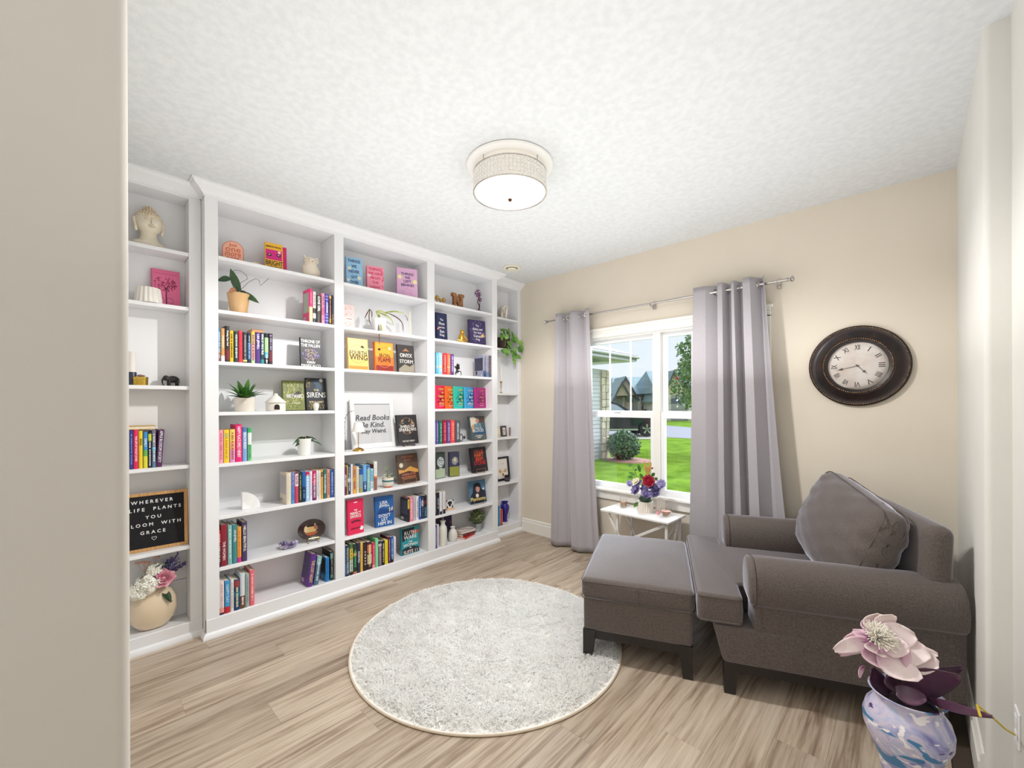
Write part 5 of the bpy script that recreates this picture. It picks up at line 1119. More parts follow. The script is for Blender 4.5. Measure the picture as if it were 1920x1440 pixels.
face_book((700, 738, 930, 988), ZT[6], -.06, (36, 92, 160), 'blue face-out book with white capitals and a lit house', [('LISA', .48, .79, .1, .5, Wt), ('JEWELL', .5, .67, .1, .86, Wt), ("DON'T", .5, .36, .1, .62, Wt), ('LET', .5, .24, .1, .36, Wt), ('HIM IN', .5, .11, .11, .7, Wt)], lean=5, yaw=-6, th=.03, decor=[('poly', (26, 66, 128), [(.05, .42), (.3, .6), (.97, .5), (.97, .42)]), ('rect', (236, 226, 180), .76, .46, .80, .60), ('rect', (236, 226, 180), .86, .48, .90, .58), ('rect', (236, 226, 180), .92, .50, .95, .62)], spine=('LISA JEWELL', (210, 224, 240)))
spine_row([(765, 768.6, 935, (26, 30, 40), 'black book with yellow capitals', {'bands': [(.56, .96, (226, 214, 70))], 'back': (70, 70, 90), 'tc': (40, 40, 50), 'tz': (.58, .94), 'w': .12}),
  (769, 775, 932.5, (232, 138, 152), 'pink book', {'tc': (250, 206, 210)}),
  (775.4, 780, 932, (196, 184, 196), 'lilac-grey book', {'tc': (160, 160, 176)}),
  (780.4, 785.4, 931, (232, 228, 232), 'white book', {'tc': (140, 130, 130)}),
  (785.8, 790.4, 931, (40, 80, 166), 'blue book', {'tc': (170, 210, 246)}),
  (790.8, 794.6, 929.5, (34, 40, 50), 'dark slate book', {'bands': [(.55, .8, (206, 206, 212))], 'tc': (120, 130, 130)}),
  (795, 800.6, 929, (32, 62, 92), 'black-capped deep blue book', {'bands': [(.5, 1, (40, 24, 34)), (.62, .78, (190, 100, 110))], 'tc': (90, 150, 190), 'tz': (.1, .46)})],
  ZT[6], xs, 'in the second bay, seventh shelf', 'upright books on the seventh shelf of the second bay', 973, .12)
spine_row([(645.8, 648, 1024, (40, 120, 190), 'thin blue edge book', {'tc': (130, 180, 230)}),
  (648.4, 655.4, 1023, (40, 46, 58), 'charcoal book with grey capitals', {'t': 'WRONG PLACE WRONG TIME', 'tc': (190, 200, 206), 'bands': [(.05, .4, (70, 96, 120))]}),
  (656, 662.2, 1020, (70, 112, 66), 'green and yellow floral book', {'bands': [(.52, .85, (226, 200, 50)), (.1, .5, (206, 218, 206)), (0, .1, (50, 30, 40))], 'tc': (90, 120, 100)}),
  (662.8, 669.4, 1020, (32, 56, 44), 'black-green book with bright green title', {'bands': [(.6, .7, (220, 150, 90)), (0, .08, (200, 120, 90))], 't': 'YELLOWFACE', 'tc': (90, 206, 130)}),
  (670, 675.8, 1018, (42, 40, 72), 'indigo book with white capitals', {'t': 'SWEETPEA', 'tc': (226, 232, 246), 'tz': (.1, .95)}),
  (676.2, 680.8, 1017, (240, 196, 92), 'amber-yellow book', {'tc': (214, 160, 40)}),
  (681.3, 688.4, 1017, (42, 28, 36), 'black book with spaced white letters', {'t': 'A  N  N  A  O', 'tc': (240, 236, 236), 'tz': (.15, .75), 'hf': .42}),
  (689, 697.8, 1016, (66, 40, 40), 'dark book with cream and orange flowers', {'bands': [(.6, .9, (206, 110, 80)), (.2, .55, (206, 190, 150))], 'tc': (230, 210, 160)}),
  (698.4, 703.6, 1018, (222, 44, 96), 'pink-red book with pale foot', {'bands': [(0, .14, (246, 170, 176))], 'tc': (250, 150, 180)}),
  (704, 709.4, 1010, (124, 220, 160), 'tall mint green book', {'tc': (150, 232, 182)}),
  (709.9, 716, 1014.5, (128, 112, 122), 'grey and rose book with white dot', {'bands': [(.8, .88, (232, 232, 236)), (.9, 1, (56, 62, 84))], 'tc': (186, 150, 150)}),
  (716.5, 721.6, 1014.5, (26, 34, 40), 'black book with pale marks', {'tc': (200, 196, 160)}),
  (722, 727.8, 1013, (240, 220, 52), 'lemon yellow book', {'tc': (226, 200, 30)}),
  (728.3, 732.4, 1007, (92, 36, 72), 'tall maroon book', {'back': (50, 22, 34), 'tc': (222, 150, 150)}),
  (733, 738, 1006.5, (44, 96, 176), 'tall blue book with black foot', {'bands': [(0, .22, (30, 30, 50))], 'tc': (150, 200, 240)}),
  (738.5, 743, 1007, (228, 224, 232), 'tall white book at the row end', {'tc': (220, 190, 206)})],
  .117, -.004, 'in the second bay, bottom shelf', 'long row on the bottom shelf of the second bay', 1069)
face_book((748, 785, 988, 1043), .117, -.07, (46, 150, 160), 'teal and black face-out book with large white capitals, bottom shelf', [('RUTH', .5, .80, .14, .85, Wt), ('WARE', .5, .64, .14, .85, Wt), ('THE', .5, .46, .06, .2, Wt), ('WOMAN', .5, .35, .11, .78, Wt), ('IN', .5, .24, .06, .14, Wt), ('SUITE 11', .5, .09, .12, .9, (250, 226, 214))], lean=2, yaw=0, th=.032, decor=[('poly', (30, 36, 48), [(.04, .98), (.04, .5), (.3, .56), (.62, .70), (.75, .98)]), ('poly', (24, 40, 52), [(.04, .02), (.04, .22), (.5, .3), (.97, .2), (.97, .02)]), ('rect', (226, 120, 90), .6, .74, .97, .86)])
# --- bay 3
face_book((814, 838, 588, 639), ZT[1], -.09, (30, 40, 78), 'dark navy face-out book with pale title, left end of the third bay', [('The', .5, .76, .07, .3, Wt), ('Moon', .5, .62, .1, .5, Wt), ('and the', .5, .48, .06, .5, Wt), ('Sun', .5, .34, .1, .42, Wt), ('King', .5, .20, .1, .5, Wt)], lean=3, th=.03, decor=[('sprig', (90, 90, 140), .5, .5, .45, .45, 50, .04), ('poly', (220, 130, 130), [(.05, .4), (.2, .5), (.3, .44), (.15, .38)])])
face_book((876, 910, 602, 650), ZT[1], -.09, (62, 50, 94), 'violet patterned face-out book beside the gold frog, third bay', [('The', .5, .78, .07, .26, Wt), ('Ashes and', .5, .64, .09, .6, Wt), ('the Star', .5, .50, .08, .5, Wt), ('Cursed', .5, .36, .1, .5, Wt), ('King', .5, .22, .1, .45, Wt)], lean=4, yaw=-7, th=.034, decor=[('sprig', (150, 140, 200), .5, .5, .46, .46, 90, .035), ('poly', (226, 180, 110), [(.7, .4), (.84, .5), (.94, .36), (.78, .32)])])
spine_row([(815.6, 818, 660.5, (30, 92, 110), 'thin deep teal book', {'tc': (80, 150, 170)}),
  (818.3, 822.4, 661, (96, 176, 226), 'bright sky-blue book', {'bands': [(.33, .38, (190, 190, 220))], 'tc': (190, 226, 246)}),
  (822.8, 830, 661.5, (140, 200, 224), 'pale blue book with lilac edge', {'bands': [(.3, .42, (240, 190, 140))], 'tc': (206, 230, 240)}),
  (830.8, 838.6, 662, (216, 52, 58), 'scarlet book', {'bands': [(.33, .4, (150, 40, 44))], 'tc': (250, 150, 140)}),
  (839, 845, 663, (240, 110, 76), 'orange-red book', {'bands': [(.33, .4, (200, 190, 120))], 'tc': (252, 190, 140)}),
  (845.5, 851.4, 664, (92, 60, 130), 'dark violet book', {'tc': (206, 180, 230)})],
  ZT[2], -.012, "of the third bay's blue-to-violet set", 'blue-to-violet set in the third bay', 700, .12)
spine_row([(906.5, 912.2, 667, (150, 152, 176), 'silver-blue book with dark back cover', {'back': (58, 56, 74), 'bands': [(0, .28, (50, 70, 110))], 'tc': (110, 112, 140)}),
  (912.6, 917.4, 666.5, (170, 166, 180), 'silver-grey book', {'bands': [(0, .22, (90, 130, 170))], 'tc': (120, 116, 130)}),
  (917.8, 922.6, 667, (92, 84, 92), 'dark grey book against the stile', {'tc': (150, 130, 140)})],
  ZT[2], -.012, "of the third bay's dark trio", 'dark trio in the third bay', 704, .14)
for i, (a, b, top, c, c2, nm, lns) in enumerate([(812.5, 836, 723, (228, 42, 84), (150, 20, 50), 'pink-red', ('COURT', 'OF', 'THORNS', 'AND', 'ROSES')), (832, 852, 724.5, (240, 104, 30), (150, 60, 20), 'orange', ('COURT', 'OF', 'SILVER', 'FLAMES', '')), (848, 872, 725, (44, 196, 176), (20, 120, 110), 'turquoise', ('COURT', 'OF', 'MIST', 'AND', 'FURY')), (868, 890.5, 726.5, (58, 164, 214), (24, 90, 160), 'sky blue', ('COURT', 'OF', 'FROST', 'AND', 'STARLIGHT')), (887, 911, 727, (172, 22, 120), (110, 14, 90), 'magenta-purple', ('COURT', 'OF', 'WINGS', 'AND', 'RUIN'))]):
    tc_ = (246, 226, 120) if i != 3 else (240, 244, 226)
    tc_ = (236, 130, 110) if i == 4 else tc_
    face_book((a, b, top, 771), ZT[3], -.028 - .004 * i, c, f'{nm} face-out book, {ORD[i]} of five overlapping bright covers in the third bay', [(s_, .58 if j % 2 == 0 else .66, .84 - j * .155, .085, .70 if j % 2 == 0 else .25, tc_) for j, s_ in enumerate(lns) if s_] + [('SARAH J. MAAS', .55, .12, .045, .8, (250, 200, 220))], 'five bright face-out books', lean=2, yaw=16, th=.020,
      decor=[('sprig', c2, .5, .5, .36, .34, 22, .14)])
spine_row([(815.7, 818, 789.5, (46, 84, 150), 'thin royal-blue book', {'tc': (120, 160, 220)}), (818.6, 822.6, 789.5, (110, 84, 160), 'lavender-purple book', {'tc': (206, 180, 236)}),
  (824, 830, 789.5, (40, 110, 92), 'emerald-green book', {'tc': (140, 206, 180)}), (831, 838, 789.5, (170, 34, 66), 'ruby-red book', {'tc': (246, 120, 150)}),
  (838.8, 845, 789.5, (100, 76, 140), 'muted violet book', {'tc': (200, 180, 226)}), (845.6, 853.4, 788, (240, 74, 84), 'coral-red book', {'tc': (252, 170, 130)}), (854.2, 863.2, 789, (84, 92, 98), 'thick gunmetal book', {'tc': (190, 196, 206)})],
  ZT[4], xs, 'of the metallic set in the third bay', 'metallic set in the third bay', 830, .13)
face_book((879.5, 911.5, 781.5, 827), ZT[4], -.06, (76, 92, 96), 'grey-teal face-out book with a white-haired figure in a small easel', [('FATE', .5, .62, .12, .5, (150, 206, 232)), ('INKED IN', .5, .50, .07, .5, (200, 220, 230)), ('BLOOD', .5, .39, .13, .72, Wt), ('DANIELLE', .5, .16, .06, .6, Wt), ('JENSEN', .5, .08, .06, .45, Wt)], lean=10, yaw=3, th=.03, decor=[('poly', (226, 216, 196), [(.05, .96), (.3, .98), (.62, .82), (.5, .7), (.28, .66), (.12, .4), (.05, .6)]), ('poly', (206, 160, 110), [(.1, .6), (.3, .7), (.22, .4), (.1, .3)]), ('poly', (40, 84, 120), [(.15, .46), (.95, .5), (.95, .22), (.3, .24)]), ('rect', (90, 60, 50), .66, .74, .97, .97), ('disc', (200, 140, 116), .5, .80, .11)])
face_book((811, 834, 848.5, 899), ZT[5], -.06, (54, 66, 62), 'dark green face-out book with a silver crest, left of its near twin', [], 'twin crest books', lean=2, yaw=8, th=.03, decor=[('rect', (176, 190, 160), .04, .02, .97, .36), ('disc', (206, 212, 214), .55, .62, .34, 1.1), ('sprig', (54, 66, 62), .55, .62, .3, .2, 50, .06), ('poly', (206, 212, 214), [(.35, .42), (.55, .34), (.75, .42), (.55, .38)])])
face_book((838.5, 860.5, 847, 897), ZT[5], -.06, (56, 54, 78), 'dark face-out book with green meadow foot and silver crest, right twin', [], 'twin crest books', lean=2, yaw=-12, th=.036, decor=[('rect', (140, 144, 64), .02, .02, .97, .40), ('disc', (160, 160, 166), .56, .64, .30, 1.2), ('sprig', (60, 56, 78), .56, .64, .28, .22, 50, .06), ('disc', (206, 196, 140), .56, .68, .14)])
face_book((882, 914, 840, 886), ZT[5], -.045, (34, 26, 36), 'black face-out book with flaming orange capitals on a wire easel', [('CALLIE', .5, .82, .12, .8, (206, 80, 40)), ('HART', .5, .68, .14, .6, (240, 110, 40)), ('BRIM', .5, .52, .14, .66, (236, 80, 40)), ('STONE', .5, .36, .15, .84, (206, 50, 44))], lean=10, yaw=4, th=.032)
spine_row([(815.7, 819, 925, (40, 32, 46), 'thin aubergine book', {'tc': (120, 110, 130)}), (819.4, 824.2, 924, (30, 28, 36), 'black book with grey title', {'t': 'NEVER LIE', 'tc': (190, 186, 196)}),
  (824.8, 829.8, 922.5, (222, 226, 230), 'white book with dark foot', {'bands': [(0, .14, (50, 46, 60))], 'tc': (196, 204, 212), 'tz': (.3, .9)}), (831, 836, 921.5, (226, 218, 220), 'off-white book with black figure at foot', {'bands': [(0, .2, (40, 38, 50))], 'tc': (206, 206, 196), 'tz': (.3, .9)})],
  ZT[6], xs, 'in the third bay, seventh shelf', 'upright books on the seventh shelf of the third bay', 964, .12)
face_book((879, 911.5, 901, 946), ZT[6], -.09, (76, 116, 146), 'blue face-out book with a dark-haired figure and yellow script', [('Phantasma', .5, .20, .16, .88, (246, 226, 140))], lean=9, yaw=-4, th=.014, decor=[('poly', (40, 38, 52), [(.04, .3), (.2, .5), (.28, .8), (.5, .9), (.72, .8), (.74, .6), (.97, .5), (.97, .1), (.04, .1)]), ('disc', (196, 150, 136), .52, .62, .12, 1.3), ('poly', (26, 24, 34), [(.3, .84), (.5, .92), (.7, .84), (.66, .7), (.4, .74), (.34, .62)]), ('rect', (30, 28, 34), .04, .02, .97, .12), ('disc', (232, 236, 240), .86, .6, .05), ('disc', (236, 226, 206), .46, .34, .09)])
spine_row([(815.6, 819.8, 985.5, (58, 76, 160), 'royal blue book', {'tc': (140, 160, 220)}), (820.4, 823.8, 984, (232, 222, 222), 'white book', {'tc': (214, 196, 196)})],
  .117, -.01, 'in the third bay, bottom shelf', 'two upright books on the bottom shelf of the third bay', 1030, .13)
face_book((812, 828, 966, 1014), .117, -.17, (52, 30, 56), 'dark plum book standing at the back, left of the tall bottle vase', [('A', .6, .8, .1, .2, Wt)], lean=3, th=.02) if False else face_book((812, 828, 966, 1014), .117, -.17, (52, 30, 56), 'dark plum book standing at the back, left of the tall bottle vase', [], lean=3, th=.02)
face_book((832, 847, 966, 1010), .117, -.17, (44, 30, 70), 'dark violet star-patterned book at the back between the bottle vases', [], lean=3, th=.02, decor=[('sprig', (110, 80, 130), .5, .5, .44, .46, 30, .05), ('poly', (150, 70, 90), [(.7, .7), (.9, .74), (.9, .6)])])
# stack lying at an angle on the bottom shelf
cst = U(880, 1006, 'z', .117)
for i, (c, z, th, ro, lx, nm, dc) in enumerate([((214, 44, 40), 0, .018, 18, .0, 'red paperback at the bottom of the loose stack', None), ((120, 40, 44), .0185, .022, 8, -.004, 'dark red book in the middle of the loose stack', None), ((226, 214, 208), .041, .026, 0, -.012, 'cream book with dark wavy line topping the loose stack', 1)]):
    t = thing('book', nm + ', bottom shelf of the third bay', 'book', (-.095 + lx, -.815 + .004 * i, .1175 + z), R(ro), 'loose stack of three books')
    g = G(); g.box(-.065, -.095, 0, .055, .085, .002).box(-.065, -.095, th - .002, .055, .085, th).box(.053, -.095, 0, .055, .085, th); cvr = g.build('cover', shade_m(c), t)
    g = G(); g.box(-.062, -.092, .002, .052, .082, th - .002); g.build('pages', PAPER, t)
    if dc: g = G(); g.tube([(-.04 + .012 * q, -.08 + .019 * q + .0, th + .0008 + 0 * q) if q % 2 else (-.03 + .008 * q, -.08 + .019 * q, th + .0008) for q in range(9)], .0022, 4); g.build('cover_art', shade_m((66, 40, 52)), cvr)
# --- right narrow bookcase
spine_row([(931.5, 936, 949, (44, 70, 150), 'deep blue book', {'tc': (120, 150, 210)}), (936.4, 939.2, 950, (70, 160, 176), 'turquoise book', {'tc': (180, 226, 226)}), (939.8, 943.2, 955, (206, 50, 44), 'red-orange book', {'tc': (246, 150, 110)})],
  .109, dp - .02, 'in the right narrow bookcase', 'three books in the right narrow bookcase', 985, .13)

# ------------------------------------------------------------ ornaments on the shelves
def yat(px, py, x): return float(U(px, py, 'x', x)[1])
def zat(px, py, x): return float(U(px, py, 'x', x)[2])
def orn(name, label, cat, px, py, x, zs, rot=0., group=None): return thing(name, label, cat, (x, yat(px, py, x), zs + .0006), R(rot), group)
# Buddha head bust
PLS = noise_mat('plaster_white', (226, 214, 190), (236, 226, 206), 20, .7)
t = orn('head_sculpture', 'cream plaster head sculpture with curled hair and long earlobes on the top shelf', 'sculpture', 279, 420, dp - .082, SZ[0], 8)
Hs = .268
g = G(); g.lathe([(.060, 0), (.064, .010), (.058, .026), (.046, .044), (.040, .060), (.038, .080), (.040, .095)], 28, sx_=.80); g.ball((0, 0, .018), .05, 18, 8, (.85, 1.62, .55)); g.build('shoulders', PLS, t, smooth=True, angle=180)
def head(u, v):
    a = 2 * PI * u; b = -PI / 2 + PI * v; z = math.sin(b); r_ = max(0, math.cos(b)) ** .85; w_ = 1 - .20 * max(0, -z) ** 1.5
    return (.064 * r_ * math.cos(a) * w_, .063 * r_ * math.sin(a) * w_, .142 + .072 * z)
g = G(); g.grid(head, 36, 24, wrap=True); hd = g.build('head', PLS, t, smooth=True, angle=180)
g = G(); g.tube([(.058, 0, .165), (.063, 0, .150), (.073, 0, .134), (.066, 0, .127)], [.005, .0055, .0085, .005], 10)
for s_ in (-1, 1):
    g.tube([(.061, s_ * .006, .163), (.062, s_ * .018, .169), (.055, s_ * .034, .162)], .0028, 6)
    g.ball((.055, s_ * .020, .152), .010, 12, 8, (.8, 1.25, .6)); g.tube([(.060, s_ * .010, .150), (.0635, s_ * .020, .1475), (.056, s_ * .031, .150)], .0016, 5)
g.tube([(.058, -.016, .116), (.064, -.007, .1185), (.0655, 0, .117), (.064, .007, .1185), (.058, .016, .116)], [.0015, .004, .0038, .004, .0015], 8); g.tube([(.057, -.012, .111), (.0625, 0, .1085), (.057, .012, .111)], [.0015, .005, .0015], 8)
g.build('face', PLS, hd, smooth=True, angle=180)
for s_ in (-1, 1): g = G(); g.tube([(.006, s_ * .060, .168), (.002, s_ * .066, .158), (.004, s_ * .066, .140), (.010, s_ * .062, .115), (.012, s_ * .060, .092), (.012, s_ * .060, .084)], [.006, .010, .008, .006, .009, .003], 10); g.build('ear', PLS, hd, smooth=True, angle=180)
g = G()
for ring in range(8):
    el = -.25 + ring * .21; n = int(34 * max(.15, math.cos(el)))
    for i in range(n):
        a = 2 * PI * (i + .5 * (ring % 2)) / n; aa = (a + PI) % (2 * PI) - PI
        if abs(aa) < 1.15 and el < .40: continue
        if abs(aa) < 1.75 and el < .2: continue
        p = head(a / (2 * PI), (el + PI / 2) / PI); g.ball((p[0] * 1.02, p[1] * 1.02, p[2]), .0072, 6, 4)
for ring in range(5):
    el = -.2 + ring * .38; n = max(1, int(15 * math.cos(el)))
    for i in range(n): a = 2 * PI * i / n; g.ball((-.004 + .029 * math.cos(el) * math.cos(a), .029 * math.cos(el) * math.sin(a), .214 + .029 * math.sin(el)), .0068, 6, 4)
g.ball((-.004, 0, .212), .029, 12, 8); o = g.build('hair_curls', noise_mat('plaster_hair', (214, 196, 164), (232, 216, 190), 30, .8), hd, smooth=True, angle=180)
# ribbed white pot
t = orn('ribbed_pot', 'ribbed white ceramic pot beside the pink tree book', 'pot', 278, 556, dp - .055, SZ[1])
g = G(); n = 18
def rib(u, v):
    a = 2 * PI * u; r_ = (.062 - .016 * (1 - v) ** 0 * 0 + .0) * (1.03 - .16 * v) + .0022 * math.cos(a * n); return (r_ * math.cos(a), r_ * math.sin(a), .088 * v)
g.grid(rib, 144, 6, wrap=True); g.lathe([(.001, .001), (.06, .001)], 32, close=False); g.lathe([(.053, .088), (.049, .088), (.047, .01), (.001, .01)], 32, close=False); g.build('body', CERAMIC, t, smooth=True)
# gold tin, papers, elephant
t = orn('gold_tin', 'round gold tin with lid in the left narrow bookcase', 'tin', 263, 715, dp - .06, SZ[2])
g = G(); g.lathe([(.034, 0), (.0345, .003), (.0345, .036)], 32); g.build('tin_body', M('gold_paint', (196, 160, 70), .3, .9), t, smooth=True)
g = G(); g.lathe([(.0355, .034), (.036, .036), (.036, .047), (.034, .049), (.001, .050)], 32); g.build('lid', M('gold_lid', (206, 172, 84), .28, .9), t, smooth=True)
g = G(); g.ball((0, 0, .056), .012, 8, 5, (1.6, 1.2, .6)); g.ball((.01, .012, .055), .009, 8, 5, (1.3, 1, .6)); g.build('bow', M('dusty_bow', (150, 120, 120), .7), t, smooth=True)
t = orn('paper_roll', 'white rolled card with dark foot at the hidden edge of the left bookcase', 'card', 247, 690, dp - .07, SZ[2])
g = G(); g.lathe([(.020, 0), (.022, .07), (.02, .075)], 20); g.build('holder', M('navy_glaze', (44, 50, 70), .35), t, smooth=True)
g = G(); g.lathe([(.018, .07), (.017, .19), (.0185, .192), (.015, .19), (.015, .075)], 20, close=False); g.build('card_roll', M('white_card', (236, 232, 226), .7), t, smooth=True)
ELB = noise_mat('carved_black', (30, 27, 27), (52, 46, 44), 60, .5, bump=.5, bscale=120)
def elephant(t, s, m, facing=-1):
    def part(nm, f): g = G(); f(g); g.v = [(v[0] * s, v[1] * s * facing * -1, v[2] * s) for v in g.v]; return g.build(nm, m, t, smooth=True, angle=180)
    part('body', lambda g: g.ball((0, .0, .62), .33, 18, 12, (.85, 1.35, .95)))
    part('head', lambda g: (g.ball((0, -.50, .72), .22, 14, 10, (.95, .95, 1.1)), g.tube([(0, -.66, .70), (0, -.74, .50), (0, -.74, .28), (0, -.68, .10), (0, -.60, .06)], [.10, .075, .055, .042, .03], 10)))
    for s_ in (-1, 1):
        part('ear', lambda g: g.ball((s_ * .22, -.42, .70), .2, 12, 8, (.22, .75, 1.05)))
        part('tusk', lambda g: g.tube([(s_ * .09, -.66, .58), (s_ * .10, -.76, .50), (s_ * .09, -.84, .52)], [.025, .02, .006], 6))
        for y in (-.28, .30): part('leg', lambda g: g.tube([(s_ * .15, y, .55), (s_ * .15, y, .25), (s_ * .15, y, .0)], [.13, .105, .11], 10))
    part('tail', lambda g: g.tube([(0, .44, .72), (0, .50, .5), (0, .49, .3)], [.02, .015, .02], 6))
t = orn('elephant_figurine', 'small carved black elephant in the left narrow bookcase', 'figurine', 324, 713, dp - .10, SZ[2], 6); elephant(t, .068, ELB)
# letter board
t = orn('letter_board', 'black felt letter board with white letters in a wooden frame', 'sign', 289, 960, dp - .055, SZ[4])
t.rotation_euler = (0, R(-6), R(-4)); bw, bh = .318, .335
OAK = noise_mat('oak_frame', (190, 140, 84), (214, 168, 110), 6, .5, stretch=(1, 14, 1))
yl, yr = yat(247, 960, dp - .05), yat(333, 960, dp - .05); print
g = G(); g.box(-.012, -bw / 2 + .016, .016, -.004, bw / 2 - .016, bh - .016); brd = g.build('felt', noise_mat('black_felt', (28, 27, 31), (38, 36, 40), 300, .95), t)
g = G()
for i in range(36): z = .02 + i * .0083; g.box(-.004, -bw / 2 + .016, z, -.0025, bw / 2 - .016, z + .004)
o = g.build('felt_ridges', MATS['black_felt'], t)
for (a, b_, c_, d_) in ((-bw / 2, 0, bw / 2, .018), (-bw / 2, bh - .018, bw / 2, bh), (-bw / 2, .018, -bw / 2 + .018, bh - .018), (bw / 2 - .018, .018, bw / 2, bh - .018)):
    g = G(); g.box(-.014, a, b_, .004, c_, d_, bev=.0015); g.build('frame_rail', OAK, t)
LET = M('white_letters', (238, 238, 240), .4)
for s_, zc, yc, lw in (('W H E R E V E R', .845, -.02, .62), ('L I F E   P L A N T S', .715, .02, .80), ('Y O U', .575, -.01, .26), ('B L O O M   W I T H', .45, .0, .82), ('G R A C E', .315, -.015, .56)):
    ws = s_.split('   '); tot = sum(len(q) for q in ws) + 1.5 * (len(ws) - 1); pos = 0
    for q in ws:
        cc = (pos + len(q) / 2) / tot - .5; g = G(); put_text(g, q, (-.0020, yc * bw + cc * lw * bw, zc * bh), (0, 1, 0), (0, 0, 1), lw * bw * len(q) / tot, .0185, bold=.0006); g.build('lettering', LET, t); pos += len(q) + 1.5
g = G(); g.tube([(-.002, -.0 + q[0] * .011, .20 * bh + q[1] * .011) for q in ((0, -1), (.95, .1), (.9, .75), (.45, .9), (0, .45), (-.45, .9), (-.9, .75), (-.95, .1))], .0012, 5, closed=True); g.build('heart', LET, t)
# round cream vase with flowers (left bottom)
t = orn('flower_vase', 'squat glossy cream vase with white hydrangea, pink rose and lavender on the bottom shelf', 'vase', 287, 1130, dp - .085, .100)
g = G(); g.lathe([(.045, 0), (.072, .008), (.102, .050), (.113, .105), (.108, .160), (.085, .205), (.058, .225), (.048, .232), (.046, .226), (.05, .215)], 40, close=False, sx_=.72); g.lathe([(.001, .002), (.045, .002)], 30, close=False, sx_=.72); vs_ = g.build('body', M('cream_glaze', (232, 212, 182), .12, 0, .6, Coat_Weight=.5), t, smooth=True)
def sub(t, px, py, x): return (x - t.location.x, yat(px, py, x) - t.location.y, zat(px, py, x) - t.location.z)
HYD = noise_mat('hydrangea_petal', (238, 234, 216), (250, 249, 244), 40, .6)
def hydr(t, c, r, n, m, seed=0, nm='hydrangea', ps=.016):
    rd = random.Random(seed); g = G()
    for i in range(n):
        z = rd.uniform(-.4, 1); a = rd.random() * 2 * PI; q = math.sqrt(max(0, 1 - z * z)); d = Vector((q * math.cos(a), q * math.sin(a), z)); p = Vector(c) + d * r * rd.uniform(.86, 1.05)
        u = d.cross(Vector((rd.random(), rd.random(), rd.random()))).normalized(); v = d.cross(u)
        for k in range(4):
            b = k * PI / 2; e = u * math.cos(b) + v * math.sin(b); f = v * math.cos(b) - u * math.sin(b); g.add([p, p + e * ps * .6 + f * ps * .4 + d * ps * .2, p + e * ps + d * ps * .1, p + e * ps * .6 - f * ps * .4 + d * ps * .2], [(0, 1, 2, 3)])
    g.ball(c, r * .85, 12, 8); return g.build(nm, m, t)
hydr(t, sub(t, 276, 1098, dp - .03), .062, 110, HYD, 1); hydr(t, sub(t, 290, 1070, dp - .07), .045, 70, HYD, 2); hydr(t, sub(t, 256, 1112, dp - .02), .05, 70, HYD, 3)
rose(t, 'pink_rose', sub(t, 307, 1086, dp - .03), .058, noise_mat('rose_pink', (226, 130, 160), (244, 190, 200), 30, .55), ((4, .35, 1.25), (5, .55, 1.1), (6, .72, .9), (7, .86, .62), (7, 1.0, .3)), tilt=(R(10), R(50)), seed=4)
for (a, b_, dx_, dz_) in ((292, 1070, .3, .8), (298, 1068, .7, .6), (300, 1110, .6, -.5), (305, 1106, .2, -.3)): leaf(t, sub(t, a, b_, dp - .05), (.3, dx_, dz_), .075, .022, DLEAF)
g = G(); rd = random.Random(8)
for i in range(15):
    p0 = Vector(sub(t, 300, 1085, dp - .09)); p1 = Vector(sub(t, rd.uniform(305, 350), rd.uniform(1036, 1062), dp - rd.uniform(.04, .14)))
    g.tube([p0, p0.lerp(p1, .5) + Vector((0, .0, .01)), p1], .0014, 4)
    for q in range(16): f = .45 + q * .035; c_ = p0.lerp(p1, f); g.ball((c_[0] + rd.gauss(0, .003), c_[1] + rd.gauss(0, .004), c_[2] + rd.gauss(0, .003)), .0048, 5, 3, (1, 1, 1.3))
p1 = Vector(sub(t, 348, 1084, dp - .05)); p0 = Vector(sub(t, 310, 1092, dp - .06))
for q in range(10): c_ = p0.lerp(p1, q / 9); g.ball(tuple(c_), .004, 5, 3)
o = g.build('lavender', noise_mat('lavender_blue', (84, 78, 120), (126, 116, 168), 60, .8), t, smooth=True, angle=180); o['kind'] = 'stuff'
PCH = M('peach_blossom', (222, 160, 136), .6)
for (a, b_) in ((258, 1057), (268, 1055), (294, 1046), (276, 1056)):
    g = G(); p0 = Vector(sub(t, 280, 1085, dp - .08)); p1 = Vector(sub(t, a, b_, dp - .06)); g.tube([p0, p0.lerp(p1, .5), p1], .0013, 4)
    for q in range(9): an = q * .7; g.ball((p1[0] + .012 * math.cos(an) * .8, p1[1] + .013 * math.sin(an), p1[2] + .003 * (q % 3)), .0055, 6, 4, (1, 1, .5))
    g.build('peach_blossom', PCH, t, smooth=True, angle=180)
# arched pink print with lettering
t = orn('arched_print', 'arched peach acrylic print with orange lettering at the left of the top shelf', 'print', 437, 470, -.11, ZT[0]); t.rotation_euler = (0, R(-7), R(-12))
aw, ah = .118, .152
def archp(w_, h_, ins=0): return [(-w_ / 2 + ins, ins)] + [(w_ / 2 - ins, ins)] + [((w_ / 2 - ins) * math.cos(PI * i / 16), h_ - w_ / 2 + (w_ / 2 - ins) * math.sin(PI * i / 16)) for i in range(17)]
g = G(); g.prism(archp(aw, ah), -.006, 0, 'x'); g.build('panel_edge', M('rust_edge', (206, 110, 90), .4), t)
g = G(); g.prism(archp(aw, ah, .004), 0, .0008, 'x'); g.build('panel_face', M('peach_face', (246, 186, 160), .35), t)
for i, s_ in enumerate(('Just', 'one', 'more', 'page')): g = G(); put_text(g, s_, (.0012, 0, ah * (.80 - i * .205)), (0, 1, 0), (0, 0, 1), aw * (.6 if i == 0 else .72), .026, bold=.0009); g.build('lettering', cm((226, 112, 74)), t)
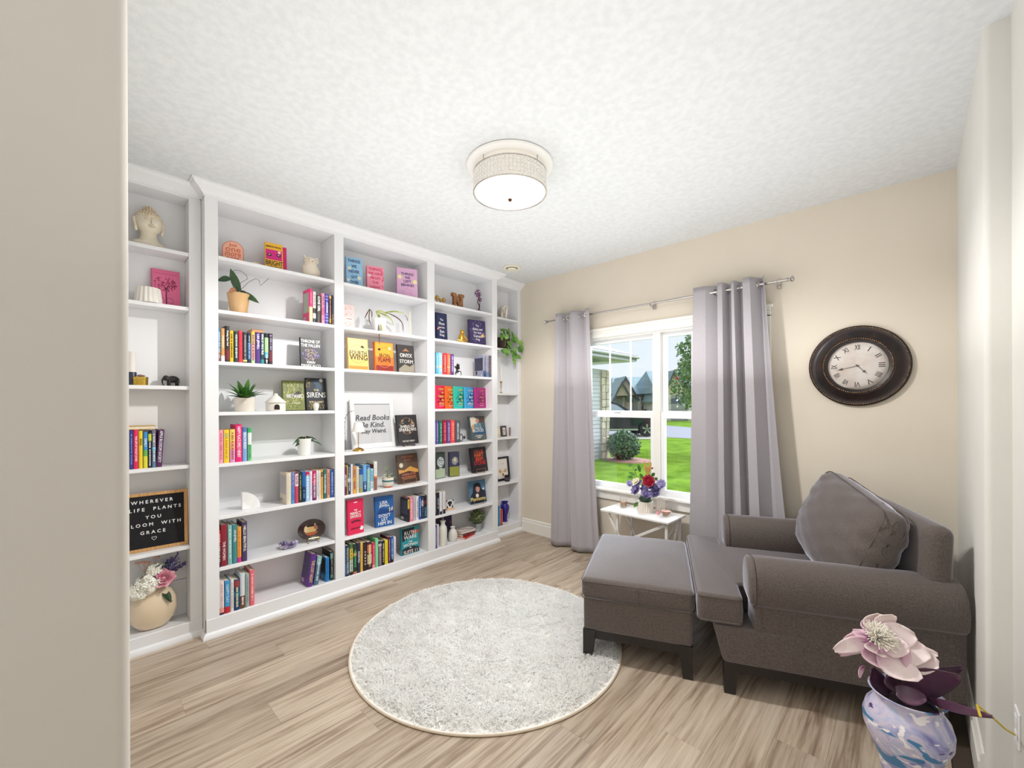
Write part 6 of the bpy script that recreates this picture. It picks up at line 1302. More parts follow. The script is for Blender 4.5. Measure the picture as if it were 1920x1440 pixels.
t = orn('seashell', 'tiny cream shell lying beside the yellow face-out book on the top shelf', 'shell', 478, 488, -.06, ZT[0])
g = G(); g.ball((0, 0, .012), .018, 12, 8, (1, 1.2, .7)); g.tube([(.0, .01, .012), (.006, .026, .014), (0, .036, .008)], [.010, .007, .002], 8); g.build('body', M('shell_cream', (226, 208, 176), .4), t, smooth=True)
# owl
t = orn('owl_figurine', 'cream ceramic owl on the top shelf of the first bay', 'figurine', 582, 500, -.09, ZT[0], 4)
OWL = M('owl_glaze', (232, 220, 202), .22, 0, .6)
g = G(); g.lathe([(.040, 0), (.052, .010), (.060, .035), (.058, .065), (.048, .092), (.046, .105), (.050, .122), (.046, .138), (.030, .148), (.005, .150)], 32, sx_=.8); g.build('body', OWL, t, smooth=True, angle=180)
for s_ in (-1, 1):
    g = G(); g.tube([(.0, s_ * .030, .138), (.004, s_ * .044, .150), (.008, s_ * .052, .160)], [.014, .009, .002], 8); g.build('ear', OWL, t, smooth=True)
    g = G(); n = 18; g.tube([(.038, s_ * .021 + .017 * math.cos(2 * PI * i / n), .120 + .017 * math.sin(2 * PI * i / n)) for i in range(n)], .003, 5, closed=True); g.ball((.036, s_ * .021, .120), .009, 8, 6); g.build('eye', OWL, t, smooth=True)
    g = G(); g.ball((.002, s_ * .052, .050), .034, 12, 8, (.8, .3, 1.1)); g.build('wing', OWL, t, smooth=True)
g = G(); g.tube([(.040, 0, .118), (.048, 0, .108), (.042, 0, .098)], [.006, .006, .001], 6); g.build('beak', OWL, t, smooth=True)
# orchids / potted plants
def pot(t, r0, r1, h, mat, rim=.004, soil=True):
    g = G(); g.lathe([(r0, 0), (r0 + .001, .003), (r1, h - .008), (r1 + rim * .3, h), (r1 - rim, h), (r1 - rim, h - .02)], 36, close=False); g.lathe([(.001, .001), (r0, .001)], 24, close=False); g.build('pot', mat, t, smooth=True)
    if soil: g = G(); g.lathe([(.001, h - .012), (r1 - rim, h - .014)], 20, close=False); g.ball((0, 0, h - .014), r1 * .7, 10, 6, (1, 1, .3)); g.build('soil', noise_mat('bark_soil', (84, 56, 44), (140, 104, 80), 60, .9), t, smooth=True)
t = orn('orchid', 'leafy orchid without flowers in a tall tan glazed pot, second shelf', 'plant', 447.5, 560, -.085, ZT[1])
pot(t, .046, .064, .130, M('tan_glaze', (214, 172, 120), .15, 0, .6, Coat_Weight=.4))
UPX = (.9, -.35, .35)
leaf(t, (.01, .004, .13), (.1, -.35, .95), .16, .024, DLEAF, bend=.0, fold=.2, up=UPX).rotation_euler = (0, 0, 0)
leaf(t, (.02, -.045, .215), (.0, -1, -.05), .075, .022, DLEAF, bend=.3, up=UPX); leaf(t, (.02, .0, .13), (.3, .75, -.05), .11, .024, DLEAF, bend=.4, up=UPX); leaf(t, (.03, -.02, .145), (.3, -.7, .1), .055, .02, M('withered_leaf', (176, 116, 84), .6), 'withered_leaf', bend=.6, up=UPX); leaf(t, (.01, .0, .13), (.2, .45, .35), .06, .018, DLEAF, bend=.4, up=UPX)
SPK = M('dark_spike', (46, 44, 52), .5)
def ctube(t, nm, px, x, r_, mat): g = G(); g.tube([sub(t, a, b, x) for a, b in px], r_, 6); return g.build(nm, mat, t, smooth=True)
ctube(t, 'flower_spike', [(446, 543), (430, 517), (440, 506), (452, 508), (462, 516), (464, 523), (452, 530), (444, 540)], -.07, .0014, SPK)
ctube(t, 'flower_spike', [(452, 543), (466, 529), (480, 522), (486, 526), (488, 536), (497, 528), (504, 522)], -.06, .0014, SPK)
for i in range(7): a = i * .9; g = G(); g.tube([(0, 0, .125), (.02 * math.cos(a), .025 * math.sin(a), .145), (.035 * math.cos(a), .045 * math.sin(a), .138), (.04 * math.cos(a), .05 * math.sin(a), .125)], .0018, 5); g.build('root', M('pale_root', (206, 186, 150), .7), t, smooth=True)
t = orn('leafy_plant', 'spiky green leafy plant in a low white pot, fourth shelf of the first bay', 'plant', 459, 760, -.085, ZT[3])
pot(t, .054, .062, .088, M('speckled_white', (228, 220, 208), .5))
rd = random.Random(4)
for i in range(22):
    a = i * 2.4; el = .35 + .95 * (i / 22); L = .15 - .02 * (i % 3); leaf(t, (.012 * math.cos(a), .012 * math.sin(a), .082), (math.cos(a) * math.cos(el), math.sin(a) * math.cos(el), math.sin(el)), L, .0165, LEAF, bend=.30 * math.cos(el), fold=.35)
t = orn('birdhouse_candle_holder', 'white ceramic house with a cone roof and arched opening', 'candle holder', 517, 752, -.07, ZT[3], -10)
g = G(); g.lathe([(.058, 0), (.060, .004), (.060, .050), (.058, .058)], 36); g.build('wall', CERAMIC, t, smooth=True)
g = G(); g.lathe([(.066, .056), (.067, .060), (.040, .084), (.018, .105), (.012, .108), (.012, .118), (.009, .120)], 36); g.build('roof', CERAMIC, t, smooth=True)
g = G(); ap = [(-.016, .010), (.016, .010)] + [(.016 * math.cos(PI * i / 8), .030 + .016 * math.sin(PI * i / 8)) for i in range(9)]; g.prism(ap, .054, .0606, 'x'); o = g.build('opening', M('opening_painted_shade', (40, 28, 28), .8), t)  # solid dark plug: the hollow's shade is put into its colour
t = orn('tiny_vase', 'tiny white vase in front of the dark face-out book', 'vase', 592.5, 760, -.03, ZT[3])
g = G(); g.lathe([(.012, 0), (.014, .004), (.020, .026), (.021, .040), (.016, .050), (.018, .056), (.015, .056)], 24); g.build('body', CERAMIC, t, smooth=True)
t = orn('small_orchid', 'small orchid with drooping leaves in a plain white pot, first bay', 'plant', 570.5, 832, -.10, ZT[4])
pot(t, .038, .050, .118, M('matte_white_pot', (240, 238, 234), .45))
for d_, L in (((.2, -.8, .45), .11), ((.3, .85, .35), .12), ((.2, -.4, .8), .07), ((.3, .5, .5), .08), ((.1, -.75, .1), .07)): leaf(t, (.01, 0, .108), d_, L, .021, DLEAF, bend=.75, up=(.9, -.35, .35))
for i in range(6): a = i * 1.05; g = G(); g.tube([(0, 0, .112), (.025 * math.cos(a), .03 * math.sin(a), .13), (.04 * math.cos(a), .055 * math.sin(a), .115), (.045 * math.cos(a), .062 * math.sin(a), .095)], .0018, 5); g.build('root', MATS['pale_root'], t, smooth=True)
# quarter-round stone bookend
t = orn('marble_bookend', 'white quarter-round marble bookend standing on the sixth shelf', 'bookend', 470, 935, -.10, ZT[5])
g = G(); g.prism([(-.052, 0), (.052, 0)] + [(-.052 + .104 * math.cos(PI / 2 * i / 14), .112 * math.sin(PI / 2 * i / 14)) for i in range(1, 15)], -.018, .018, 'x'); g.build('stone', noise_mat('white_marble', (226, 224, 220), (242, 240, 238), 14, .3), t, smooth=True, angle=30)
# amethyst
t = orn('amethyst_cluster', 'purple amethyst cluster on the seventh shelf of the first bay', 'crystal', 537, 1015, -.08, ZT[6])
g = G(); rd = random.Random(12)
for i in range(46):
    a = rd.random() * 2 * PI; q = rd.random() ** .5; c_ = Vector((.032 * q * math.cos(a), .060 * q * math.sin(a), .01)); d_ = Vector((math.cos(a) * q, math.sin(a) * q, 1.1)).normalized(); L = rd.uniform(.030, .058) * (1.1 - .4 * q)
    g.tube([c_, c_ + d_ * L * .7, c_ + d_ * L], [.0075, .0065, .0004], 6)
g.build('crystals', noise_mat('amethyst', (74, 52, 110), (196, 186, 214), 26, .15), t)
g = G(); g.ball((0, 0, .012), .045, 12, 6, (.65, 1.05, .27)); g.build('matrix', noise_mat('geode_rock', (150, 140, 120), (206, 200, 190), 60, .9), t)
# decorative plate on stand
t = orn('decorative_plate', 'dark decorative plate with a generic tea scene on a wire stand', 'plate', 584.5, 995, -.10, ZT[6], -4)
ptf = Matrix.Translation((0, 0, .012)) @ Matrix.Rotation(R(-12), 4, 'Y') @ Matrix.Translation((0, 0, .075)) @ Matrix.Rotation(R(90), 4, 'Y')
g = G(); g.lathe([(.001, 0), (.05, .001), (.070, .006), (.095, .014), (.096, .017), (.072, .010), (.05, .004), (.001, .003)], 48, sx_=.77, close=False); g.xf(ptf); g.build('plate', M('dark_brown_glaze', (52, 36, 34), .2), t, smooth=True)
g = G(); 
for k_, (c_, pts) in enumerate([((206, 170, 110), [(-.045, -.02), (.03, -.02), (.04, .0), (.02, .018), (-.03, .02)]), ((216, 190, 150), [(-.050, -.01), (-.046, .024), (-.034, .030), (-.024, .016), (-.026, -.01)]), ((226, 206, 170), [(-.04, .032), (-.036, .044), (-.028, .042), (-.028, .032)]), ((150, 100, 70), [(.020, .0), (.018, .022), (.030, .028), (.044, .018), (.046, -.006)]), ((226, 206, 170), [(.022, .030), (.024, .040), (.034, .040), (.034, .030)]), ((170, 84, 46), [(-.03, -.05), (.05, -.05), (.055, -.022), (-.04, -.022)])]):
    g = G(); g.prism([(-q[1], q[0]) for q in pts], .0042 + .0002 * k_, .0046 + .0002 * k_); g.xf(ptf); g.build('painting', shade_m(c_), t)
g = G(); 
for s_ in (-1, 1): g.tube([(.045, s_ * .035, .036), (.048, s_ * .035, .0), (.0, s_ * .035, .0), (-.045, s_ * .02, .0), (-.03, s_ * .015, .11)], .0018, 5)
g.tube([(.045, -.035, .036), (.045, .035, .036)], .0018, 5)
g.build('stand', GOLD, t, smooth=True)
# --- bay 2 ornaments
t = orn('drooping_plant', 'drooping half-dry strappy plant in a glossy white pot, second shelf of the second bay', 'plant', 711, 600, -.085, ZT[1])
pot(t, .046, .058, .112, M('gloss_white', (236, 234, 232), .12, 0, .6))
YG = noise_mat('yellow_green_leaf', (120, 130, 50), (178, 184, 96), 14, .5); DRY = M('dry_leaf', (96, 66, 54), .7)
def strap(px, w_, mat, x0=-.07, x1=-.0, nm='leaf'):
    pts = [Vector(sub(t, a, b, x0 + (x1 - x0) * i / (len(px) - 1))) for i, (a, b) in enumerate(px)]; g = G(); n = len(pts); fine = []
    for i in range(n - 1):
        p0, p1, p2, p3 = pts[max(i - 1, 0)], pts[i], pts[i + 1], pts[min(i + 2, n - 1)]
        for k_ in range(5):
            u = k_ / 5; fine.append(.5 * ((2 * p1) + (p2 - p0) * u + (2 * p0 - 5 * p1 + 4 * p2 - p3) * u * u + (3 * p1 - p0 - 3 * p2 + p3) * u ** 3))
    fine.append(pts[-1]); m = len(fine)
    vs = []; 
    for i, p in enumerate(fine):
        tn = (fine[min(i + 1, m - 1)] - fine[max(i - 1, 0)]).normalized(); sd = tn.cross(Vector((1, .2, 0))).normalized(); ww = w_ * (.35 + .65 * math.sin(PI * min(1, .15 + .85 * i / m)))
        vs += [p - sd * ww, p + Vector((.002, 0, 0)), p + sd * ww]
    fs = [f for i in range(m - 1) for f in ((3 * i, 3 * i + 1, 3 * i + 4, 3 * i + 3), (3 * i + 1, 3 * i + 2, 3 * i + 5, 3 * i + 4))]
    g.add(vs, fs); return g.build(nm, mat, t, smooth=True, angle=180)
strap([(705, 584), (712, 600), (716, 618), (717, 627)], .008, YG, -.07, .002); strap([(706, 585), (720, 590), (733, 598), (738, 610)], .007, YG); strap([(722, 586), (740, 584), (757, 587)], .006, YG)
strap([(730, 588), (745, 596), (754, 606), (756, 621)], .006, DRY, nm='dry_leaf'); strap([(710, 590), (710.5, 612), (711, 632), (711, 646)], .0055, DRY, -.06, .004, 'dry_leaf'); strap([(759, 590), (763, 596), (764, 602)], .006, DRY, nm='dry_leaf')
strap([(693, 580), (688, 588), (684, 597)], .005, DRY, nm='dry_leaf'); strap([(694, 580), (692, 592), (693, 603), (697, 612)], .005, DRY, nm='dry_leaf'); strap([(692, 579), (697, 584), (697, 596)], .006, DRY, nm='dry_leaf'); strap([(705, 584), (714, 583), (722, 587), (730, 588)], .006, YG)
g = G(); g.tube([(.0, 0, .105), (.02, -.01, .13), (.03, -.02, .14)], .006, 6); g.build('crown', YG, t, smooth=True)
t = orn('brass_stake', 'slim brass rod on a small white base, right end of the second shelf, second bay', 'ornament', 769.5, 600, -.07, ZT[1])
g = G(); g.box(-.022, -.045, 0, .022, .045, .010, bev=.002); g.build('base', CERAMIC, t)
g = G(); g.tube([(0, -.005, .01), (0, -.005, .215)], .0022, 8); g.ball((0, -.005, .216), .004, 8, 6); g.build('rod', GOLD, t, smooth=True)
# book stand below the black book
t = orn('book_stand', 'small dark wooden stand holding the black book on the fifth shelf', 'book stand', 763, 830, -.085, ZT[4])
for s_ in (-1, 1): g = G(); g.tube([(.035, s_ * .055 + .008, .012), (.030, s_ * .05 + .008, .004), (-.0, s_ * .035 + .008, .006), (-.05, s_ * .02 + .008, .004)], .0045, 6); g.build('foot', M('walnut', (70, 46, 36), .5), t, smooth=True)
g = G(); g.tube([(.012, -.045, .0075), (.012, .055, .0075)], .0035, 6); g.build('crossbar', MATS['walnut'], t, smooth=True)
# white framed print
t = orn('framed_print', 'large white framed print with grey script lettering leaning at the back of the second bay', 'picture', 699.5, 800, -.16, ZT[4]); t.rotation_euler = (0, R(-8), R(0))
yl, yr = yat(659, 795, -.18), yat(741, 795, -.17); fwid = (yr - yl); fhei = .405
t.location.y = (yl + yr) / 2
g = G(); g.box(-.012, -fwid / 2 + .03, .03, -.004, fwid / 2 - .03, fhei - .03); g.build('print', M('print_paper', (232, 226, 230), .7), t)
for (a, b_, c_, d_) in ((-fwid / 2, 0, fwid / 2, .038), (-fwid / 2, fhei - .038, fwid / 2, fhei), (-fwid / 2, .038, -fwid / 2 + .034, fhei - .038), (fwid / 2 - .034, .038, fwid / 2, fhei - .038)):
    g = G(); g.box(-.014, a, b_, .006, c_, d_, bev=.002); g.build('frame_rail', M('white_frame', (240, 239, 237), .4), t)
for s_, zc, yc, mw in (('Read Books', .625, .01, .80), ('Be Kind.', .48, -.0, .55), ('Stay Weird.', .335, .01, .80)):
    g = G(); put_text(g, s_, (-.0034, yc * fwid, zc * fhei), (0, 1, .0), (0, 0, 1), mw * fwid, .044, bold=.0016, shear=.22); g.build('lettering', cm((92, 92, 98)), t)
g = G(); g.box(-.0032, -fwid / 2 + .034, .038, -.0022, fwid / 2 - .034, fhei - .038); g.build('glazing', gl, t)
# small gold lamp
t = orn('mini_lamp', 'small gold table lamp with a white tapered shade before the framed print', 'lamp', 672, 820, -.045, ZT[4])
g = G(); g.lathe([(.042, 0), (.043, .003), (.038, .012), (.022, .022), (.008, .026)], 32); g.build('base', GOLD, t, smooth=True)
g = G(); g.tube([(0, 0, .022), (0, 0, .15)], .003, 8); g.build('stem', GOLD, t, smooth=True)
g = G(); g.lathe([(.049, .148), (.029, .222), (.028, .222), (.048, .148)], 32, close=False); g.build('shade', M('linen_shade', (240, 236, 230), .7), t, smooth=True)
t = orn('dried_sprig', 'thin dark dried sprig arching beside the framed print', 'plant', 648.5, 820, -.09, ZT[4])
g = G(); P_ = [(648, 836), (647, 815), (646.5, 795), (649, 780), (656, 771), (664, 770)]; pp = [Vector(sub(t, a, b, -.09)) for a, b in P_]; pp[0].z = 0; g.tube(pp, .0012, 5); g.build('stem', SPK, t, smooth=True)
for i in range(14):
    f = .9 + i * .28; k_ = min(int(f), 4); p = pp[k_].lerp(pp[min(k_ + 1, 5)], f - int(f)) if f < 5 else pp[5]
    leaf(t, tuple(p), (.2, -.7 if i % 2 else .5, -.5), .018, .004, SPK, bend=.1, nv=4)
t = orn('striped_pot_plant', 'small variegated plant in a cream pot with a teal stripe and terracotta foot', 'plant', 727.5, 900, -.06, ZT[5])
g = G(); g.lathe([(.030, .006), (.040, .014), (.046, .035), (.047, .060), (.045, .082), (.042, .082), (.041, .06)], 32, close=False); g.build('pot', M('cream_pot', (228, 220, 206), .5), t, smooth=True)
g = G(); g.lathe([(.0465, .048), (.0478, .050), (.0476, .060), (.0468, .062)], 32, close=False); g.build('teal_stripe', M('teal_stripe', (52, 118, 122), .4), t, smooth=True)
g = G(); g.lathe([(.028, 0), (.032, .002), (.038, .012), (.03, .013)], 32); g.build('terracotta_foot', M('terracotta', (214, 112, 80), .6), t, smooth=True)
g = G(); g.lathe([(.001, .070), (.042, .070)], 20, close=False); g.build('soil', MATS['bark_soil'], t)
VG = noise_mat('variegated_leaf', (96, 140, 66), (206, 216, 160), 30, .5)
for (y, z, dy_, dz_) in ((-.01, .085, -.6, .5), (.0, .10, .7, .4), (-.012, .12, -.6, .6), (0, .135, .4, .8), (-.015, .15, -.4, .8), (.02, .08, .9, .15), (.03, .078, .9, -.1), (-.01, .095, .5, -.2), (.01, .09, .3, -.5), (-.02, .11, -.8, .0)): leaf(t, (.01, y, z), (.35, dy_, dz_), .042, .013, VG, bend=.2)
g = G(); g.tube([(0, 0, .07), (.008, -.008, .11), (.004, -.014, .16)], .002, 5); g.tube([(0, 0, .07), (.01, .02, .085), (.01, .045, .085)], .002, 5); g.build('stem', LEAF, t, smooth=True)
# --- bay 3 ornaments
for i, (px, s_) in enumerate(((819.5, 1.15), (826, .75), (832, 1.0))):
    t = orn('gold_mushroom', ('largest, leftmost', 'smallest, middle', 'rightmost')[i] + ' of three small gold mushrooms on the top shelf', 'figurine', px, 558, -.05, ZT[0], group='gold mushrooms')
    g = G(); g.lathe([(.012 * s_, 0), (.006 * s_, .012 * s_), (.006 * s_, .035 * s_)], 12); g.build('stalk', GOLD, t, smooth=True)
    g = G(); g.lathe([(.022 * s_, .033 * s_), (.023 * s_, .037 * s_), (.014 * s_, .054 * s_), (.004 * s_, .064 * s_), (.001, .065 * s_)], 16); g.build('cap', GOLD, t, smooth=True)
t = orn('wooden_letter', 'carved brown wooden letter N on the top shelf of the third bay', 'letter', 858, 560, -.10, ZT[0])
NW = noise_mat('carved_wood', (132, 84, 48), (176, 124, 76), 12, .6, stretch=(1, 8, 2), bump=.3, bscale=30)
def poly_yz(g, pts, a, b): g.prism(pts, a, b, 'x')
g = G(); poly_yz(g, [(-.072, .145), (-.072, .118), (-.055, .110), (-.055, .034), (-.072, .026), (-.072, 0), (-.016, 0), (-.016, .026), (-.030, .034), (-.030, .092), (.030, 0), (.056, 0), (.056, .110), (.072, .118), (.072, .145), (.016, .145), (.016, .118), (.030, .110), (.030, .052), (-.030, .145)], -.015, .015)
g.build('letter_body', NW, t)
t = orn('crystal_tree', 'small twisted tree ornament with amethyst chips, top shelf of the third bay', 'ornament', 897, 562, -.07, ZT[0])
BRZ = M('dark_copper', (84, 50, 44), .4, .8)
g = G(); g.ball((0, 0, .012), .028, 10, 6, (1, 1.2, .5)); g.tube([(0, 0, .015), (.004, .012, .06), (.0, -.010, .10), (.004, .0, .15)], [.008, .006, .005, .003], 8); g.tube([(0, .008, .06), (0, .022, .09), (0, .02, .12)], [.004, .003, .002], 6); g.build('trunk', BRZ, t, smooth=True)
g = G(); rd = random.Random(5)
for c0_, r_, n_c in (((0, -.004, .185), .030, 70), ((0, .020, .130), .018, 30)):
    for i in range(n_c): d_ = Vector((rd.gauss(0, 1), rd.gauss(0, 1), rd.gauss(0, 1.2))).normalized() * r_ * rd.uniform(.5, 1.15); g.ball((c0_[0] + d_.x, c0_[1] + d_.y, c0_[2] + d_.z * 1.2), .0062, 5, 4)
o = g.build('chips', noise_mat('amethyst_chip', (96, 56, 92), (160, 110, 150), 60, .2), t); o['kind'] = 'stuff'
# gold meditating frog
t = orn('gold_frog', 'gold cross-legged frog figurine between the two dark face-out books', 'figurine', 866, 625, -.06, ZT[1])
GF = M('gold_figurine', (214, 170, 76), .32, .85)
g = G(); g.lathe([(.030, .012), (.034, .030), (.026, .070), (.018, .085)], 20, sx_=.8); g.build('body', GF, t, smooth=True)
g = G(); g.ball((.006, 0, .102), .022, 14, 10, (1, 1.05, .85)); g.ball((.004, -.014, .120), .009, 8, 6); g.ball((.004, .014, .120), .009, 8, 6); g.build('head', GF, t, smooth=True)
for s_ in (-1, 1):
    g = G(); g.tube([(0, s_ * .012, .016), (.012, s_ * .052, .016), (.034, s_ * .020, .012), (.040, -s_ * .012, .010)], [.016, .013, .010, .008], 8); g.build('leg', GF, t, smooth=True)
    g = G(); g.tube([(.0, s_ * .022, .080), (.006, s_ * .040, .055), (.016, s_ * .050, .034), (.022, s_ * .056, .030)], [.008, .007, .006, .007], 8); g.build('arm', GF, t, smooth=True)
# dragons
def dragon(t, s, m):
    g = G(); g.tube([(0, .0, .02), (0, -.010, .035), (0, .002, .055), (0, .012, .035), (0, .03, .045), (0, .045, .04), (0, .05, .01), (0, .046, .0)], [.004, .008, .010, .009, .005, .004, .003, .0015], 8); g.tube([(0, -.010, .034), (0, -.022, .02), (0, -.012, .006)], [.007, .005, .004], 6); g.v = [tuple(q * s for q in v) for v in g.v]; g.build('body', m, t, smooth=True)
    g = G(); g.tube([(0, .0, .055), (0, -.012, .072), (0, -.022, .084), (0, -.034, .082)], [.008, .006, .007, .003], 8); g.tube([(0, -.02, .086), (0, -.012, .098)], [.003, .0008], 5); g.v = [tuple(q * s for q in v) for v in g.v]; g.build('head', m, t, smooth=True)
    for q in (-1, 1):
        g = G(); g.prism([(.0, .05), (-.006, .075), (.004, .12), (.012, .105), (.026, .108), (.022, .085), (.030, .07), (.016, .06)], q * .006, q * .008, 'x'); g.v = [tuple(z * s for z in v) for v in g.v]; g.build('wing', m, t)
t = orn('dragon_figurine', 'small black winged dragon figurine beside the violet book, fourth row of the third bay', 'figurine', 857, 690, -.05, ZT[2]); dragon(t, 1.0, BLACKM)
t = orn('black_creature', 'tiny black figurine in front of the dark trio of books', 'figurine', 893, 695, -.03, ZT[2]); dragon(t, .45, noise_mat('bronze_black', (36, 28, 30), (80, 56, 50), 60, .4))
t = orn('white_bead', 'tiny pale round pebble in front of the dark trio of books', 'pebble', 902.5, 698, -.03, ZT[2]); g = G(); g.ball((0, 0, .011), .011, 10, 8); g.build('stone', M('pebble_pale', (176, 166, 170), .4), t, smooth=True)
t = orn('black_ring_ornament', 'black ring and star shaped ornament beside the gunmetal book, third bay', 'ornament', 866.5, 815, -.04, ZT[4])
g = G(); n = 20; g.tube([(0, .018 * math.cos(2 * PI * i / n) - .012, .040 + .034 * math.sin(2 * PI * i / n)) for i in range(n)], .004, 6, closed=True); g.build('ring', BLACKM, t, smooth=True)
g = G()
for k_ in range(6): a = k_ * PI / 3 + .2; g.tube([(0, .026, .040), (0, .026 + .024 * math.cos(a), .040 + .024 * math.sin(a))], [.007, .001], 6)
g.build('star', BLACKM, t, smooth=True)
def easel(label, px, py, zs, w_, xe=-.075): # little wire easels
    t = orn('wire_easel', label, 'book stand', px, py, xe, zs); g = G()
    for s_ in (-1, 1): g.tube([(.026, s_ * w_, .045), (.026, s_ * w_, .003), (-.0, s_ * w_, .0018), (-.07, s_ * w_ * .7, .0018)], .0016, 5)
    g.tube([(.026, -w_, .045), (.026, w_, .045)], .0016, 5); g.tube([(.026, -w_, .003), (.026, w_, .003)], .0016, 5); g.build('wire', GOLD, t, smooth=True)
easel('brass wire easel under the grey-teal face-out book', 896.5, 805, ZT[4], .062, -.045); easel('brass wire easel under the black book with flaming capitals', 899, 866, ZT[5], .060, -.03); easel('brass wire easel under the blue portrait book', 896, 924, ZT[6], .068); easel('brass wire easel under the brown desert book in the second bay', 766, 885, ZT[5], .062)
t = orn('small_block_print', 'small square black and white block print on a pale wooden base', 'print', 843.5, 935, -.10, ZT[6], -10)
g = G(); g.box(-.018, -.042, 0, .022, .042, .014, bev=.002); g.build('wooden_base', M('pale_pine', (222, 180, 140), .6), t)
g = G(); g.box(-.006, -.038, .014, .0, .038, .090, bev=.001); g.build('panel', M('panel_white', (230, 228, 226), .5), t)
g = G(); g.prism([(-.010 + .0 * i, .030) for i in range(1)] + [(.010, .030), (.012, .045), (.026, .060), (.018, .076), (0, .080), (-.018, .076), (-.026, .060), (-.012, .045)], 0, .0006, 'x'); g.prism([(-.038, .09), (-.02, .09), (-.038, .072)], 0, .0006, 'x'); g.prism([(.038, .09), (.02, .09), (.038, .072)], 0, .0006, 'x'); g.prism([(-.036, .016), (-.018, .016), (-.028, .05)], 0, .0006, 'x'); g.prism([(.036, .016), (.018, .016), (.028, .05)], 0, .0006, 'x'); g.build('motif', cm((44, 44, 50)), t)
STW = noise_mat('stoneware_white', (222, 220, 212), (232, 230, 224), 8, .6)
t = orn('tall_bottle_vase', 'tall matte white bottle vase on the bottom shelf of the third bay', 'vase', 830.5, 1010, -.045, .117)
g = G(); g.lathe([(.032, 0), (.036, .004), (.038, .05), (.038, .14), (.034, .165), (.022, .182), (.018, .192), (.020, .210), (.026, .222), (.023, .223), (.014, .2)], 32, close=False); g.build('body', STW, t, smooth=True)
t = orn('short_bottle_vase', 'short matte white bottle vase on the bottom shelf of the third bay', 'vase', 849, 1003, -.075, .117)
g = G(); g.lathe([(.036, 0), (.040, .004), (.044, .04), (.042, .075), (.030, .100), (.020, .110), (.018, .120), (.024, .132), (.021, .133), (.013, .118)], 32, close=False); g.build('body', STW, t, smooth=True)
t = orn('potted_shrub', 'bushy green plant in a small galvanised bucket, bottom shelf of the third bay', 'plant', 895, 990, -.13, .117)
pot(t, .034, .044, .085, noise_mat('galvanised', (150, 158, 160), (186, 192, 192), 30, .4, metal=.6))
g = G(); foliage(g, (0, 0, .145), .075, .078, .06, 520, .026, random.Random(9)); o = g.build('foliage', noise_mat('sage_leaf', (66, 84, 52), (150, 166, 112), 60, .6), t); o['kind'] = 'stuff'
# --- right narrow bookcase ornaments
WE = M('white_elephant', (232, 226, 214), .4)
t = orn('elephant_ornament', 'white standing elephant ornament on the top shelf of the right narrow bookcase', 'figurine', 941.5, 580, dp - .075, SZ[0], 70)
elephant(t, .15, WE)
# wall planter with trailing vine
t = orn('trailing_plant', 'trailing green vine in a dark square planter, second shelf of the right narrow bookcase', 'plant', 943, 633, dp - .055, 2.003)
g = G(); g.box(-.05, -.062, 0, .05, .062, .125, bev=.004); g.build('planter', noise_mat('dark_wicker', (52, 38, 36), (84, 62, 56), 120, .8, bump=.4), t)
VN = noise_mat('vine_leaf', (60, 118, 48), (150, 196, 92), 9, .45); rd = random.Random(21)
for i, (a, b_) in enumerate([(938, 617), (943, 616), (950, 620), (956, 622), (962, 624), (966, 630), (955, 628), (948, 626), (960, 636), (968, 637), (972, 643), (965, 645), (958, 641), (951, 640), (954, 648), (962, 652), (969, 650), (944, 655), (939, 657), (950, 660), (957, 657), (964, 659), (971, 656), (960, 665), (967, 668), (955, 650), (946, 634), (973, 650), (961, 629), (940, 624), (962, 672), (970, 664)]):
    p = sub(t, a, b_, dp + .005 + rd.uniform(-.02, .03)); p = (p[0], min(p[1], -t.location.y - .05 + .04), p[2]); leaf(t, p, (rd.uniform(.1, .6), rd.uniform(-.8, .8), rd.uniform(-.7, .3)), rd.uniform(.055, .075), .028, VN, bend=.25, up=(1, 0, .3))
g = G(); g.tube([(.02, .02, .12), (.07, .06, .12), (.075, .10, .08), (.075, .13, .02), (.075, .10, -.06)], .002, 5); g.tube([(.02, -.02, .12), (.065, -.02, .12), (.07, -.04, .02)], .002, 5); g.build('stems', VN, t, smooth=True)
t = orn('candlestick', 'thin brass candlestick with a white taper candle', 'candle', 939.5, 705, dp - .06, SZ[2])
g = G(); g.lathe([(.020, 0), (.020, .004), (.006, .012), (.003, .022), (.003, .105), (.008, .112), (.012, .118), (.012, .130), (.009, .130)], 20); g.build('stick', GOLD, t, smooth=True)
g = G(); g.lathe([(.0085, .125), (.008, .28), (.005, .288)], 16); g.tube([(0, 0, .286), (0, 0, .298)], .001, 4); g.build('taper', M('white_wax', (238, 232, 222), .4), t, smooth=True)
t = orn('small_sign', 'small dark framed sign with white lettering marks in the right narrow bookcase', 'sign', 946, 805, dp - .10, SZ[3]); t.rotation_euler = (0, R(-6), 0)
g = G(); g.box(-.016, -.042, 0, 0, .042, .118, bev=.003); g.build('frame', M('dark_block', (52, 44, 44), .5), t)
g = G(); g.box(0, -.032, .010, .001, .030, .102); g.build('panel', M('sign_grey', (128, 116, 108), .6), t)
g = G(); 
for z, w_ in ((.092, .018), (.078, .024), (.058, .022), (.040, .018), (.026, .014)): g.box(.0012, -w_, z - .004, .0018, w_ * .9, z + .005)
g.build('print_marks', cm(Wt), t)
t = orn('lattice_block', 'narrow dotted brown block beside the small dark sign', 'ornament', 956.5, 808, dp - .12, SZ[3])
g = G(); g.box(-.01, -.012, 0, .0, .012, .095, bev=.002)
for q in range(7): g.ball((.001, 0, .010 + q * .0125), .005, 6, 4)
g.build('block', M('lattice_brown', (150, 112, 100), .6), t)
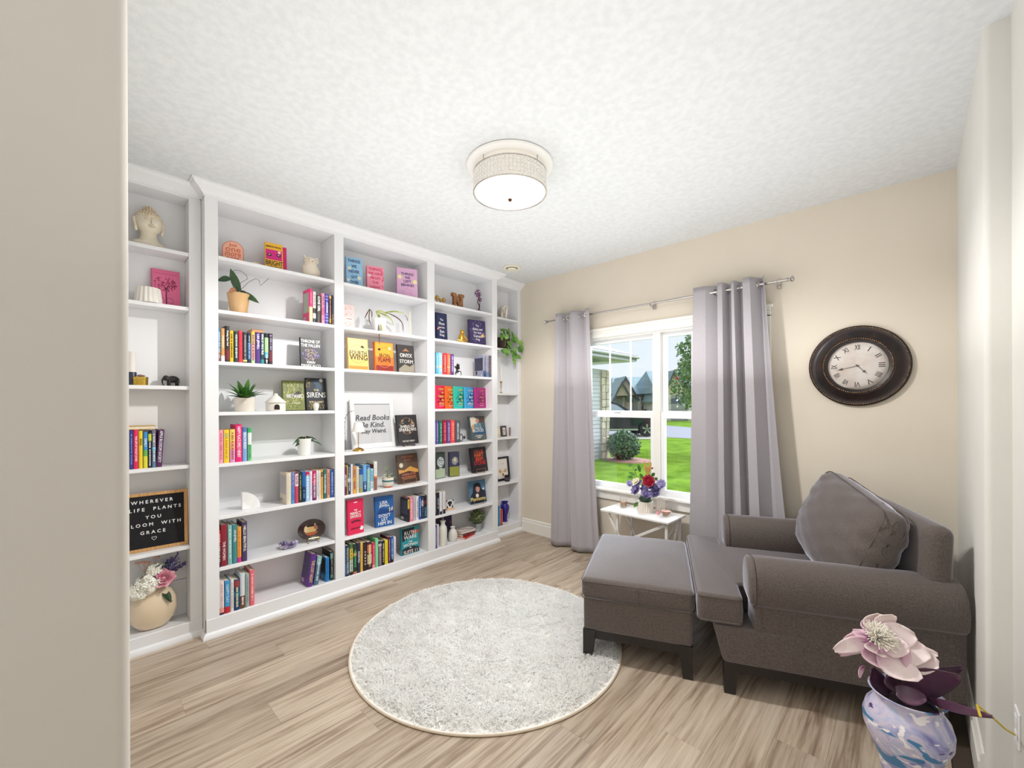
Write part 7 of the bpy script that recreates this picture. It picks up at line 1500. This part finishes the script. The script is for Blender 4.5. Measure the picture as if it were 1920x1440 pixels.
t = orn('pale_vase', 'cream rounded vase half hidden behind the stile in the right narrow bookcase', 'vase', 930.5, 805, dp - .07, SZ[3])
g = G(); g.lathe([(.03, 0), (.045, .03), (.044, .07), (.022, .11), (.018, .125), (.015, .125)], 24); g.build('body', M('pale_cream_glaze', (228, 216, 184), .35), t, smooth=True)
t = orn('dog_photo_frame', 'black framed photo of a pale dog in the right narrow bookcase', 'picture', 944, 870, dp - .105, SZ[4]); t.rotation_euler = (0, R(-7), R(0)); t.location.y = -.178
fw_, fh_ = .215, .262
for (a, b_, c_, d_) in ((-fw_ / 2, 0, fw_ / 2, .026), (-fw_ / 2, fh_ - .022, fw_ / 2, fh_), (-fw_ / 2, .026, -fw_ / 2 + .022, fh_ - .022), (fw_ / 2 - .03, .026, fw_ / 2, fh_ - .022)): g = G(); g.box(-.012, a, b_, .006, c_, d_, bev=.002); g.build('frame_rail', M('black_frame', (30, 28, 36), .4), t)
g = G(); g.box(-.008, -fw_ / 2 + .02, .024, 0, fw_ / 2 - .028, fh_ - .02); pr = g.build('photo', M('photo_paper', (232, 226, 218), .5), t)
def disc(par, c, y, z, ry, rz, e, nm='photo_shape'): n = 20; g = G(); g.prism([(y + ry * math.cos(2 * PI * i / n), z + rz * math.sin(2 * PI * i / n)) for i in range(n)], 0, e, 'x'); g.build(nm, cm(c), par)
disc(pr, (236, 222, 200), .0, .085, .052, .048, .0006); disc(pr, (206, 164, 120), .044, .108, .018, .022, .0009); disc(pr, (206, 164, 120), -.044, .108, .018, .022, .0009); disc(pr, (50, 38, 36), .020, .098, .006, .006, .0012); disc(pr, (50, 38, 36), -.020, .098, .006, .006, .0012); disc(pr, (50, 38, 36), .0, .072, .012, .009, .0012); disc(pr, (196, 110, 100), .0, .056, .012, .009, .0012)
g = G(); g.box(.0, -.03, .185, .0006, .03, .188); g.build('caption_line', cm((180, 150, 146)), pr)
t = orn('dark_candle_jar', 'small black glass candle jar in front of the dog photo', 'candle', 951, 893, dp - .055, SZ[4])
g = G(); g.lathe([(.028, 0), (.030, .003), (.031, .060), (.029, .066), (.025, .066), (.025, .05), (.001, .05)], 28, close=False); g.build('jar', M('black_glass', (24, 22, 28), .12), t, smooth=True)
g = G(); g.lathe([(.0316, .018), (.0316, .045)], 28, close=False); g.build('label_band', M('band_grey', (70, 66, 74), .5), t, smooth=True)
t = orn('cobalt_vase', 'glossy cobalt blue vase with a flared neck, right narrow bookcase', 'vase', 946.5, 955, dp - .100, .109)
g = G(); g.lathe([(.026, 0), (.030, .004), (.028, .03), (.030, .07), (.044, .115), (.052, .150), (.048, .178), (.032, .195), (.030, .205), (.042, .218), (.040, .220), (.026, .206)], 36, close=False); g.build('body', M('cobalt_glaze', (44, 34, 132), .1, 0, .7), t, smooth=True)

# ------------------------------------------------------------ big vase with magnolia in the foreground
VY = -1.60; v0 = U(1697, 1360, 'y', VY)
t = thing('floor_vase', 'watercolour blue and lilac floor vase in the near right corner', 'vase', (float(v0[0]) + .004, VY, .0004))
m = M('watercolour', (200, 196, 220), .35, 0, .5); n, l, b = nodes(m)
tc = n.new('ShaderNodeTexCoord'); mp = n.new('ShaderNodeMapping'); mp.inputs['Scale'].default_value = (1, 1, 1.9); mp.inputs['Rotation'].default_value = (.5, .3, 0); l.new(tc.outputs['Object'], mp.inputs[0])
def nz(sc, det=3, dist=1.5, off=0):
    q = n.new('ShaderNodeTexNoise'); q.inputs['Scale'].default_value = sc; q.inputs['Detail'].default_value = det; q.inputs['Distortion'].default_value = dist; q.noise_dimensions = '4D'; q.inputs['W'].default_value = off; l.new(mp.outputs[0], q.inputs['Vector']); return q.outputs['Fac']
def ramp(f, els):
    r = n.new('ShaderNodeValToRGB'); l.new(f, r.inputs[0]); r.color_ramp.elements[0].position = els[0][0]; r.color_ramp.elements[0].color = (*lin(els[0][1]), 1); r.color_ramp.elements[1].position = els[-1][0]; r.color_ramp.elements[1].color = (*lin(els[-1][1]), 1)
    for p_, c_ in els[1:-1]: e = r.color_ramp.elements.new(p_); e.color = (*lin(c_), 1)
    return r.outputs[0]
basec = ramp(nz(6, 4, 2.2), [(.3, (120, 118, 176)), (.42, (168, 170, 206)), (.5, (206, 196, 214)), (.58, (176, 186, 216)), (.68, (232, 228, 236))])
def over(base, f, lo, hi, c):
    r = ramp(f, [(lo, (0, 0, 0)), (hi, (255, 255, 255))]); mx = n.new('ShaderNodeMix'); mx.data_type = 'RGBA'; l.new(r, mx.inputs[0]); l.new(base, mx.inputs[6]); mx.inputs[7].default_value = (*lin(c), 1); return mx.outputs[2]
x_ = over(basec, nz(5.5, 2, 1.2, 3.1), .575, .59, (72, 128, 172)); x_ = over(x_, nz(7, 3, 1.6, 7.7), .63, .645, (78, 46, 104)); x_ = over(x_, nz(8, 3, 2.5, 5.2), .60, .62, (240, 236, 236)); l.new(x_, b.inputs['Base Color'])
bp = n.new('ShaderNodeBump'); bp.inputs['Strength'].default_value = .2; bp.inputs['Distance'].default_value = .004; l.new(nz(16), bp.inputs['Height']); l.new(bp.outputs[0], b.inputs['Normal'])
g = G(); g.lathe([(.075, 0), (.080, .006), (.074, .06), (.064, .13), (.062, .18), (.070, .235), (.092, .290), (.110, .335), (.112, .370), (.104, .400), (.088, .422), (.080, .434), (.082, .446), (.094, .458), (.098, .462), (.093, .463), (.078, .446), (.074, .434)], 56, close=False); g.lathe([(.001, .002), (.075, .002)], 40, close=False); g.build('body', m, t, smooth=True, angle=180)
g = G(); g.lathe([(.001, .42), (.074, .42)], 24, close=False); g.build('filler', M('dark_filler', (40, 26, 34), .9), t)
fv = thing('magnolia_stem', 'large pale pink artificial magnolia with plum leaves in the watercolour vase', 'flower', (t.location.x, VY, .43))
def fsub(px, py, y): p = U(px, py, 'y', y); return Vector(p) - fv.location
fc = fsub(1648, 1196, VY + .005)
# petal material: pale with plum base as printed; darker copy has shade put in
def petal_mat(key, a, b2):
    m = M(key, a, .55, 0, .3, Subsurface_Weight=.1, Subsurface_Scale=.01); n, l, bb = nodes(m)
    at_ = n.new('ShaderNodeTexCoord'); ns = n.new('ShaderNodeTexNoise'); ns.inputs['Scale'].default_value = 26; ns.inputs['Detail'].default_value = 4; l.new(at_.outputs['Object'], ns.inputs['Vector'])
    sp_ = n.new('ShaderNodeSeparateXYZ'); l.new(at_.outputs['UV'], sp_.inputs[0]); ad = n.new('ShaderNodeMath'); ad.operation = 'MULTIPLY_ADD'; l.new(ns.outputs['Fac'], ad.inputs[0]); ad.inputs[1].default_value = .5; l.new(sp_.outputs['Y'], ad.inputs[2])
    r = n.new('ShaderNodeValToRGB'); r.color_ramp.elements[0].position = .3; r.color_ramp.elements[0].color = (*lin(b2), 1); r.color_ramp.elements[1].position = .75; r.color_ramp.elements[1].color = (*lin(a), 1); l.new(ad.outputs[0], r.inputs[0]); l.new(r.outputs[0], bb.inputs['Base Color']); return m
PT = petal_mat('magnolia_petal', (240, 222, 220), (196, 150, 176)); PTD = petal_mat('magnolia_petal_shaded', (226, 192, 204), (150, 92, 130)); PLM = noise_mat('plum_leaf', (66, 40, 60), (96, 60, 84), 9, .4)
def petal(parent, base, tip, wd, cup, mat, nm='petal', nrm=None, nv=10, nu=9, uvn=True):
    base, tip = Vector(base), Vector(tip); ax = tip - base; L = ax.length; ax.normalize(); nr = Vector(nrm) if nrm is not None else Vector((-RT[0] * 0 - FW[0], -FW[1], .5)); nr = (nr - ax * nr.dot(ax)).normalized(); sd = ax.cross(nr)
    def pf(u, v):
        s = (u - .5) * 2; w_ = wd * (math.sin(PI * min(1, .10 + .86 * v ** .85)) ** .75) * (1 - .0 * v); zz = cup * (1 - (2 * v - 1) ** 2) * .8 - cup * .55 * s * s * -1 * math.sin(PI * min(1, v + .1)) - cup * .5 * max(0, v - .7) * 2
        return tuple(base + ax * (L * v) + sd * (s * w_) + nr * (-zz + s * s * cup * .6))
    g = G(); g.grid(pf, nu, nv); o = g.build(nm, mat, parent, smooth=True, angle=180)
    me = o.data; uv = me.uv_layers.new(name='UVMap')
    for lp in me.loops: i = lp.vertex_index; uv.data[lp.index].uv = ((i % nu) / (nu - 1), (i // nu) / (nv - 1))
    md = o.modifiers.new('thickness', 'SOLIDIFY'); md.thickness = .0022; md.offset = 0
    return o
PY = lambda y: VY + y
for (bx_, by_, bdy, tx, ty, tdy, wd, cup, mt) in [
    (1640, 1190, .02, 1645, 1150, .05, .034, .016, PT), (1634, 1188, .02, 1628, 1158, .05, .026, .012, PTD), (1652, 1188, .02, 1673, 1152, .045, .030, .014, PT), (1628, 1192, .01, 1600, 1184, .03, .020, .008, PTD), (1630, 1198, .01, 1584, 1200, .02, .024, .010, PTD),
    (1632, 1204, .0, 1564, 1218, -.01, .026, .012, PT), (1634, 1208, .0, 1575, 1226, .01, .020, .010, PTD), (1655, 1196, .01, 1716, 1192, .03, .046, .014, PT), (1655, 1203, -.01, 1705, 1220, -.01, .036, .012, PT), (1644, 1208, -.02, 1652, 1232, -.05, .040, .010, PT),
    (1650, 1208, .0, 1744, 1228, .01, .052, .018, PT), (1640, 1210, -.02, 1656, 1256, -.05, .046, .016, PTD), (1652, 1215, -.02, 1722, 1278, -.05, .052, .018, PT), (1690, 1225, .0, 1760, 1248, .0, .046, .016, PT), (1700, 1215, .02, 1758, 1228, .03, .02, .01, PT)]:
    petal(fv, fsub(bx_, by_, PY(bdy)), fsub(tx, ty, PY(tdy)), wd, cup, mt)
petal(fv, fsub(1620, 1248, PY(0)), fsub(1611, 1270, PY(-.01)), .008, .004, PTD)
g = G(); rd = random.Random(6); nrm_ = Vector((-FW[0] * .6, -FW[1] * .6, .75)).normalized(); uu_ = nrm_.cross(Vector((0, 0, 1))).normalized(); vv_ = nrm_.cross(uu_)
c0_ = fsub(1647, 1196, PY(-.012))
for i in range(260):
    a = rd.random() * 2 * PI; q = rd.random() ** .6; d_ = (nrm_ * (1.15 - q * .75) + (uu_ * math.cos(a) + vv_ * math.sin(a)) * q * 1.1).normalized(); L = rd.uniform(.034, .046)
    b0 = c0_ + (uu_ * math.cos(a) + vv_ * math.sin(a)) * q * .012; g.tube([b0, b0 + d_ * L * .7, b0 + d_ * L + nrm_ * .003 - Vector((0, 0, .002))], [.0012, .0014, .0020], 4)
o = g.build('stamens', M('stamen_cream', (250, 244, 232), .6), fv, smooth=True); o['kind'] = 'stuff'
g = G(); g.tube([fsub(1692, 1310, VY) + Vector((0, 0, .0)), fsub(1680, 1262, VY + .01), c0_], .004, 8); g.build('stem', M('plum_stem', (70, 46, 54), .6), fv, smooth=True)
for (bx_, by_, bdy, tx, ty, tdy, wd, cup) in [(1668, 1300, .0, 1630, 1252, -.03, .030, .012), (1690, 1302, .0, 1688, 1262, .02, .046, .014), (1702, 1302, .0, 1795, 1262, -.02, .05, .016), (1690, 1302, .03, 1700, 1255, .05, .05, .012), (1735, 1290, .03, 1804, 1248, .05, .022, .008), (1680, 1296, -.06, 1738, 1312, -.07, .028, .012)]:
    petal(fv, fsub(bx_, by_, PY(bdy)), fsub(tx, ty, PY(tdy)), wd, cup, PLM, 'leaf')
# the long leaf that droops to the wall
pa, pb = fsub(1740, 1312, PY(-.01)), Vector(U(1858, 1344, 'x', WX - .035)) - fv.location
petal(fv, pa, pb, .014, .006, PLM, 'leaf', nv=14)
YEL = M('yellow_tie', (226, 196, 30), .5)
q1, q2 = Vector(U(1832, 1322, 'x', WX - .05)) - fv.location, Vector(U(1902, 1377, 'x', WX2 - .012)) - fv.location
g = G(); g.tube([Vector(U(1838, 1342, 'x', WX - .06)) - fv.location, q1, q1.lerp(q2, .35), q1.lerp(q2, .75) + Vector((0, 0, -.006)), q2], [.003, .003, .003, .003, .0035], 6); g.tube([fsub(1762, 1316, PY(0)), fsub(1763, 1340, PY(.01)), fsub(1762, 1358, PY(.02))], .003, 6); g.build('tie', YEL, fv, smooth=True)
# wall plate at the right edge
wp = thing('wall_outlet', 'white wall plate low on the wall at the right edge', 'outlet', (WX2, -1.345, .345))
g = G(); g.box(-.006, -.036, -.058, -.0002, .036, .058, bev=.002); g.build('plate', M('plate_white', (240, 240, 240), .3), wp)
for s_ in (-1, 1): g = G(); g.box(-.009, -.015, s_ * .026 - .014, -.005, .015, s_ * .026 + .014, bev=.002); g.build('socket', MATS['plate_white'], wp)
